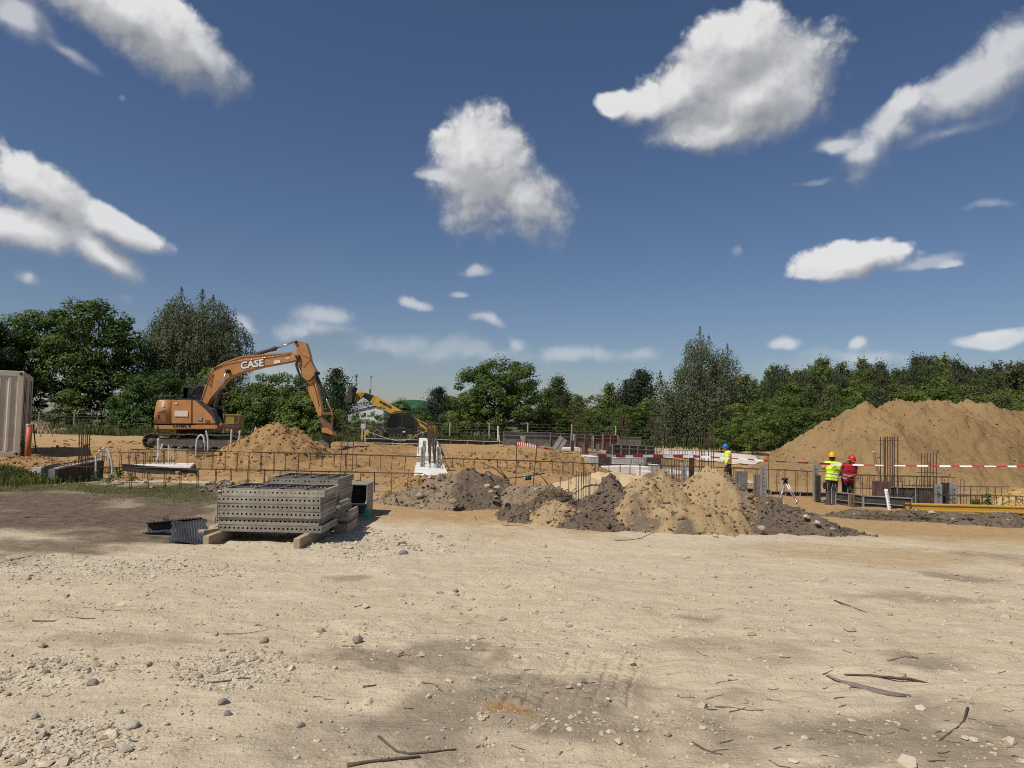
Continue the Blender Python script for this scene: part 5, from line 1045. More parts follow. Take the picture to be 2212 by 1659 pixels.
for i, (x0, y0, x1, y1, Y, lab) in enumerate(((743, 878, 734, 1034, 19.5, 'tallest single rebar stake behind the panel stack'), (753, 930, 745, 1046, 18.6, 'middle rebar stake behind the panel stack'), (765, 930, 758, 1046, 17.6, 'nearest rebar stake behind the panel stack'))):
    stake('rebar_stake', lab, 'rebar', x1, y1, y0, Y, .010, steel, 6, x0 - x1)
for i, (vxs, lab) in enumerate((([1237, 1242, 1248, 1254, 1260, 1266], 'thin far column bars above the brown form panels'), ([1320, 1326, 1340, 1345, 1354, 1358], 'thin far column bars left of the dark corner post'), ([1414, 1418, 1430, 1434, 1446, 1450], 'far column bars beside the right end of ribbed panel'))):
    column(lab, vxs, 37 - i * 2.5, 884 + i * 6, 985, .012, (.05,), .4)
for i, (vx, y0, y1, Y, lab) in enumerate(((1203, 905, 950, 44, 'lone thin rod against the trees behind brown panels'), (905, 905, 960, 30, 'short bar standing in the footing cage'),)):
    stake('rebar_stake', lab, 'rebar', vx, y1, y0, Y, .014, steel, 5)
# ------------------------------------------------------------------ white footing with its cage
fa, fb = line_pt(930, 1025, -2.9, 22.6), None
f0 = Vector((at(931, 1022, 22.8)[0], 22.8, 0)); foot = thing('white_footing', 'white stepped concrete footing strip running away from the camera', 'footing', (f0.x, f0.y, -.05), R(7.0))
foot.location.z = g1(f0.x, f0.y)
z00 = foot.location.z
steps = [(a, b, z - z00) for a, b, z in ((-2.3, 6.2, .06), (6.2, 10, .24), (10, 14, .40), (14, 22, .54))]
for (y0, y1, z1) in steps: MB().box(-.52, .52, y0, y1 + (.003 if y1 < 22 else 0), -.5, z1).build('footing_step', lean, foot, False, .015)
wc = thing('wall_cage', 'dense rusty wall reinforcement standing on the white footing', 'rebar', foot.location, R(7.0)); rg = random.Random(4)
vb = MB().tube([(0, 0, 0), (0, 0, 1.05)], .0095, 5).mesh('bar')
for k in range(46):
    y_ = 1.2 + k * .45; z_ = next(z for a, b, z in steps if a <= y_ <= b + .01)
    for xx in (-.02, .16):
        o = link('bar', vb, steel, wc, (xx + rg.uniform(-.02, .02), y_, z_ - .05)); o.rotation_euler = (rg.uniform(-.04, .04), rg.uniform(-.04, .04), 0); o.scale = (1, 1, rg.uniform(.9, 1.12))
for z_ in (.55, .85, 1.2):
    for xx in (-.03, .17): MB().tube([(xx, 1.0, z_), (xx, 5, z_ + .05), (xx, 10, z_ + .16), (xx, 15, z_ + .3), (xx, 21.5, z_ + .42)], .008, 4).build('bar', steel, wc)
def form_post(label, vx0, vx1, vy0, vy1, Y, mat=None, holes=True, depth=.1, group=None, name='formwork_post'):
    """narrow steel form element standing on end: sheet, two rails and punched holes"""
    a, b_ = at(vx0, vy0, Y), at(vx1, vy1, Y); b_[2] = min(b_[2], g1(b_[0], Y) - .04); w, h = b_[0] - a[0], a[2] - b_[2]; t = thing(name, label, 'formwork', (a[0], Y, b_[2]), 0, group)
    MB().box(.012, w - .012, .02, depth, 0, h).build('sheet', mat or galv, t)
    for x_ in (0, w - min(.05, w * .3)): MB().box(x_, x_ + min(.05, w * .3), 0, depth + .01, 0, h + .004).build('rail', galv if mat is None else mat, t, False, .004)
    if holes:
        hm = MB().lathe([(.018, -.008), (.018, .012)], 10).mesh('hole')
        for k in range(max(2, int(h / .14))): link('hole', hm, blackm, t, (w * .5, .012, .07 + k * .14))
    return t
v7b = lambda x: (1560 + x / 4.88) / 1.85172
h7b = lambda y: (1580 + y / 4.88) / 1.85172
form_post('tall grey form post standing left on the white footing', v7b(602), v7b(672), h7b(1012), h7b(1392), 24.6); form_post('shorter grey form post further back on the white footing', v7b(640), v7b(698), h7b(892), h7b(1012), 31)
form_post('grey form post right of the rusty cage on white footing', v7b(918), v7b(988), h7b(1012), h7b(1400), 24.2)
# ------------------------------------------------------------------ far footings and form panels
def board_row(label, p, q, h, mat, rib_step, thick=.08, capm=None, name='form_boards', ribm=None, group=None, rails=()):
    """shuttering panel seen from outside: board, ribs, top edge"""
    p, q = Vector(p), Vector(q); L_ = (q - p).length; t = thing(name, label, 'formwork', p, math.atan2(q.y - p.y, q.x - p.x), group); dz = q.z - p.z
    MB().add([(0, 0, -.3), (L_, 0, dz - .3), (L_, 0, dz + h), (0, 0, h), (0, thick, -.3), (L_, thick, dz - .3), (L_, thick, dz + h), (0, thick, h)], [(0, 1, 2, 3), (7, 6, 5, 4), (0, 4, 5, 1), (1, 5, 6, 2), (2, 6, 7, 3), (3, 7, 4, 0)]).build('board', mat, t)
    n = max(1, int(L_ / rib_step)) if rib_step else 0
    for k in range(n + 1 if n else 0):
        x_ = L_ * k / n; MB().box(x_ - .014, x_ + .014, -.07, -.002, dz * k / n - .28, dz * k / n + h - .012).build('rib', ribm or galv, t)
    for f in rails: MB().bar((0, -.04, h * f), (L_, -.04, dz + h * f), .05, .018).build('rail', ribm or galv, t)
    MB().bar((0, thick * .4, h + .018), (L_, thick * .4, dz + h + .018), thick + .08, .024).build('top_edge', capm or galv, t); return t
def bl(vx0, vy0, vx1, vy1, Y0, Y1): return Vector(at(vx0, vy0, Y0)), Vector(at(vx1, vy1, Y1))
for (v, h, lab, mt, st, cp) in (((790, 959, 905, 962, 44, 45.5), .32, 'dark far shuttering left of the footing cage', ply, 1.3, lean), ((937, 962, 1212, 972, 45, 48), .36, 'long dark far shuttering right of the footing cage', ply, 1.0, lean),
                                ((725, 966, 905, 970, 38, 39.5), .26, 'nearer dark shuttering left of the footing cage', ply, 1.6, lean), ((950, 978, 1100, 983, 39.5, 41), .24, 'nearer dark shuttering right of the footing cage', ply, 0, lean),
                                ((1087, 955, 1187, 957, 44, 45), .62, 'cement stained grey form panel left of the ribbed panels', plyg, 0, galv), ((1188, 957, 1232, 959.5, 44.6, 45), .62, 'brown ribbed form panel beside the grey form panel', plyb, .55, galv), ((1243, 960, 1300, 963, 44.6, 45.2), .62, 'middle brown ribbed form panel in the far row', plyb, .55, galv),
                                ((1302, 962, 1333, 964, 44.6, 45), .66, 'reddish ribbed form panel in the far row', M('red brown board', (.16, .05, .035), .7, 0, .3, 5, .1), .5, galv), ((1335, 966, 1385, 967, 44.6, 45), .62, 'grey form panel at the right end of the far row', plyg, 0, galv),
                                ((1322, 983, 1412, 987, 36, 37), .52, 'black ribbed form panel behind the column bars', ply, .42, galv)):
    p, q = bl(*v); board_row(lab, p, q, h, mt, st, .09, cp, rails=(.7,) if 'ribbed' in lab else ())
# concrete walls and blocks in the pit
v4 = lambda x: (2250 + x / 4.424) / 1.85172
h4 = lambda y: (1680 + y / 4.424) / 1.85172
def block(name, label, x0, x1, y0, y1, Y, dep, mat, cat='concrete', rz=BA, parts=None, bev=.012):
    a, b_ = at(v4(x0), h4(y0), Y), at(v4(x1), h4(y1), Y); b_[2] = min(b_[2], g1(b_[0], Y) + .2); w, h = b_[0] - a[0], a[2] - b_[2]; t = thing(name, label, cat, (a[0], Y, b_[2]), rz)
    MB().box(0, w, 0, dep, -.3, h).build('body', mat, t, False, bev)
    if mat is concrete: MB().box(w * .55, w * .555 + .006, -.006, .0, 0, h - .02).build('joint', dkgrey, t); MB().box(-.01, w + .01, -.01, dep + .01, h, h + .02).build('top_screed', lean, t)
    return t
block('concrete_wall', 'light grey concrete wall corner beside the orange sand bank', 228, 480, 650, 880, 30.5, .5, concrete); block('concrete_wall', 'pale concrete wall stub next to the wall corner', 486, 640, 660, 915, 29.6, 1.6, concrete); block('concrete_wall', 'long low concrete wall behind the white slab', 890, 1500, 672, 815, 32, .3, concrete)
block('form_sheet', 'square dark form sheet leaning at the pale concrete wall', 642, 780, 632, 790, 29.2, .06, ply, 'formwork'); form_post('black corner post among the concrete walls', v4(786), v4(870), h4(470), h4(790), 29.5, ply, False, .3); form_post('dark slim post left among the far panels', v4(150), v4(206), h4(362), h4(545), 40, ply, False, .15)
block('white_slab', 'white concrete slab edge in front of the low wall', 700, 1560, 815, 905, 29, 1.8, lean, bev=.02); block('white_slab', 'upper white slab strip among far panels', 0, 340, 490, 545, 41, 1.2, lean); block('concrete_block', 'grey concrete block right of the white slab', 1590, 1735, 805, 940, 28, .5, concrete); block('form_sheet', 'black form sheet behind the grey concrete block', 1585, 1750, 650, 800, 31, .08, ply, 'formwork'); block('white_slab', 'small white footing pad behind the tan sand heaps', 1400, 1575, 905, 975, 26.5, .7, lean); block('concrete_wall', 'low grey wall strip among the far posts', 620, 800, 560, 610, 38, .3, concrete)
for i, (x0, x1, y0, y1, Y, mt, lab) in enumerate(((345, 385, 405, 560, 39, plyg, 'grey slim post beside the far column bars'), (395, 440, 305, 555, 40, ply, 'black slim post in front of the red panel'), (520, 555, 285, 420, 42, galv, 'pale steel strip joining the red panels'), (600, 650, 430, 570, 38, plyg, 'weathered form post near the far column bars'))):
    form_post(lab, v4(x0), v4(x1), h4(y0), h4(y1), Y, mt, False, .12)
form_post('galvanised panel edge between the brown far panels', 1233, 1241, 937, 962, 44.5, galv, True, .12)
cage('fan of rusty stirrups leading back from the concrete block', Vector(at(1480, 1011, 27.5)) - Vector((0, 0, .3)), 3.4, .55, .3, .17, [(-.15, .55), (.15, .55), (.15, .2)], R(110), zrise=.1)
cage('low rusty stirrup row among the far concrete walls', Vector(at(1330, 985, 33)) - Vector((0, 0, .2)), 4.2, .5, .25, .2, [(-.12, .5), (.12, .3)], BA)
cage('short stirrup row standing on the far white slab', Vector(at(1262, 968, 40)) - Vector((0, 0, .1)), 3.0, .5, .25, .22, [(-.12, .5), (.12, .3)], BA)
# ------------------------------------------------------------------ right hand formwork
a, b_ = line_pt(1588, 1081, -2.75, 25.4), line_pt(1664, 1086, -2.75, 25.4); board_row('dark shuttering panel behind the stony soil heap', a, b_, .46, ply, .6, .08, galv, rails=(.5,))
a, b_ = line_pt(1664, 1088, -2.75, 25.2), line_pt(1790, 1091, -2.75, 25.2); board_row('dark ribbed shuttering behind the tripod legs', a, b_, .44, ply, .55, .08, galv, rails=(.45,))
a, b_ = Vector(at(1808, 1093, 24.2)), Vector(at(1866, 1101, 23.2)); board_row('ribbed shuttering right of the yellow vest worker', a, b_, .44, ply, .5, .08, galv, rails=(.5,))
a, b_ = Vector(at(1868, 1101, 23.0)), Vector(at(1972, 1108, 21.9)); board_row('ribbed shuttering behind the white marked board', a, b_, .42, ply, .5, .08, galv, rails=(.5,))
a, b_ = Vector(at(1900, 1085, 24.5)), Vector(at(2020, 1088, 23.5)); board_row('rear ribbed shuttering behind the yellow beams', a, b_, .5, ply, .5, .08, galv)
form_post('grey punched post left of the black sheet near heaps', vw6(356), vw6(406), 1004 - 4, 1030, 25.5); form_post('black board standing right of the grey punched post', vw6(437), vw6(492), 989, 1018, 26.5, ply, False)
form_post('square grey form sheet right of the blue helmet worker', vw6(950), vw6(1080), 1018, 1040, 26.2, plyg, False, .05); form_post('grey half sheet standing beside the punched post', vw6(1150), vw6(1224), 1025, 1052, 25.3, plyg, False, .05)
form_post('tall punched steel post left of the tripod', vw6(1230), vw6(1290), 1006, 1070, 25.0); form_post('tall punched steel post left of the yellow vest worker', vw6(1812), vw6(1866), 1005, 1058, 25.3); form_post('black sheet standing beside the yellow vest worker', vw6(1840), vw6(1890), 1027, 1060, 24.9, ply, False, .06)
form_post('large brown form panel with grey edge behind the white board', vw7(808), vw7(970), vh7(878), vh7(1045), 23.3, plyb, False, .12); form_post('dark grey punched panel behind the yellow beams', vw7(1384), vw7(1450), vh7(905), vh7(1078), 22.6); form_post('black panel right of the dark punched panel', vw7(1452), vw7(1525), vh7(892), vh7(1078), 22.8, ply, False, .1); form_post('punched panel at the right end of the formwork', vw7(1530), vw7(1592), vh7(905), vh7(1078), 22.6)
form_post('short rusty punched stub right of the workers', vw7(592), vw7(628), vh7(998), vh7(1098), 23.0, mud)
cage('rusty stirrup row right of the red helmet worker', Vector(at(1828, 1066, 25.2)) - Vector((0, 0, .3)), 3.6, .95, .3, .22, [(-.15, .95), (.15, .95), (-.15, .5), (.15, .2)], R(2)); cage('bent stirrup hoops in front of the tall column bars', Vector(at(1900, 1078, 23.8)) - Vector((0, 0, .3)), 4.2, .78, .28, .3, [(-.14, .78), (.14, .4)], R(4)); cage('low stirrup row running right behind the yellow beams', Vector(at(2040, 1093, 22.5)) - Vector((0, 0, .2)), 3.3, .55, .25, .22, [(-.12, .55), (.12, .55)], R(2)); cage('stirrup hoops poking up before the sand pile', Vector(at(1950, 1066, 26.5)) - Vector((0, 0, .2)), 2.4, .75, .2, .55, [(-.1, .2)], R(2))
pl_ = MB().bar(at(vw7(800), vh7(600), 24.6), at(vw7(870), vh7(885), 24.9), .09, .05); p0 = at(vw7(870), vh7(885), 24.9); tag(pl_.build('timber_plank', woodp), 'pale timber plank leaning left of the tall column bars', 'plank')
wb = thing('measuring_board', 'white leaning board with black markings in front of formwork', 'board', at(vw7(955), vh7(1130), 21.6)); pa, pb = Vector((0, 0, -.05)), Vector(at(vw7(920), vh7(950), 21.9)) - wb.location
MB().bar(pa, pb, .10, .02, (0, 1, 0)).build('board', white, wb); mk = MB(); rg = random.Random(9)
for k in range(12): q = pa.lerp(pb, .06 + k * .075); mk.bar(q + Vector((-.03 + rg.uniform(0, .02), -.056, 0)), q + Vector((.03, -.056, .02)), .012, .014, (0, 1, 0))
mk.build('marking', blackm, wb)
# yellow timber beams
ybm = M('yellow glazed timber', (.55, .32, .045), .55, 0, .12, 2, .1, 20, (.35, .2, .05), .5, 1.5, aniso=(.3, 4, 4))
def hbeam(label, p, L_, rz, z):
    t = thing('formwork_beam', label, 'beam', (p[0], p[1], z), rz, None)
    MB().box(0, L_, -.04, .04, 0, .04).build('flange', ybm, t, False, .005); MB().box(0, L_, -.04, .04, .16, .2).build('flange', ybm, t, False, .005); MB().box(.003, L_ - .003, -.014, .014, .04, .16).build('web', ybm, t); MB().box(-.02, .0, -.041, .041, -.002, .202).build('end_cap', M('brown end cap', (.10, .06, .03), .7), t); return t
bp_ = at(1966, 1100, 20.6); bz = g1(bp_[0], bp_[1])
for i, (dy, dz) in enumerate(((0, .10), (.1, .10), (.2, .10), (-.02, -.1 + .0))):
    if i < 3: hbeam(['yellow timber beam lying nearest in the row of beams', 'yellow timber beam in the middle of the row', 'yellow timber beam rearmost in the row'][i], (bp_[0] + (.02, .09, -.05)[i], bp_[1] + dy), 5.5, R(-2.5), bz + .12)
for k in (0.5, 3.2):
    tag(MB().box(-.06, .06, -.2, .45, -.05, .12).build('timber_bearer', wood, None, False, .008, 1, (bp_[0] + k, bp_[1] - .02 * k, bz)), ['short timber bearer under the left half of yellow beams', 'short timber bearer under the right half of yellow beams'][int(k > 1)], 'timber')
# ------------------------------------------------------------------ left hand form boards (grass edge)
L4x = lambda x: (x / 4.424) / 1.85172
L4y = lambda y: (1640 + y / 4.424) / 1.85172
lf = thing('form_boards', 'rusty brown form board with grey ends standing in the grass', 'formwork', gd(150, 18.9)); o_ = lf.location
def Lp(x, y, Y): return Vector(at(L4x(x), L4y(y), Y)) - o_
A_, B_, C_, D_ = Lp(965, 1060, 18.3), Lp(1760, 905, 20.2), Lp(1750, 1270, 20.2), Lp(965, 1290, 18.3)
for (nm, (a, b, c, d), mt, off) in (('board', (A_, B_, C_, D_), M('rust brown board', (.075, .042, .030), .8, 0, .4, 5, .2, 30, (.13, .08, .05), .6, 5), .12),):
    n_ = Vector((.05, .12, 0)); c = c + Vector((0, 0, -.25)); d = d + Vector((0, 0, -.25)); MB().add([d, c, b, a, d + n_, c + n_, b + n_, a + n_], [(0, 1, 2, 3), (7, 6, 5, 4), (0, 4, 5, 1), (1, 5, 6, 2), (2, 6, 7, 3), (3, 7, 4, 0)]).build(nm, mt, lf)
for k in range(16):
    f = (k + .3 + .3 * math.sin(k * 5)) / 16; MB().tube([tuple(A_.lerp(B_, f) + Vector((0, -.03, .06))), tuple(D_.lerp(C_, f) + Vector((0, -.03, -.1)))], .008, 4).build('bar', steel, lf)
    MB().tube([tuple(A_.lerp(B_, f) + Vector((0, -.03, .02))), tuple(A_.lerp(B_, f) + Vector((0, -.03, .12))), tuple(A_.lerp(B_, f) + Vector((.08, .3, .14))), tuple(A_.lerp(B_, f) + Vector((.08, .3, .0)))], .008, 4).build('hook_bar', steel, lf)
MB().bar(A_ + Vector((0, .06, .03)), B_ + Vector((0, .06, .03)), .14, .04).build('top_edge', concrete, lf)
e0, e1 = Lp(860, 1045, 18.25), Lp(962, 1240, 18.25); MB().box(e0.x, e1.x, e0.y, e0.y + .15, e1.z - .2, e0.z).build('end_board', plyg, lf)
lb = thing('form_boards', 'grey concrete-stained form board left of the brown one', 'formwork', gd(100, 18.7)); o_ = lb.location
e0, e1 = Lp(606, 1010, 18.4), Lp(720, 1270, 18.4); f1 = Lp(1060, 930, 20.4)
MB().box(e0.x, e1.x, e0.y, e0.y + .12, e1.z - .25, e0.z).build('end_board', concrete, lb, False, .012); MB().add([(e1.x, e1.y, e1.z - .2), (f1.x, f1.y, e1.z - .2), (f1.x, f1.y, f1.z), (e1.x, e1.y, e0.z), (e1.x - .1, e1.y + .12, e1.z - .2), (f1.x - .1, f1.y + .12, e1.z - .2), (f1.x - .1, f1.y + .12, f1.z), (e1.x - .1, e1.y + .12, e0.z)], [(0, 1, 2, 3), (7, 6, 5, 4), (0, 4, 5, 1), (1, 5, 6, 2), (2, 6, 7, 3), (3, 7, 4, 0)]).build('board', plyg, lb)
for z_ in (.55, .7): MB().lathe([(.022, -.01), (.022, .005)], 10, ((e0.x + e1.x) / 2 - .05, e0.y, e1.z + (e0.z - e1.z) * z_)).build('hole', blackm, lb)
cage('short stirrup row right of the brown form board', Vector(at(221, 1025, 20.5)) - Vector((0, 0, .2)), 1.2, .85, .12, .22, [(-.06, .85), (.06, .4)], R(10))
def hoop(label, pts, Y, r, mat=None):
    P = [Vector(at(a, b, Y + (c if len(q) > 2 else 0))) for q in pts for (a, b, c) in [(q + (0,))[:3]]]; o = P[0].copy(); out = []
    for i in range(len(P) - 1):
        p0, p1, p2, p3 = P[max(i - 1, 0)], P[i], P[i + 1], P[min(i + 2, len(P) - 1)]
        for k in range(5):
            t = k / 5; out.append(.5 * ((2 * p1) + (p2 - p0) * t + (2 * p0 - 5 * p1 + 4 * p2 - p3) * t * t + (3 * p1 - p0 - 3 * p2 + p3) * t ** 3) - o)
    out.append(P[-1] - o); return tag(MB().tube(out, r, 8).build('conduit', mat or zinc, None, True, 0, 1, o), label, 'conduit')
hoop('white conduit bent into a tall hoop beside the brown board', [(208, 1035), (207, 1010), (209, 985), (222, 969), (234, 975), (241, 1000), (242, 1020), (237, 1030)], 19.6, .026)
def e2v(x, y): return ((540 + x * .37975) / 1.85172, (1320 + y * .37975) / 1.85172)
for (pts, lab, Y) in (([e2v(225, 1520), e2v(235, 1400), e2v(245, 1280), e2v(247, 1140)], 'straight upright grey conduit left of three in the footing', 24.5), ([e2v(200, 1520), e2v(220, 1400), e2v(260, 1290), e2v(290, 1200)], 'leaning grey conduit in the left footing', 24.2), ([e2v(355, 1480), e2v(357, 1380), e2v(355, 1300), e2v(352, 1210)], 'thin upright conduit right in the left footing', 24.6), ([e2v(645, 1330), e2v(645, 1230), e2v(655, 1150), e2v(690, 1108), e2v(722, 1130), e2v(732, 1200), e2v(730, 1290)], 'pale conduit hoop before the excavator track', 26), ([e2v(755, 1330), e2v(768, 1230), e2v(765, 1140), e2v(748, 1060)], 'upright conduit in front of the excavator track', 26), ([e2v(1010, 1270), e2v(1012, 1180), e2v(1018, 1050)], 'upright conduit at the front end of the track', 26.5), ([e2v(1085, 1250), e2v(1095, 1180), e2v(1105, 1060)], 'rough timber-like conduit right of the track', 26.5), ([e2v(1265, 1110), e2v(1262, 1060), e2v(1272, 1030), e2v(1280, 1060), e2v(1278, 1100)], 'small white conduit hoop behind the sand heap', 34)):
    hoop(lab, pts, Y, .032 if 'thin' not in lab else .018)
hoop('tall white conduit standing beside the grey far panel', [((1980 + 100 / 5.267) / 1.85172, 954), ((1980 + 75 / 5.267) / 1.85172, 940), ((1980 + 62 / 5.267) / 1.85172, 921), ((1980 + 58 / 5.267) / 1.85172, 955)], 42, .04)
# rusty bar clusters standing in the left footing
def cluster(label, vx0, vx1, n, Y, vtop, vbot, seed):
    rg = random.Random(seed); p = gd((vx0 + vx1) / 2, Y); t = thing('rebar_cluster', label, 'rebar', p)
    for k in range(n):
        Yk = Y + rg.uniform(-.35, .35); vx = vx0 + (vx1 - vx0) * (k + .5) / n; a, b_ = Vector(at(vx + rg.uniform(-1, 1), vtop + rg.uniform(-6, 8), Yk)) - p, Vector(at(vx, vbot, Yk)) - p; b_.z = min(b_.z, g1(p.x + b_.x, Yk) - p.z - .1); MB().tube([tuple(b_), tuple(a)], .009, 5).build('bar', steel, t)
    for f in (.25, .6): z_ = (at(vx0, vtop, Y)[2] * (1 - f) + at(vx0, vbot, Y)[2] * f) - p.z; xa_, xb_ = at(vx0, 950, Y)[0] - p.x, at(vx1, 950, Y)[0] - p.x; MB().tube([(xa_, -.3, z_), (xb_, -.3, z_), (xb_, .3, z_), (xa_, .3, z_), (xa_, -.3, z_)], .007, 4).build('tie', steel, t)
    return t
cluster('dense rusty bars around the conduits in left footing', 308, 372, 16, 24.4, 985, 1025, 1); cluster('rusty bars around the pale hoop before the track', 422, 450, 10, 26, 962, 990, 2); cluster('rusty bars at the front end of the excavator track', 500, 520, 9, 26.5, 950, 985, 3)
# white pad and black membrane edge in the left footing
def flat(name, label, cat, pts, Y_list, mat, thick=.05, lift=.03):
    P = [Vector(at(v[0], v[1], Y)) for v, Y in zip(pts, Y_list)]; o = sum(P, Vector()) / len(P); z = max(g1(q.x, q.y) for q in P) + lift; n = len(P)
    me = MB().add([(q.x - o.x, q.y - o.y, 0) for q in P] + [(q.x - o.x, q.y - o.y, -thick) for q in P], [tuple(range(n)), tuple(range(2 * n - 1, n - 1, -1))] + [(i, i + n, (i + 1) % n + n, (i + 1) % n) for i in range(n)]); return tag(me.build(name, mat, None, False, 0, 1, (o.x, o.y, z)), label, cat)
def drape(name, label, cat, pts, Y_list, mat, lift=.03, res=.25, amp=.03):
    """thin sheet lying on the uneven ground"""
    P = [Vector(at(v[0], v[1], Y)) for v, Y in zip(pts, Y_list)]; n = len(P); X, Y = np.meshgrid(np.arange(min(q.x for q in P), max(q.x for q in P) + res, res), np.arange(min(q.y for q in P), max(q.y for q in P) + res, res)); Xw, Yw = X + .5 * fbm(X, Y, 1.5, 2, 5), Y + .5 * fbm(X, Y, 1.5, 2, 6); ins = np.zeros(X.shape, bool)
    for i in range(n):
        a, b = P[i], P[(i + 1) % n]; c = (a.y > Yw) != (b.y > Yw); ins ^= c & (Xw < (b.x - a.x) * (Yw - a.y) / (b.y - a.y + 1e-9) + a.x)
    Z = G(X, Y) + lift + amp * np.abs(fbm(X, Y, .5, 2, 7)); o = Vector((X.mean(), Y.mean(), float(Z.mean()))); id_ = np.arange(X.size).reshape(X.shape); F = np.stack([id_[:-1, :-1], id_[:-1, 1:], id_[1:, 1:], id_[1:, :-1]], -1).reshape(-1, 4); F = F[ins.ravel()[F].any(1)]; us = np.unique(F); mp = np.full(X.size, -1); mp[us] = np.arange(len(us))
    ob = link(name, mesh_np(name, np.stack([X - o.x, Y - o.y, Z - o.z], -1).reshape(-1, 3)[us], mp[F], True), mat, None, o); md = ob.modifiers.new('thickness', 'SOLIDIFY'); md.thickness = .01; return tag(ob, label, cat)
flat('footing_pad', 'white footing pad under the dense bars and conduits', 'footing', [(285, 1030), (410, 1032), (420, 1018), (300, 1016)], [23.4, 23.4, 25.2, 25.4], lean, .1, -.10)
a, b_ = Vector(at(262, 1040, 22.4)), Vector(at(425, 1038, 22.5)); board_row('black shuttering face below the white footing pad', Vector((a.x, a.y, g1(a.x, a.y) - .02)), Vector((b_.x, b_.y, g1(b_.x, b_.y) - .02)), .2, ply, 0, .05, ply)
flat('footing_pad', 'small white slab just below the excavator track', 'footing', [e2v(780, 1290), e2v(1000, 1290), e2v(990, 1270), e2v(800, 1270)], [25.8, 25.8, 26.4, 26.4], lean, .1, .05)
tarp = M('white sheeting', (.66, .63, .57), .6, 0, .08, 3, .3, 6, (.46, .33, .18), .9, 1.1)
drape('plastic_sheet', 'long white sheeting strip behind the blue helmet worker', 'sheet', [(1400, 996), (1610, 999), (1630, 990), (1560, 984), (1400, 982)], [31, 31, 35, 37, 38], tarp); drape('plastic_sheet', 'narrow white sheeting at the far edge behind column bars', 'sheet', [(1425, 977), (1640, 985), (1640, 978), (1500, 971), (1425, 970)], [42, 42, 48, 50, 50], tarp)
# ------------------------------------------------------------------ small site equipment
skip = thing('yellow_hopper', 'yellow concrete skip standing behind the excavator front', 'hopper', gd(515, 34)); o_ = skip.location
def Sx(x, y, Y): return tuple(Vector(at(*e2v(x, y), Y)) - o_)
ymud = M('dirty yellow paint', (.30, .22, .035), .7, 0, .3, 3, .2, 20, (.14, .1, .05), .7, 3)
MB().prism([(Sx(925, 895, 34)[0], Sx(925, 895, 34)[2]), (Sx(1105, 895, 34)[0], Sx(1105, 895, 34)[2]), (Sx(1100, 980, 34)[0], Sx(1100, 980, 34)[2]), (Sx(1040, 1060, 34)[0], Sx(1040, 1060, 34)[2]), (Sx(985, 1060, 34)[0], Sx(985, 1060, 34)[2]), (Sx(930, 980, 34)[0], Sx(930, 980, 34)[2])], -.6, .6).build('hopper_body', ymud, skip, False, .02)
MB().bar(Sx(920, 893, 33.4), Sx(1115, 893, 33.4), .06, .06).build('rim', ymud, skip)
for x_ in (940, 1095): MB().bar(Sx(x_, 900, 33.4), (Sx(x_, 900, 33.4)[0], -.6, 0), .07, .07).build('leg', mud, skip); MB().bar(Sx(x_, 900, 34.6), (Sx(x_, 900, 34.6)[0], .6, 0), .07, .07).build('leg', mud, skip)
MB().box(Sx(1040, 960, 33.3)[0], Sx(1085, 960, 33.3)[0], -.72, -.6, Sx(0, 1000, 33.3)[2], Sx(0, 955, 33.3)[2]).build('hydraulic_box', mud, skip)
for i, (x0, x1, y0, lab) in enumerate(((1110, 1200, 1105, 'upper pallet board stack right of the hopper'), (1105, 1210, 1165, 'lower pallet board stack right of the hopper'))):
    t = thing('pallet', lab, 'pallet', Vector(at(*e2v(x0, y0 + 40), 33.4 - i * .8))); t.location.z = g1(t.location.x, t.location.y) + (.13 if i == 0 else 0); t.location.y = 33.0; w_ = (x1 - x0) * .0046
    for k in range(3): MB().box(k * .45 - .05, k * .45 + .05, 0, .9, 0, .1).build('block', wood, t)
    for k in range(5): MB().box(-.1, 1.05, k * .2, k * .2 + .13, .1, .125).build('slat', wood, t)
bt = thing('digging_bucket', 'detached digging bucket lying right of the hopper', 'bucket', Vector(at(*e2v(1215, 1180), 32.5))); bt.location.z = g1(bt.location.x, 32.5) - .02; MB().prism([(-.05, 0), (.12, .12), (.1, .4), (.16, .62), (-.05, .52), (-.14, .5), (-.1, .3), (-.2, .05)], -.35, .35).build('shell', mud, bt, False, .02)
# power box with cable on a timber
pb = thing('power_box', 'grey site power box on a timber in front of telehandler', 'power box', gd((1300 + 505 / 3.253) / 1.85172, 47)); q0 = Vector(at((1300 + 470 / 3.253) / 1.85172, (1450 + 862 / 3.253) / 1.85172, 47)) - pb.location; q1 = Vector(at((1300 + 536 / 3.253) / 1.85172, (1450 + 795 / 3.253) / 1.85172, 47)) - pb.location
MB().box(q0.x, q1.x, -.12, .12, q0.z, q1.z).build('box', M('grey enclosure', (.45, .45, .44), .6), pb, False, .02); MB().box(q0.x - .01, q1.x + .01, -.14, .14, q1.z, q1.z + .03).build('lid', wood, pb)
for x_ in (q0.x + .08, q1.x - .05): MB().box(x_ - .04, x_ + .04, -.04, .04, -.1, q0.z).build('leg', woodp, pb)
def c3(x, y): return ((1300 + x / 3.253) / 1.85172, (1450 + y / 3.253) / 1.85172)
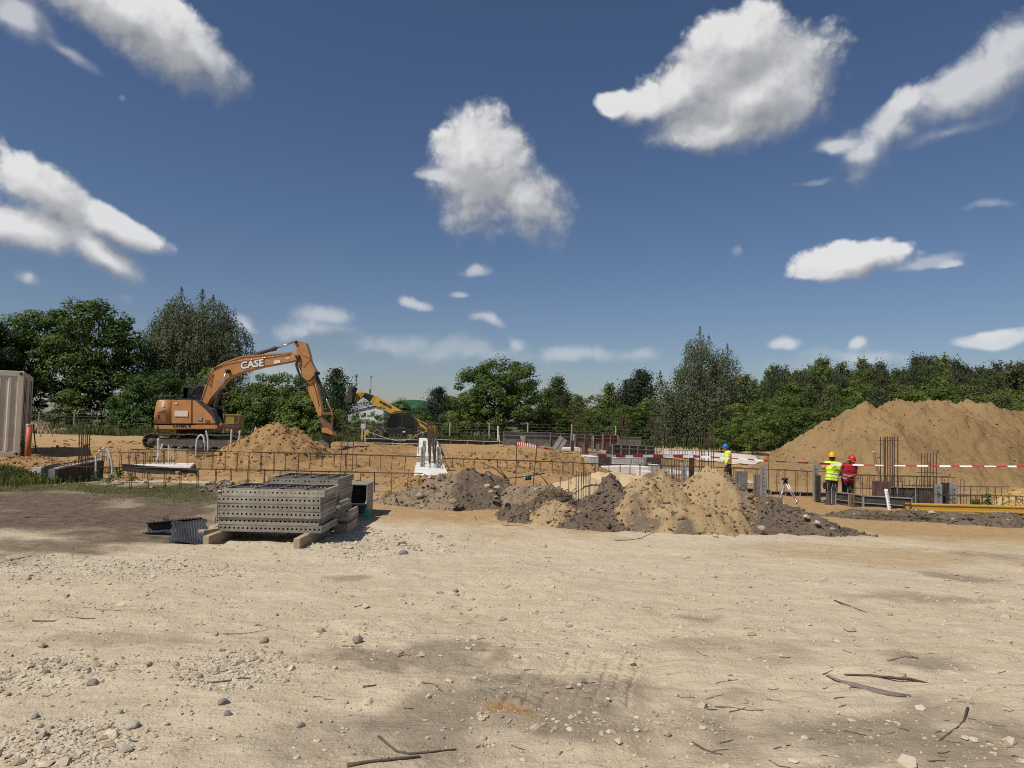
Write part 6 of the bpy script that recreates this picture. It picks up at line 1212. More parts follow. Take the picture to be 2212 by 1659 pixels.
hoop('pale cable sagging from the power box to footing cage', [c3(480, 870), c3(560, 900), c3(640, 930), c3(760, 970), c3(900, 1010), c3(1010, 1020), c3(1150, 970), c3(1240, 920), c3(1320, 900)], 42, .018, M('pale cable', (.36, .38, .30), .6)); hoop('green hose coiled beside the far brown panels', [((1980 + x / 5.267) / 1.85172, (1700 + y / 5.267) / 1.85172) for x, y in ((890, 460), (960, 490), (1060, 480), (1120, 450), (1115, 405), (1075, 410), (1050, 460), (1090, 500), (1020, 530))], 36, .025, M('green hose', (.16, .30, .13), .5))
bk_ = thing('bucket', 'white plastic bucket standing on the far shuttering', 'bucket', at((1980 + 590 / 5.267) / 1.85172, (1700 + 375 / 5.267) / 1.85172, 44.2)); MB().lathe([(.12, 0), (.16, .34), (.175, .35), (.175, .37), (.15, .37)], 16, (0, 0, 0), 'z').build('body', white, bk_, True); MB().tube([(-.17, 0, .34), (-.12, -.1, .2), (0, -.16, .15), (.12, -.1, .2), (.17, 0, .34)], .006, 5).build('handle', galv, bk_)
fp = thing('formwork_element', 'grey form element leaning against the far white slab', 'formwork', at((1980 + 1290 / 5.267) / 1.85172, (1700 + 520 / 5.267) / 1.85172, 38)); MB().bar((0, 0, 0), (.38, .1, .62), .45, .06, (0, 1, 0)).build('sheet', galv, fp); MB().bar((-.03, -.04, .0), (.35, .06, .64), .05, .05).build('rail', galv, fp)
gb = thing('canister', 'dark green canister half hidden in the rubble', 'canister', at((1980 + 690 / 5.267) / 1.85172, (1700 + 1160 / 5.267) / 1.85172, 18.4)); MB().tube([(-.07, 0, .05), (.09, 0, .06)], .06, 12).build('body', M('dark green plastic', (.02, .05, .035), .3), gb, True); MB().tube([(-.10, 0, .05), (-.068, 0, .05)], .063, 12).build('rim', white, gb)
# starter hooks in the pale sand
for i, (x0, x1, y0, y1, lab) in enumerate(((1375, 1412, 1090, 1180, 'small bent rebar hook in the pale sand'), (1556, 1600, 1100, 1270, 'taller bent rebar hook in the pale sand'))):
    f = lambda x, y: Vector(at((1980 + x / 5.267) / 1.85172, (1700 + y / 5.267) / 1.85172, 18.6)); o = f(x0, y1); o.z = min(o.z, g1(o.x, o.y)); tag(MB().tube([tuple(q - o) for q in (f(x0, y1) - Vector((0, 0, .2)), f(x0, y0 + 12), f((x0 + x1) / 2, y0), f(x1, y0 + 14), f(x1, y1 - 30))], .011, 6).build('rebar_hook', steel, None, False, 0, 1, o), lab, 'rebar')
cx5 = lambda x: (1980 + x / 5.267) / 1.85172
column('low group of bars rising from the pale sand bank', [cx5(x) for x in (1715, 1770, 1825, 1870, 1915, 1980, 2005)], 17.6, (1700 + 965 / 5.267) / 1.85172, (1700 + 1290 / 5.267) / 1.85172, .010, (), .2)
# tape stakes and barrier tape
st1 = stake('rebar_stake', 'rusty stake carrying the left end of barrier tape', 'rebar', cx5(440), 1034, 942, 19.6, .014, steel, 6, 2); st2 = stake('rebar_stake', 'leaning rusty stake carrying the barrier tape near the rubble', 'rebar', cx5(765), 1060, 952, 17.6, .012, steel, 6, 13); st3 = stake('rebar_stake', 'rusty stake behind the tripod carrying the barrier tape', 'rebar', vw6(1320), 1076, 980, 20.8, .011, steel, 6, -3)
red = M('red tape', (.42, .02, .025), .5, 0, .1, 8, 0); whi = M('white tape', (.74, .73, .71), .5, 0, .06, 8, 0)
def tape(label, pts, Ys, w=.075, sag=.0, seed=0, pitch=.19, twist=1.):
    P = [Vector(at(v[0], v[1], Y)) for v, Y in zip(pts, Ys)]; o = P[0].copy(); rg = random.Random(seed); V, mats_ = [], []; F = []
    s = 0; tot = []
    for i in range(len(P) - 1):
        L_ = (P[i + 1] - P[i]).length; n = max(2, int(L_ / (pitch / 4)))
        for k in range(n + (i == len(P) - 2)): tot.append((P[i].lerp(P[i + 1], k / n), s + L_ * k / n))
        s += L_
    for j, (q, sl) in enumerate(tot):
        a = twist * (math.sin(sl * .55 + seed) * 1.1 + .4 * math.sin(sl * 1.7)) + R(90); hw = Vector((0, math.cos(a), math.sin(a))) * (w / 2); V += [q - o - hw, q - o + hw]
        if j: F.append((2 * j - 2, 2 * j, 2 * j + 1, 2 * j - 1)); mats_.append(int(sl / pitch) % 2)
    t = thing('barrier_tape', label, 'tape', o)
    for c, (nm, mt) in enumerate((('white_band', whi), ('red_band', red))):
        runs = []; cur = []
        for f, m_ in zip(F, mats_):
            if m_ == c: cur.append(f)
            elif cur: runs.append(cur); cur = []
        if cur: runs.append(cur)
        for rn in runs:
            mb = MB(); mp_ = {}
            for f in rn:
                ids = []
                for i_ in f:
                    if i_ not in mp_: mp_[i_] = len(mb.v); mb.v.append(tuple(V[i_]))
                    ids.append(mp_[i_])
                mb.f.append(tuple(ids))
            me = bpy.data.meshes.new(nm); me.from_pydata(mb.v, [], mb.f); link(nm, me, mt, t)
    return t
tape('red and white tape between the two left stakes', [(cx5(470), 958), (cx5(700), 961), (cx5(880), 966)], [19.5, 18.6, 17.7], .09, 0, 3, .085, .2)
tape('long red and white barrier tape sagging across the picture centre', [(cx5(880), 966), (1230, 976), (1290, 982), (1340, 986), (1400, 985), (1470, 985), (1540, 988), (1600, 991), (1659, 996)], [17.7, 18.3, 18.9, 19.3, 19.6, 19.9, 20.2, 20.5, 20.8], .07, 0, 1, .30, .8)
tape('right hand barrier tape running past the workers', [(1659, 996), (1740, 1000), (1830, 1004), (1950, 1006), (2060, 1007), (2120, 1007), (2260, 1008)], [20.8, 20.7, 20.6, 20.5, 20.4, 20.3, 20.1], .06, 0, 2.2, .30, 1.)
# tripod
tri = thing('survey_tripod', 'aluminium tripod without instrument standing behind the stony heap', 'tripod', gd(1690, 21.5)); o_ = tri.location
def Tq(x, y, Y): return Vector(at((2600 + x / 2.765) / 1.85172, (1700 + y / 2.765) / 1.85172, Y)) - o_
alu = M('bare aluminium', (.62, .62, .61), .35, .6, .08, 10, .02); hd = Tq(1490, 605, 21.5)
MB().lathe([(.03, -.06), (.09, -.05), (.095, .0), (.06, .02)], 16, tuple(hd + Vector((0, 0, .04))), 'z').build('head', blackm, tri, True)
for (x, y, Y) in ((1395, 810, 21.1), (1425, 825, 22.1), (1685, 870, 21.2)):
    ft = Tq(x, y, Y); ft.z = g1(o_.x + ft.x, Y) - o_.z - .03; pr_ = (ft - hd).normalized(); sd = Vector((pr_.z, 0, -pr_.x)).normalized() * .03
    lg = MB().tube([tuple(hd + pr_ * .05 + sd), tuple(hd + pr_ * .75 + sd * .8)], .014, 6).tube([tuple(hd + pr_ * .05 - sd), tuple(hd + pr_ * .75 - sd * .8)], .014, 6).tube([tuple(hd + pr_ * .6), tuple(ft)], .015, 6).build('leg', alu, tri, True); MB().tube([tuple(hd + pr_ * .7 - sd * 1.4), tuple(hd + pr_ * .78 + sd * 1.4)], .02, 6).build('clamp', blackm, lg); MB().tube([tuple(hd - sd), tuple(hd + pr_ * .14)], .03, 6).build('shoulder', blackm, lg)

# ------------------------------------------------------------------ stacked form panels in the foreground
alup = M('cement stained aluminium frame', (.285, .252, .20), .75, .1, .25, 7, .3, 50, (.42, .395, .34), .8, 4, .3, objvar=.22)
alud = M('grimy frame interior', (.12, .108, .09), .8, 0, .3, 6, .25, 40, (.26, .25, .23), .5, 4)
def punched(L_, h, pitch=.0695, r=.0165, t=.005):
    """frame rail: outer web with punched holes and two lips, along +x, outer face at y = 0"""
    mb = MB(); n = max(2, int(round((L_ - .02) / pitch))); w = L_ / n; cs = [(1, 0), (1, 1), (0, 1), (-1, 1), (-1, 0), (-1, -1), (0, -1), (1, -1)]
    for yy in (0, t):
        for i in range(n):
            cx_ = (i + .5) * w; base = len(mb.v)
            for (a, b) in cs: mb.v.append((cx_ + a * w / 2, yy, h / 2 + b * h / 2))
            for k in range(8): mb.v.append((cx_ + r * math.cos(k * math.pi / 4), yy, h / 2 + r * math.sin(k * math.pi / 4)))
            for k in range(8):
                q = (base + k, base + (k + 1) % 8, base + 8 + (k + 1) % 8, base + 8 + k); mb.f.append(q if yy == 0 else q[::-1])
    for i in range(n):
        b0 = i * 16 + 8; b1 = b0 + n * 16
        for k in range(8): mb.f.append((b0 + k, b0 + (k + 1) % 8, b1 + (k + 1) % 8, b1 + k))
    mb.box(0, L_, -.003, .035, 0, .007).box(0, L_, -.003, .035, h - .007, h)
    return mb.mesh('rail')
PH = .1085
def panel(label, L_, Wd, loc, rz, rails):
    t = thing('form_panel_frame', label, 'formwork', loc, rz, None); rl, rs = rails
    for (me, p, a) in ((rl, (0, 0, 0), 0), (rl, (L_, Wd, 0), 180), (rs, (L_, .005, 0), 90), (rs, (0, Wd - .005, 0), -90)):
        o = link('rail', me, alup, t, p); o.rotation_euler = (0, 0, R(a))
    for k in range(1, 4): MB().box(L_ * k / 4 - .02, L_ * k / 4 + .02, .04, Wd - .04, .012, PH - .012).build('cross_member', alud, t)
    MB().box(.04, L_ - .04, Wd * .5 - .02, Wd * .5 + .02, .013, PH - .014).build('cross_member', alud, t)
    MB().box(.012, L_ - .012, .012, Wd - .012, .008, .022).build('form_face', alud, t); return t
SX, SY = at(466.5, 1146, 11.2)[0], 11.2; sz = at(580, 1150, 11.2)[2] + .002; L1 = at(690, 1150, 11.2)[0] - SX
r1 = (punched(L1, PH), punched(1.0, PH)); rg = random.Random(2); onames = ['lowest', 'second from the bottom', 'third from the bottom', 'fourth from the bottom', 'fifth from the bottom', 'topmost']
for k in range(6): panel('punched form panel, %s of the front stack' % onames[k], L1, 1.0, (SX + rg.uniform(-.03, .03) + (.02 if k == 5 else 0), SY + rg.uniform(-.025, .025), sz + k * (PH + .0025)), R(rg.uniform(-.9, .9)), r1)
S2x = at(577, 1045, 13.0)[0]; L2 = at(728, 1045, 13.0)[0] - S2x; r2 = (punched(L2, PH), punched(1.25, PH))
for k in range(6): panel('punched form panel, %s of the rear stack' % onames[k], L2, 1.25, (S2x + rg.uniform(-.02, .02), 13.0 + rg.uniform(-.012, .012), sz + .03 + k * (PH + .0025)), R(rg.uniform(-.6, .6)), r2)
def timber(label, p, q, w, h, mat=wood, name='timber_bearer'):
    p = Vector(p); q = Vector(q); return tag(MB().bar((0, 0, 0), q - p, w, h).build(name, mat, None, False, .006, 1, p), label, 'timber')
wood2 = M('grey weathered timber', (.40, .315, .21), .9, 0, .3, 5, .3, 30, (.2, .17, .13), .6, 4, aniso=(6, .6, 6))
zb_ = sz - .085
def gz_(x, y): return g1(x, y)
timber('weathered timber bearer under the left end of panel stack', (SX + .04, 10.75, zb_), (SX + .10, 14.3, zb_), .09, .165, wood2); timber('weathered timber bearer under the right end of panel stack', (SX + L1 - .20, 10.7, zb_), (SX + L1 - .12, 14.4, zb_), .10, .165, wood2)
def q4(x, y, Y): return at((540 + x / 2.212) / 1.85172, (1850 + y / 2.212) / 1.85172, Y)
timber('short squared timber lying left of the panel stack', (SX - .28, 11.3, gz_(SX - .28, 11.3) + .10), (SX - .02, 11.9, gz_(SX, 11.9) + .10), .13, .13, wood2, 'timber_block'); timber('plank end resting on the squared timber', (SX - .40, 11.5, gz_(SX - .4, 11.5) + .08), (SX + .02, 12.1, gz_(SX, 12.1) + .26), .12, .05, wood2, 'timber_plank')
timber('plank lying flat behind the squared timber', (SX - .75, 12.2, gz_(SX - .75, 12.2) + .03), (SX - .05, 12.0, gz_(SX, 12.0) + .06), .14, .04, wood, 'timber_plank')
# open box element with lip on the right
bx = thing('form_box', 'open steel form box with black inside right of panel stack', 'formwork', (0, 0, 0)); a, b_ = q4(1850, 186, 14.6), q4(2052, 448, 14.6); w, h = b_[0] - a[0], a[2] - b_[2]; bx.location = (a[0], 14.6, b_[2]); gzb = g1(a[0], 14.6) - b_[2]
MB().box(0, w, 0, .6, h - .03, h).build('top_plate', galv, bx, False, .005); MB().box(0, .025, 0, .6, 0, h - .032).build('side_plate', galv, bx); MB().box(w - .025, w, 0, .6, 0, h - .032).build('side_plate', galv, bx, False, .004); MB().box(.027, w - .027, .55, .58, 0, h - .034).build('back_plate', ply, bx)
MB().box(.0, w, -.03, -.004, min(gzb, 0) * 0, h * .28).build('front_lip', ply, bx, False, .004); MB().bar((.03, -.018, h * .29), (w - .03, -.018, h * .30), .03, .03).build('lip_rail', galv, bx); MB().bar((w - .03, -.02, h * .29), (w - .012, .2, h * .5), .03, .05).build('bracket', galv, bx)
MB().box(-.01, w + .01, 0, .5, gzb - .05, -.002).build('skid', wood2, bx); MB().lathe([(.02, -.036), (.02, -.028)], 10, (w * .25, 0, h * .17)).build('bolt', white, bx)
el = thing('form_element', 'small grey form pieces piled low right of the panel stack', 'formwork', (0, 0, 0)); a, b_ = q4(1765, 432, 12.3), q4(1880, 560, 12.3); el.location = (a[0], 12.3, g1(a[0], 12.3)); w, h = b_[0] - a[0], a[2] - el.location.z
o = link('rail', punched(.8, .16), alup, el, (w, 0, h - .16)); o.rotation_euler = (0, 0, R(90)); o = link('rail', punched(w, .16), alup, el, (0, 0, h - .16)); MB().box(.01, w - .01, .01, .8, h - .20, h - .165).build('base_plate', alud, el); MB().box(0, w, .0, .8, -.05, h - .21).build('timber_pad', wood2, el)
e2 = thing('form_element', 'narrow punched form strip lying between the two stacks', 'formwork', (0, 0, 0)); a = q4(1768, 432, 12.8); e2.location = (a[0], 12.6, el.location.z + h + .002); o = link('rail', punched(.7, .13), alup, e2, (.15, 0, 0)); o.rotation_euler = (0, 0, R(88)); MB().box(0, .145, 0, .7, 0, .02).build('base_plate', alud, e2)
gs = MB(); gpts = [q4(2040, 395, 14.4), q4(2075, 440, 14.35), q4(2062, 505, 14.2), q4(2018, 480, 14.25)]; o0 = Vector(gpts[3]); gs.add([Vector(p) - o0 for p in gpts] + [Vector(p) - o0 + Vector((.004, .012, 0)) for p in gpts], [(0, 1, 2, 3), (7, 6, 5, 4), (0, 4, 5, 1), (1, 5, 6, 2), (2, 6, 7, 3), (3, 7, 4, 0)]); tag(gs.build('plastic_strip', M('green strap plastic', (.02, .30, .17), .5, 0, .15, 20, .05), None, False, 0, 1, o0), 'turquoise green plastic strip hanging from the form box', 'plastic')
# dimpled black membrane, two pieces
memb = M('black dimpled membrane', (.022, .024, .028), .42, 0, .25, 8, .1, 40, (.11, .10, .09), .45, 5)
def membrane(label, fn, nu, nv, loc):
    U, V_ = np.meshgrid(np.linspace(0, 1, nu), np.linspace(0, 1, nv)); P = fn(U, V_); pu = np.linspace(0, 1, nu)
    me_v = P.reshape(-1, 3); id_ = np.arange(nu * nv).reshape(nv, nu); F = np.stack([id_[:-1, :-1], id_[:-1, 1:], id_[1:, 1:], id_[1:, :-1]], -1).reshape(-1, 4)
    o = link('dimpled_membrane', mesh_np('dimpled_membrane', me_v, F, True), memb, None, loc); md = o.modifiers.new('thickness', 'SOLIDIFY'); md.thickness = .006; return tag(o, label, 'membrane')
def dimple(X, Y, s=.05): return .013 * np.clip(np.cos(X / s * math.pi * 2) * np.cos(Y / s * math.pi * 2) + .1, -.2, 1)
m0 = q4(300, 740, 10.75); mz = g1(m0[0], 10.75)
def f1_(U, V_):
    X = U * .55; Y = V_ * 1.15; Z = .015 + .17 * sstep(.08, .95, V_) + .02 * np.sin(U * 5 + V_ * 3) + .02; wv = .015 * np.sin(V_ * 23) * ((U < .06) | (U > .94)); return np.stack([X + wv - .50 * V_, Y, Z + dimple(X, Y * 1.05)], -1)
membrane('black dimpled membrane sheet draped towards the camera', f1_, 90, 170, (m0[0], 10.75, mz))
m1 = q4(42, 640, 11.5); mz1 = g1(m1[0], 11.5)
def f2_(U, V_):
    X = U * .78; a = V_ * 4.0 - .6; rr = .085 + .02 * U; Y = .15 + rr * np.sin(a) * 1.2 + .25 * np.clip(V_ - .8, 0, 1); Z = .10 + rr * (-np.cos(a)) * .9 + .05 * U; return np.stack([X, Y + .25 * U, np.maximum(Z, .01) + dimple(X, V_ * .62)], -1)
membrane('rolled end of black dimpled membrane on the gravel', f2_, 130, 110, (m1[0], 11.5, mz1))

# ------------------------------------------------------------------ workers: bodies grown as one smooth surface
def surface_nets(F, lo, h):
    S = F < 0; nx_, ny_, nz_ = F.shape
    c = [(i, j, k) for i in (0, 1) for j in (0, 1) for k in (0, 1)]
    sub = lambda A, o: A[o[0]:nx_ - 1 + o[0], o[1]:ny_ - 1 + o[1], o[2]:nz_ - 1 + o[2]]
    cnt = sum(sub(S, o).astype(np.int8) for o in c); act = (cnt > 0) & (cnt < 8); ids = np.full(act.shape, -1); A = np.argwhere(act); ids[act] = np.arange(len(A))
    vals = np.stack([sub(F, o)[act] for o in c], 1); C_ = np.array(c, float); acc = np.zeros((len(A), 3)); n = np.zeros(len(A))
    for a in range(8):
        for b in range(a + 1, 8):
            if np.abs(C_[a] - C_[b]).sum() != 1: continue
            va, vb = vals[:, a], vals[:, b]; m_ = (va < 0) != (vb < 0); t = np.where(m_, va / np.where(m_, va - vb, 1), 0)[:, None]
            acc += np.where(m_[:, None], C_[a] + t * (C_[b] - C_[a]), 0); n += m_
    V = (A + acc / n[:, None]) * h + lo; Q = []
    for ax in range(3):
        s0, s1 = [slice(None)] * 3, [slice(None)] * 3; s0[ax] = slice(0, -1); s1[ax] = slice(1, None); d = S[tuple(s0)] != S[tuple(s1)]; e = np.argwhere(d); sg = S[tuple(s0)][d]
        u, v = (ax + 1) % 3, (ax + 2) % 3; ok = (e[:, u] > 0) & (e[:, v] > 0) & (e[:, u] < F.shape[u] - 1) & (e[:, v] < F.shape[v] - 1); e, sg = e[ok], sg[ok]
        def g(du, dv): q = e.copy(); q[:, u] -= du; q[:, v] -= dv; return ids[q[:, 0], q[:, 1], q[:, 2]]
        q = np.stack([g(0, 0), g(1, 0), g(1, 1), g(0, 1)], 1); q[~sg] = q[~sg][:, ::-1]; Q.append(q)
    return V, np.concatenate(Q)
def capsules(P, caps, k):
    D = np.full(P.shape[:-1], 9.0)
    for (a, b, r1, r2) in caps:
        a, b = np.array(a, float), np.array(b, float); ab = b - a; t = np.clip(((P - a) @ ab) / (ab @ ab + 1e-9), 0, 1); d = np.linalg.norm(P - a - t[..., None] * ab, axis=-1) - (r1 + (r2 - r1) * t)
        hh_ = np.maximum(k - np.abs(D - d), 0) / k; D = np.minimum(D, d) - hh_ * hh_ * k * .25
    return D
def grow(name, caps, k, h, mat, parent, clip=None, smooth=True):
    pts = np.array([p for c in caps for p in c[:2]]); rm = max(max(c[2], c[3]) for c in caps) + .03; lo, hi = pts.min(0) - rm, pts.max(0) + rm
    ax = [np.arange(lo[i], hi[i] + h, h) for i in range(3)]; P = np.stack(np.meshgrid(*ax, indexing='ij'), -1); D = capsules(P, caps, k)
    if clip is not None: D = np.maximum(D, clip(P))
    V, Q = surface_nets(D, lo, h); return link(name, mesh_np(name, V, Q, smooth), mat, parent)
skin = M('tanned skin', (.33, .155, .095), .6, 0, .12, 12, .03); hivis = M('hi-vis yellow cloth', (.66, .86, .06), .75, 0, .08, 6, .4, 14); refl = M('grey reflective band', (.28, .29, .30), .5, 0, .1, 10, .05)
trou = M('dark work trousers', (.038, .035, .034), .9, 0, .3, 8, .5, 18); trou2 = M('grey trouser legs', (.085, .075, .068), .9, 0, .25, 8, .5, 18); redc = M('red work shirt', (.36, .012, .035), .85, 0, .2, 8, .5, 14); greyc = M('light grey shirt', (.38, .39, .41), .85, 0, .1, 8, .3, 20); boots = M('dark boots', (.04, .032, .025), .8); glv = M('blue grey work gloves', (.05, .065, .085), .8, 0, .3, 20, .2)
hel = lambda n, c: M('%s helmet plastic' % n, c, .3, 0, .04, 5, 0, spec=.5)
def unit(v): v = np.array(v, float); return v / (np.linalg.norm(v) + 1e-9)
def hand(wr, dirn, palm_n, s=1., curl=.5):
    """palm, four unequal curled fingers and a thumb from the side of the palm"""
    wr, d, n = np.array(wr, float), unit(dirn), unit(palm_n); sd = np.cross(d, n); out = [(wr, wr + d * .05 * s, .026 * s, .032 * s), (wr + d * .03 + sd * .02, wr + d * .085 * s + sd * .022, .02, .018), (wr + d * .03 - sd * .02, wr + d * .08 * s - sd * .024, .02, .017)]
    for i, (o, L_) in enumerate(((.033, .068), (.011, .08), (-.011, .074), (-.032, .056))):
        b = wr + d * .085 * s + sd * o; m_ = b + unit(d + n * curl) * L_ * .5 * s; out += [(b, m_, .0105, .0098), (m_, m_ + unit(d * .4 + n * (curl + .6)) * L_ * .55 * s, .0098, .0085)]
    t0 = wr + d * .03 + sd * .034; t1 = t0 + unit(sd * .8 + d * .7 + n * .3) * .04; return out + [(t0, t1, .0125, .0115), (t1, t1 + unit(d + n * .5 + sd * .1) * .032, .0115, .0095)]
def head_caps(c, f):
    """head centred at c looking along f"""
    c, f = np.array(c, float), unit(f); up_ = np.array([0, 0, 1.]); s = np.cross(f, up_)
    return [(c + up_ * .03 - f * .015, c + up_ * .035 + f * .02, .093, .088), (c - up_ * .045 + f * .03, c - up_ * .085 + f * .055, .066, .042), (c + f * .09 - up_ * .005, c + f * .112 - up_ * .032, .012, .016), (c + s * .085 - up_ * .005, c + s * .092 - up_ * .045, .017, .012), (c - s * .085 - up_ * .005, c - s * .092 - up_ * .045, .017, .012), (c + f * .075 - up_ * .062 + s * .02, c + f * .075 - up_ * .062 - s * .02, .012, .012)]
def helmet(parent, c, f, mat, tilt=0.):
    c, f = np.array(c, float), unit(f); up_ = unit(np.array([0, 0, 1.]) + f * tilt); s = unit(np.cross(f, up_)); ff = unit(np.cross(up_, s)); mb = MB(); n = 28; pr_ = [(1.0, 0.), (1.0, .03), (.97, .07), (.86, .115), (.68, .148), (.42, .172), (.14, .182)]
    ring = lambda a, r, z, e=0: c + ff * (math.cos(a) * (.142 * r + e)) + s * math.sin(a) * .117 * r + up_ * z
    for (r, z) in pr_:
        for k in range(n): mb.v.append(tuple(ring(2 * math.pi * k / n, r + (.02 if abs(math.sin(2 * math.pi * k / n)) < .16 and z > .06 else 0), z)))
    for i in range(len(pr_) - 1):
        for k in range(n): mb.f.append((i * n + k, i * n + (k + 1) % n, (i + 1) * n + (k + 1) % n, (i + 1) * n + k))
    mb.f.append(tuple((len(pr_) - 1) * n + k for k in range(n))); hb = mb.build('helmet', mat, parent, True); bm_ = MB()
    for k in range(n):
        a = 2 * math.pi * k / n; ex_ = .055 * max(0, math.cos(a)) ** 1.5 + .012
        for p in (ring(a, .99, .012), ring(a, 1., .0, ex_) - up_ * .012 * max(0, math.cos(a)), ring(a, 1., -.006, ex_) - up_ * .012 * max(0, math.cos(a)), ring(a, .97, -.004)): bm_.v.append(tuple(p))
    for k in range(n):
        for j in range(4): a0, b0 = k * 4, ((k + 1) % n) * 4; bm_.f.append((a0 + j, b0 + j, b0 + (j + 1) % 4, a0 + (j + 1) % 4))
    bm_.build('brim', mat, hb, True); return hb
def worker(label, loc, J, face, hmat, torso, sleeve, legs, hands, extras=None, htilt=0., bands=True, lowleg=None, torso_k=1.):
    t = thing('person', label, 'person', loc); g = {k: np.array(v, float) for k, v in J.items()}; hp, ch, nk, hd = g['pelvis'], g['chest'], g['neck'], g['head']; lat = unit(g['sr'] - g['sl'])
    tor = [(hp - lat * .07, hp + lat * .07, .125, .125), (hp + (ch - hp) * .45 - lat * .06, hp + (ch - hp) * .45 + lat * .06, .118, .118), (ch - lat * .09, ch + lat * .09, .128, .128), (ch + (nk - ch) * .6 - lat * .11, ch + (nk - ch) * .6 + lat * .11, .085, .085), (g['sl'], g['sr'], .07, .07)]
    body = list(tor) + [(ch + (nk - ch) * .7, nk + (hd - nk) * .35, .062, .058)] + head_caps(hd, face)
    for s in 'lr':
        body += [(g['s' + s], g['e' + s], .055, .043), (g['e' + s], g['w' + s], .043, .030)]; body += [(g['h' + s], g['k' + s], .088, .06), (g['k' + s], g['a' + s], .06, .042), (g['a' + s], g['a' + s] + np.array(face) * .0 + g['toe' + s], .042, .035)]
    for (w_, d, n) in hands: body += hand(w_, d, n)
    grow('body', body, .035, .0105, skin, t)
    sh = [(g['s' + s], g['s' + s] + (g['e' + s] - g['s' + s]) * (.62 if torso is hivis else .75), .072, .062) for s in 'lr']
    inf = [(a, b, r1 + .022, r2 + .022) for a, b, r1, r2 in tor]; axis = unit(nk - hp); lo_ = hp - axis * (.06 if torso is hivis else .10)
    grow('shirt', sh + inf[2:], .04, .014, sleeve, t, lambda P: np.maximum(-((P - lo_) @ axis), (P - (nk + axis * .02)) @ axis))
    def neckcut(P): return np.maximum.reduce([-((P - lo_) @ axis), (P - (nk - axis * .005)) @ axis, .075 - np.linalg.norm(P - nk, axis=-1)])
    big = [(a, b, r1 + .012, r2 + .012) for a, b, r1, r2 in inf]; rr_ = np.random.default_rng(3)
    ves = grow('vest' if torso is hivis else 'work_jacket', big + ([] if torso is hivis else [(a, b, r1 + .012, r2 + .012) for a, b, r1, r2 in sh]), .06, .013, torso, t, neckcut)
    if bands:
        for f in (.14, .36):
            c0 = hp + (ch - hp) * f * 1.55 - axis * .04; grow('reflective_band', [(a, b, r1 + .006, r2 + .006) for a, b, r1, r2 in big], .06, .013, refl, ves, lambda P, c0=c0: np.abs((P - c0) @ axis) - .024)
    lg = [(hp - lat * .07, hp + lat * .07, .142, .142)]; lw = []
    for s in 'lr': lg += [(g['h' + s], g['k' + s], .105, .086)]; lw += [(g['h' + s] * .25 + g['k' + s] * .75, g['k' + s], .086, .086), (g['k' + s], g['a' + s] - np.array([0, 0, .03]), .084, .078)]
    grow('trousers', lg + (lw if lowleg is None else []), .05, .014, legs, t, lambda P: (P - (hp + axis * .05)) @ axis)
    if lowleg is not None: grow('trouser_leg', lw, .03, .014, lowleg, t)
    for s in 'lr': grow('boot', [(g['a' + s] + np.array([0, 0, .03]), g['a' + s], .058, .058), (g['a' + s] - np.array([0, 0, .02]), g['a' + s] + g['toe' + s], .05, .042)], .03, .014, boots, t, lambda P: -(P[..., 2]) + .0)
    grow('belt', [(hp + axis * .03 - lat * .07, hp + axis * .03 + lat * .07, .156, .156)], .03, .014, blackm, t, lambda P: np.abs((P - (hp + axis * .0)) @ axis) - .028)
    for (w_, d, n) in hands: grow('glove', [(a, b, r1 + .005, r2 + .005) for a, b, r1, r2 in hand(w_, d, n)], .015, .008, glv, t)
    hc = hd + np.array([0, 0, .045]); helmet(t, hc, face, hmat, htilt)
    f = unit(face); s_ = np.cross(f, (0, 0, 1))
    for q in (1, -1): e_ = hd + f * .088 + s_ * .034 * q + np.array([0, 0, .004]); MB().lathe([(.001, -.011), (.009, -.006), (.011, 0), (.009, .006), (.001, .011)], 8, tuple(e_)).build('eye', blackm, t, True)
    grow('hair', [(hd - f * .045 + np.array([0, 0, .0]), hd - f * .055 - np.array([0, 0, .05]), .082, .06)], .02, .012, M('dark hair', (.02, .016, .012), .8), t)
    if extras: extras(t, g)
    return t
# yellow helmet, back to the camera
yw = gp(1797, 1088); yw = Vector((at(1797, 1000, 24.4)[0], 24.4, 0)); yw.z = g1(yw.x, yw.y)
def tools(t, g):
    for (a, b) in (((-.20, -.14, .80), (-.23, -.16, .56)), ((.02, -.19, .78), (.10, -.2, .52)), ((-.05, -.19, .78), (-.12, -.2, .55))): MB().tube([a, b], .010, 6).build('tool_handle', M('steel tool', (.3, .29, .27), .4, .5), t)
    MB().box(-.30, -.16, -.10, .06, .58, .80).build('tool_pouch', blackm, t, False, .03, 2); me = text_mesh('adibeton', .062, .002, .2, .001); o = link('back_lettering', me, blackm, t, (.015, -.205, 1.315)); o.rotation_euler = (R(86), R(-3), 0); o.scale = (1, 1, 1); MB().prism([(-.06, 1.355), (.02, 1.352), (.13, 1.372), (.05, 1.382)], -.212, -.2).build('back_logo', blackm, t)
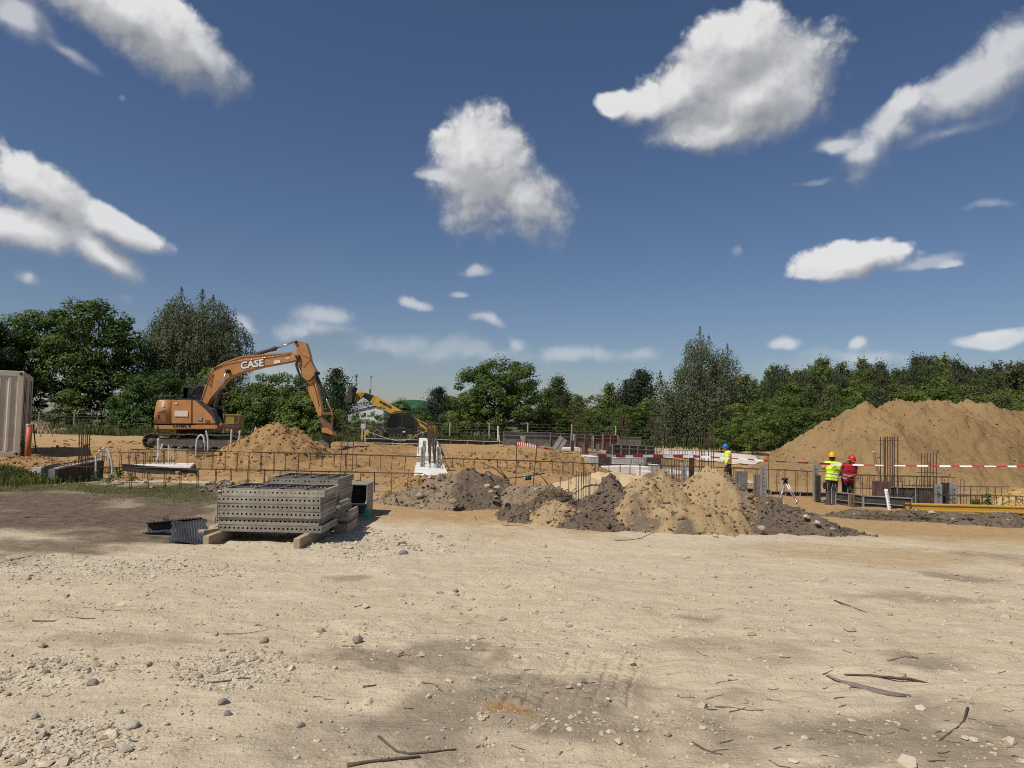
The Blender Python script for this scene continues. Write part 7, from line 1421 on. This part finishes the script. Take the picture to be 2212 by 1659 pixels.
worker('worker in yellow helmet and yellow vest seen from behind', yw, dict(pelvis=(0, 0, .92), chest=(.05, .02, 1.28), neck=(.06, .05, 1.50), head=(.05, .10, 1.62), sl=(-.15, .03, 1.43), sr=(.25, .02, 1.41), el=(-.28, .12, 1.26), wl=(-.10, .36, 1.25), er=(.36, .06, 1.10), wr=(.40, .28, 1.04), hl=(-.10, 0, .90), hr=(.10, 0, .90), kl=(-.115, .01, .48), kr=(.10, .01, .48), al=(-.12, 0, .08), ar=(.10, .02, .08), toel=(-.02, .15, -.03), toer=(.03, .15, -.03)),
       (.35, .9, -.1), hel('yellow', (.72, .38, .015)), hivis, greyc, trou, [((-.10, .36, 1.25), (.6, .6, .1), (0, 0, -1)), ((.40, .28, 1.04), (.5, .8, .2), (-.5, .2, -.6))], tools, .08, True, trou2)
rw_p = at(1831, 1000, 25.0); rwz = g1(rw_p[0], 25.0) + .12
def flaps(t, g): MB().box(-.13, -.05, -.22, -.19, 1.0, 1.05).build('phone_pouch', blackm, t)
worker('worker in red helmet and red jacket with one arm raised', (rw_p[0], 25.0, rwz - .12), dict(pelvis=(0, 0, .92), chest=(.02, 0, 1.25), neck=(.07, -.04, 1.45), head=(.10, -.09, 1.55), sl=(-.17, -.02, 1.39), sr=(.23, .0, 1.36), el=(-.34, -.12, 1.42), wl=(-.11, -.16, 1.58), er=(.24, -.05, 1.08), wr=(.02, -.22, 1.06), hl=(-.10, 0, .90), hr=(.10, 0, .90), kl=(-.12, -.03, .48), kr=(.11, -.02, .48), al=(-.13, 0, .08), ar=(.12, .02, .08), toel=(.02, -.15, -.03), toer=(.04, -.15, -.03)),
       (.35, -.85, -.35), hel('red', (.55, .02, .018)), redc, redc, trou, [((-.11, -.16, 1.58), (.8, -.1, .25), (0, -.2, -1)), ((.02, -.22, 1.06), (-.8, -.3, .05), (0, .2, -1))], flaps, .25, True, trou2)
bw_p = at(1571, 1000, 35.0); bwz = g1(bw_p[0], 35.0)
def muffs(t, g):
    h_ = g['head']
    MB().lathe([(.02, -.02), (.042, -.015), (.042, .02), (.02, .03)], 12, (h_[0] + .03, h_[1] - .13, h_[2] + .05)).build('ear_muff', M('blue ear muff', (.02, .10, .32), .4), t, True); MB().tube([(.20, .1, 1.02), (.22, .1, .2)], .02, 6).build('shovel_handle', blackm, t)
worker('worker in blue helmet and yellow vest walking left', (bw_p[0], 35.0, bwz), dict(pelvis=(.05, 0, .90), chest=(.03, 0, 1.22), neck=(-.03, 0, 1.46), head=(-.09, 0, 1.58), sl=(.04, .19, 1.38), sr=(.03, -.19, 1.38), el=(.04, .25, 1.10), wl=(-.10, .22, .92), er=(.04, -.26, 1.11), wr=(-.08, -.26, .88), hl=(.05, .1, .88), hr=(.05, -.1, .88), kl=(.16, .1, .50), kr=(-.09, -.1, .50), al=(.22, .1, .09), ar=(-.04, -.1, .08), toel=(-.15, 0, -.03), toer=(-.15, 0, -.03)),
       (-1, -.12, -.25), hel('blue', (.02, .14, .48)), hivis, greyc, trou, [((-.10, .22, .92), (-.6, 0, -.6), (-.3, 0, .4)), ((-.08, -.26, .88), (-.35, 0, -.9), (-.6, 0, .2))], muffs, -.1, False)

# ------------------------------------------------------------------ loose stones, twigs, clods
ico_v = []; _g = (1 + 5 ** .5) / 2
for a in (-1, 1):
    for b in (-_g, _g): ico_v += [(0, a, b), (a, b, 0), (b, 0, a)]
ico_v = np.array(ico_v) / math.hypot(1, _g)
_bm = bmesh.new()
for v in ico_v: _bm.verts.new(v)
ch_ = bmesh.ops.convex_hull(_bm, input=_bm.verts); ico_me = bpy.data.meshes.new('ico'); _bm.to_mesh(ico_me); _bm.free()
ico_v = np.array([v.co[:] for v in ico_me.vertices]); ico_f = np.array([p.vertices[:] for p in ico_me.polygons])
def scatter(name, pos, size, seed, flat=.6, jag=.28):
    """many small stones or clods as one mesh"""
    rng = np.random.default_rng(seed); n = len(pos); V = ico_v[None] * (1 + jag * rng.normal(size=(n, 12, 1)).clip(-1.5, 1.5)); V = V * np.stack([rng.uniform(.7, 1.4, n), rng.uniform(.7, 1.2, n), flat * rng.uniform(.6, 1.3, n)], 1)[:, None]
    a = rng.uniform(0, 6.28, n); c, s = np.cos(a)[:, None], np.sin(a)[:, None]; V = np.stack([V[..., 0] * c - V[..., 1] * s, V[..., 0] * s + V[..., 1] * c, V[..., 2]], -1) * size[:, None, None] + pos[:, None]
    F = (ico_f[None] + 12 * np.arange(n)[:, None, None]).reshape(-1, 3); return mesh_np(name, V.reshape(-1, 3), F)
def stone_mat(name, c1, c2):
    if name in MATS: return MATS[name]
    mt = bpy.data.materials.new(name); t = nodes(mt); b = t.nodes['Principled BSDF']; L = t.links.new; g = t.nodes.new('ShaderNodeNewGeometry'); r = t.nodes.new('ShaderNodeValToRGB'); L(g.outputs['Random Per Island'], r.inputs[0]); r.color_ramp.elements[0].color = (*c1, 1); r.color_ramp.elements[1].color = (*c2, 1); L(r.outputs[0], b.inputs['Base Color']); b.inputs['Roughness'].default_value = .95; b.inputs['Specular IOR Level'].default_value = .15
    n = t.nodes.new('ShaderNodeTexNoise'); n.inputs['Scale'].default_value = 60; tc = t.nodes.new('ShaderNodeTexCoord'); L(tc.outputs['Object'], n.inputs['Vector']); bp = t.nodes.new('ShaderNodeBump'); bp.inputs['Strength'].default_value = .4; bp.inputs['Distance'].default_value = .01; L(n.outputs[0], bp.inputs['Height']); L(bp.outputs[0], b.inputs['Normal']); MATS[name] = mt; return mt
rng = np.random.default_rng(12)
def ground_z(x, y):                             # height of the modelled sheet, small relief included
    i = np.clip(np.searchsorted(GX, x) - 1, 0, len(GX) - 2); j = np.clip(np.searchsorted(GY, y) - 1, 0, len(GY) - 2); fx = (x - GX[i]) / (GX[i + 1] - GX[i]); fy = (y - GY[j]) / (GY[j + 1] - GY[j])
    return gz[j, i] * (1 - fx) * (1 - fy) + gz[j, i + 1] * fx * (1 - fy) + gz[j + 1, i] * (1 - fx) * fy + gz[j + 1, i + 1] * fx * fy
def mask_at(A, x, y): return A[np.clip(np.searchsorted(GY, y), 0, len(GY) - 1), np.clip(np.searchsorted(GX, x), 0, len(GX) - 1)]
n = 120000; y = 2.8 * (15.5 / 2.8) ** rng.uniform(0, 1, n); x = rng.uniform(-.82, .82, n) * y
dens = .11 - .04 * (y < 5) + .75 * mask_at(gravel, x, y) + .16 * np.clip(fbm(x, y, .7, 3, 301), 0, 1) - .5 * mask_at(soil, x, y) - .25 * mask_at(sand, x, y)
k = rng.uniform(0, 1, n) < dens; x, y = x[k], y[k]; sz_ = np.exp(rng.normal(math.log(.0047), .62, len(x))).clip(.0025, .035) * (1 + .05 * y) * (1 + .5 * mask_at(gravel, x, y)); pos = np.stack([x, y, ground_z(x, y) + sz_ * .15], 1)
tag(link('gravel', scatter('gravel', pos, sz_, 5), stone_mat('pale gravel', (.36, .29, .20), (.57, .485, .36))), 'fine pale gravel strewn over the foreground', None, kind='stuff')
# clods and stones on the heaps, pieces of each heap
for o in [o for o in bpy.data.objects if o.name.split('.')[0] in ('soil_heap', 'sand_heap', 'rubble_heap', 'sand_pile')]:
    me = o.data; nv_ = len(me.vertices); co = np.empty(nv_ * 3, np.float32); me.vertices.foreach_get('co', co); co = co.reshape(-1, 3); big = 'pile' in o.name; dark = 'soil' in o.name or 'rubble' in o.name; nn = min(nv_ // 3, 2600 if dark else (3000 if big else 1500)); pk = rng.choice(nv_, nn, replace=False); P = co[pk] + rng.normal(size=(nn, 3)) * np.array([.03, .03, .0]); far_ = o.location.y > 21
    s_ = np.exp(rng.normal(math.log(.013 if not far_ else .03), .8, nn)).clip(.005, .055); c = link('clods', scatter('clods', P + np.array([0, 0, .0]), s_, 7, .8, .35), o.data.materials[0], o); c['kind'] = 'stuff'
    if dark:
        nn = 45; pk = rng.choice(nv_, nn); s_ = np.exp(rng.normal(math.log(.028), .5, nn)).clip(.012, .075); c = link('stones', scatter('stones', co[pk], s_, 9, .75), stone_mat('field stones', (.28, .23, .18), (.50, .45, .38)), o); c['kind'] = 'stuff'
nn = 9000; y = rng.uniform(17.5, 36, nn); x = rng.uniform(-.72, .35, nn) * y; s_ = np.exp(rng.normal(math.log(.03), .6, nn)).clip(.01, .10); k = rng.uniform(0, 1, nn) < .35 + .6 * fbm(x, y, 1.2, 3, 55); x, y, s_ = x[k], y[k], s_[k]
tag(link('sand_clods', scatter('sand_clods', np.stack([x, y, G(x, y) + s_ * .2], 1), s_, 8, .8, .35), stone_mat('sand clods', (.26, .155, .07), (.40, .25, .11))), 'crumbled sand clods over the building pad', None, kind='stuff')
# single stones
def stone_mesh(seed):
    rs = np.random.default_rng(seed); bm = bmesh.new(); bmesh.ops.create_icosphere(bm, subdivisions=2, radius=1)
    ax = sph(rs, 7); lim = rs.uniform(.55, .95, 7)
    for v in bm.verts:
        p = np.array(v.co[:]) * (1 + .06 * rs.normal())
        for a, l in zip(ax, lim):
            d = p @ a
            if d > l: p = p - a * (d - l) * .85
        v.co = p * np.array([1.15, .9, .72])
    me = bpy.data.meshes.new('stone'); bm.to_mesh(me); bm.free(); return me
smes = [stone_mesh(200 + i) for i in range(8)]; st_p = M('pale limestone', (.52, .46, .36), .95, 0, .2, 20, .5, 60, (.33, .29, .23), .5, 12); st_d = M('dark field stone', (.24, .205, .17), .9, 0, .25, 20, .4, 60); st_b = M('brown field stone', (.36, .29, .215), .9, 0, .2, 20, .4, 60)
def stone(label, vx, vy, px, mat=0, seed=0, group=None, onp=None):
    p = gp(vx, vy) if onp is None else onp; s_ = px / 2 * p.y / FPX; me = smes[seed % 8]; m_ = (st_p, st_d, st_b)[mat]; key = 'stone_%d_%d' % (seed % 8, mat)
    if key not in MATS: c = me.copy(); c.materials.append(m_); MATS[key] = c
    z = float(ground_z(np.array([p.x]), np.array([p.y]))[0]) if onp is None else p.z
    o = link('stone', MATS[key], None, None, (p.x, p.y, z + s_ * .28)); o.scale = (s_, s_, s_); o.rotation_euler = (0, 0, seed * 1.7); return tag(o, label, 'stone', group)
for i, (vx, vy, px, mt, lab) in enumerate(((1082, 1340, 19, 0, 'largest pale angular stone in the middle of the gravel'), (771, 1386, 26, 1, 'round dark stone half buried left of centre'), (870, 1197, 20, 1, 'dark stone at the edge of gravel right of the stack'), (984, 1282, 14, 1, 'dark pebble left of its taller neighbour in mid gravel'), (1020, 1292, 12, 0, 'upright small stone right of a dark pebble'), (1275, 1295, 12, 0, 'lone round stone right of centre in the gravel'), (1780, 1255, 15, 0, 'pale oval stone on the right half of the gravel'), (1541, 1246, 14, 0, 'pale stone before the tan sand heaps'), (1621, 1270, 10, 1, 'small dark stone between two pale ones on the right'), (1944, 1185, 11, 0, 'small pale stone near the dark patch on the right'), (1044, 1592, 17, 0, 'pale lumpy stone near the bottom of the picture'), (606, 1412, 13, 1, 'dark stone beside the gravel cluster on the left'), (570, 1385, 22, 2, 'brown stone among broken twigs on the left'), (520, 1432, 20, 1, 'dark flat stone left of the gravel patch'), (200, 1478, 26, 1, 'large grey stone at the left edge of gravel cluster'), (100, 1455, 17, 1, 'grey stone left of the large one in left gravel'), (430, 1462, 18, 2, 'brown stone between the two left gravel clusters'), (482, 1520, 22, 1, 'flat dark stone in the lower left'), (490, 1546, 20, 1, 'second flat dark stone below the first in the lower left'), (285, 1570, 28, 0, 'big pale rough stone at lower left'), (255, 1545, 20, 0, 'pale stone above the big rough one at lower left'), (650, 1573, 18, 1, 'dark elongated stone right of the lower left cluster'), (270, 1620, 30, 0, 'largest pale stone near the bottom left corner'), (75, 1552, 20, 0, 'pale stone by the left picture edge'), (745, 1518, 15, 0, 'pale stone right in the lower left quarter'), (1545, 1160, 14, 0, 'pale boulder at the foot of the stony soil heap'), (1200, 1575, 12, 0, 'tiny pale stone below the orange patch'), (1110, 1508, 10, 1, 'small dark pebble above the orange sand patch'))):
    stone(lab, vx, vy, px, mt, i)
rg = random.Random(31)
for i in range(150):
    f = rg.random(); vy = 1190 + 460 * f ** 1.1; vx = rg.uniform(5, 2205) if rg.random() < .45 else rg.uniform(5, 1100); stone('small loose stone lying on the gravel ground', vx, vy, rg.uniform(4, 9) * (.55 + .55 * f), rg.choice((0, 0, 0, 1, 2)), 40 + i, 'small loose stones on the gravel')
hs_ = {o.name: o for o in bpy.data.objects}
for i, (vx, vy, px, Y, lab) in enumerate(((908, 1074, 22, 16.6, 'smooth round stone at the left foot of dark heap'), (1052, 1052, 16, 16.3, 'upper cobble at the right foot of dark heap'), (1075, 1056, 17, 16.3, 'right cobble at the right foot of dark heap'), (1062, 1064, 13, 16.1, 'lower cobble at the right foot of dark heap'), (1560, 1140, 15, 13.9, 'pale stone low on the tan heap'), (1742, 1118, 14, 14.4, 'white stone high on the stony soil heap'), (1765, 1130, 13, 14.2, 'white stone right on the stony soil heap'), (1690, 1090, 12, 14.8, 'white stone at the top of the stony soil heap'), (1645, 1143, 18, 13.8, 'flat pale stone at the foot of the stony soil heap'), (978, 1085, 18, 15.9, 'broad stone in front of the dark heap'))):
    p = Vector(at(vx, vy, Y)); stone(lab, vx, vy, px, 0 if 'white' in lab else 2, 300 + i, None, p)
# twigs
twm = M('dead wood', (.115, .085, .065), .9, 0, .35, 20, .4, 60); twl = M('grey bark', (.20, .165, .135), .9, 0, .35, 14, .5, 60)
def stick(label, pts, r, mat=twm, group=None, lift=.6, n=5, prof=None):
    P = [gp(a, b) for a, b in pts]; o = P[0].copy(); o.z = float(ground_z(np.array([o.x]), np.array([o.y]))[0]); q = []; L_ = len(P)
    for i, p in enumerate(P): z = float(ground_z(np.array([p.x]), np.array([p.y]))[0]); q.append((p.x - o.x, p.y - o.y, z - o.z + r * lift))
    rs = prof or [r * (1 - .55 * i / (L_ - 1)) * (1 + .2 * math.sin(i * 5)) for i in range(L_)]; return tag(MB().tube(q, rs, n).build('stick', mat, None, True, 0, 1, o), label, 'stick', group)
k5 = lambda P: [((1300 + a / 1.58) / 1.85172, (2200 + b / 1.58) / 1.85172) for a, b in P]
k6 = lambda P: [((2600 + a / 1.4786) / 1.85172, (2200 + b / 1.4786) / 1.85172) for a, b in P]
k4 = lambda P: [((a / 1.58) / 1.85172, (2300 + b / 1.58) / 1.85172) for a, b in P]
k3 = lambda P: [((a / 1.58) / 1.85172, (1900 + b / 1.58) / 1.85172) for a, b in P]
kh = lambda P: [((1800 + a / 2.4578) / 1.85172, (1680 + b / 2.4578) / 1.85172) for a, b in P]
for lab, pts, r, mt in (('forked brown root lying at the bottom of the picture', k5([(340, 1190), (390, 1232), (450, 1280), (530, 1302), (640, 1288), (830, 1266)]), .012, twm), ('thick dark stick lying along the bottom edge', k5([(140, 1376), (250, 1362), (350, 1350), (470, 1340), (600, 1330)]), .016, twm), ('large slab of grey bark on the right', k6([(1040, 752), (1120, 782), (1200, 804), (1330, 842), (1450, 848), (1540, 850)]), .034, twl), ('curved dark stick standing out at lower right', k6([(1880, 950), (1855, 1010), (1820, 1050), (1770, 1085), (1712, 1120)]), .011, twm), ('straight dark stick right of the middle', k6([(1090, 305), (1180, 335), (1220, 352), (1282, 373)]), .012, twm), ('thin broken stick in the lower right half', k6([(385, 930), (470, 950), (570, 962), (670, 966)]), .007, twm), ('short twig bundle near the bottom right of centre', k6([(250, 1130), (330, 1165), (390, 1190), (430, 1196)]), .008, twm), ('thin curved twig right at the bottom', k6([(1150, 1072), (1220, 1086), (1275, 1106)]), .008, twm), ('flat stick beside the dark patch on the right', k6([(1408, 646), (1500, 640), (1588, 640)]), .012, twl), ('long forked twig on the left gravel', k4([(205, 292), (340, 299), (430, 270), (520, 278), (600, 280)]), .010, twm), ('bent stick below the left gravel patch', k4([(1310, 686), (1450, 676), (1520, 660), (1580, 662)]), .011, twm), ('pair of thin reeds above the left gravel patch', k4([(1410, 366), (1540, 362), (1700, 350)]), .007, twl), ('broken twigs at the left above the long fork', k4([(530, 200), (640, 230), (700, 235), (765, 246)]), .009, twl), ('short dark stick left of centre', k5([(110, 604), (180, 608), (232, 612)]), .008, twm), ('curved dark twig left of centre', k5([(458, 684), (500, 678), (540, 686)]), .008, twm), ('thin straight twig in the dark patch left', k5([(610, 850), (680, 868), (742, 902)]), .006, twm), ('dark chunk of wood on the left dark patch', k5([(240, 862), (290, 858), (322, 854)]), .013, twm), ('thin root before the low dark sods', kh([(505, 1040), (600, 1042), (700, 1040), (760, 1055), (820, 1082)]), .008, twm), ('forked root before the tan sand heap', kh([(1620, 1186), (1780, 1182), (1880, 1165), (1960, 1130), (2025, 1100)]), .012, twm), ('thin stick pointing to the grass at left', k3([(555, 150), (600, 128), (642, 108)]), .010, twm), ('dark twig left of the panel stack', k3([(1150, 100), (1170, 130), (1208, 172)]), .010, twm), ('short dark stick on the brown soil at left', k3([(150, 272), (205, 268)]), .014, twm), ('long low stick on the brown soil at far left', k3([(30, 545), (120, 535), (200, 520)]), .013, twm), ('upright twig in the sand before the dark heap', kh([(248, 955), (262, 1000), (278, 1042)]), .008, twm)):
    o = stick(lab, pts, r * .75, mt, prof=[.006, .016, .026, .036, .028, .012] if 'bark' in lab else None)
    if 'bark' in lab:
        o.scale = (1, 1, .62)
        for q in range(3): MB().tube([(.12 + .1 * q, -.02 - .02 * q, .04), (.3 + .12 * q, -.06 - .025 * q, .055), (.5 + .07 * q, -.1 - .02 * q, .03)], [.006, .012, .004], 5).build('bark_strip', twm, o, True)
for i in range(110):
    f = rg.random(); vy = 1185 + 460 * f; vx = rg.uniform(0, 2212) if rg.random() < .5 else rg.uniform(1450, 2212); a = rg.uniform(-.5, .5); L_ = rg.uniform(7, 32) * (.5 + f); stick('small dry twig lying on the bare ground', [(vx, vy), (vx + L_ * .5, vy + a * L_ * .3 + rg.uniform(-2, 2)), (vx + L_, vy + a * L_ * .5)], rg.uniform(.003, .0065), rg.choice((twm, twl)), 'small dry twigs on the ground', .5, 4)
# branches sticking out of the heaps
for i, (P, Y, lab) in enumerate(((((300, 412), (460, 490), (585, 605)), 17.6, 'dark branch leaning over the dark topsoil heap'), (((475, 450), (520, 520), (580, 600)), 17.4, 'second dark branch crossing at the dark heap'), (((885, 540), (930, 590), (985, 665)), 16.9, 'thick stake leaning on the sandy rubble'), (((1555, 545), (1620, 575)), 15.2, 'twig poking from the dark clumpy heap'), (((475, 580), (700, 560), (930, 525)), 18, 'long thin rod lying across the rubble'))):
    Q = [Vector(at(*p, Y)) for p in kh(P)]; tag(MB().tube([tuple(q - Q[-1]) for q in Q], .016 if i != 3 else .01, 6).build('branch', twm if i != 4 else steel, None, True, 0, 1, Q[-1]), lab, 'branch')
# ------------------------------------------------------------------ grass, straw and weeds
def blades(name, label, x, y, h, mat, seed, w=.006, z=None, lean=(.1, .7)):
    rs = np.random.default_rng(seed); n = len(x); z = G(x, y) if z is None else z; a = rs.uniform(0, 6.28, n); le = rs.uniform(*lean, n); d = np.stack([np.cos(a), np.sin(a), 0 * a], 1); s = np.stack([-np.sin(a), np.cos(a), 0 * a], 1); p = np.stack([x, y, z - .01], 1); h = np.asarray(h)[:, None]; w_ = w * (1 + h * 4)
    m_ = p + d * h * le[:, None] * .35 + np.array([0, 0, 1]) * h * .6; t = p + d * h * le[:, None] + np.array([0, 0, 1]) * h * (1 - .3 * np.minimum(le[:, None], 1) ** 2)
    V = np.stack([p - s * w_, p + s * w_, m_ + s * w_ * .8, m_ - s * w_ * .8, t], 1).reshape(-1, 3); i = np.arange(n)[:, None] * 5; F = np.concatenate([i + np.array([[0, 1, 2]]), i + np.array([[0, 2, 3]]), i + np.array([[3, 2, 4]])], 1).reshape(-1, 3)
    return tag(link(name, mesh_np(name, V, F), mat), label, None, kind='stuff')
gr1 = foliage('short grass', (.13, .145, .045), .5, .3); gr2 = foliage('tall grass', (.07, .095, .028), .45, .3); dry = foliage('dry straw', (.24, .18, .105), .4, .2)
n = 60000; x = rng.uniform(-20, -5.5, n); y = rng.uniform(14.8, 20, n); k = rng.uniform(0, 1, n) < mask_at(grass, x, y) * (.5 + .5 * fbm(x, y, .6, 3, 77)); x, y = x[k], y[k]
blades('grass', 'short green grass strip on the left', x, y, rng.uniform(.02, .06, len(x)) * np.where(y > 18, .6, 1), gr1, 1, .005)
n = 7000; c_ = gd(15, 18.3); x = c_.x + rng.normal(size=n) * .6; y = c_.y + rng.normal(size=n) * .4; zz = G(x, y) + .3 * np.exp(-((x - c_.x) / .7) ** 2 - ((y - c_.y) / .5) ** 2); blades('tall_grass', 'tufty green grass clump left of the form boards', x, y, rng.uniform(.08, .24, n), gr1, 2, .006, zz)
n = 26000; y = rng.uniform(46, 58, n); x = rng.uniform(-.76, -.12, n) * y; blades('tall_grass', 'rough green grass along the wire fence', x, y, rng.uniform(.15, .55, n) * (1 + .5 * fbm(x, y, 2, 2, 9)), gr2, 3, .012)
n = 9000; y = rng.uniform(52, 60, n); x = rng.uniform(-.12, .75, n) * y; blades('tall_grass', 'rough green grass at the foot of the far trees', x, y, rng.uniform(.15, .6, n), gr2, 4, .012)
n = 14000; y = rng.uniform(9.5, 16.5, n); x = rng.uniform(-.75, -.25, n) * y; k = rng.uniform(0, 1, n) < mask_at(soil, x, y); x, y = x[k], y[k]; blades('straw', 'flattened dry straw on the brown soil', x, y, rng.uniform(.008, .022, len(x)), dry, 5, .003, None, (1.5, 5))
n = 900; c_ = at(1200, 1062, 15.6); x = c_[0] + rng.normal(size=n) * .22; y = c_[1] + rng.normal(size=n) * .2; blades('straw', 'dead grass hanging over the low dark sods', x, y, rng.uniform(.03, .09, n), dry, 6, .004, np.full(n, c_[2] - .04), (.8, 2.5))
n = 2500; c_ = at(1990, 1108, 18.5); x = c_[0] + rng.normal(size=n) * .8; y = c_[1] + rng.normal(size=n) * .2; blades('straw', 'dead roots and straw before the yellow beams', x, y, rng.uniform(.02, .07, n), dry, 7, .004, G(x, y) + .1 + .05 * fbm(x, y, .3, 2, 5), (1., 4.))
wd = [broad(400 + i, [(0, 0, .55, .22, .22, .35), (.12, 0, .35, .2, .2, .3), (-.12, .05, .3, .2, .2, .25)], 22, 26, .085, .13, .9, .2, .3, .012) for i in range(3)]
for i, (vx, Y, s_, lm, lab) in enumerate(((213, 18.9, .4, lf_lime, 'leafy yellow green weed at the foot of brown board'), (262, 19.0, .5, lf_lime, 'tall weed right of the white conduit hoop'), (245, 18.6, .32, lf_mid, 'low weed before the white conduit hoop'), (106, 18.1, .32, lf_mid, 'weed growing between the grey form boards'), (128, 18.0, .25, lf_mid, 'small weed in front of grey end board'), (290, 19.1, .3, lf_lime, 'small weed beside the front stirrups'), (2125, 22.2, .75, lf_mid, 'low green weed behind the right end of yellow beams'), (2105, 22.6, .55, lf_dk, 'dark low weed left of the sand at right edge'), (365, 11.9, .3, lf_mid, 'tiny green sprout beside the black membrane'), (372, 55, 1.6, lf_lime, 'weedy shrub behind the excavator tracks'), (40, 24.5, .8, lf_dk, 'dark shrub at the foot of the container end'), (52, 23.6, .6, lf_dk, 'tall weed growing against the container'))):
    b = gd(vx, Y); tree('weed', lab, wd[i % 3], lm, twm, b, i, s_, None, 'weed')
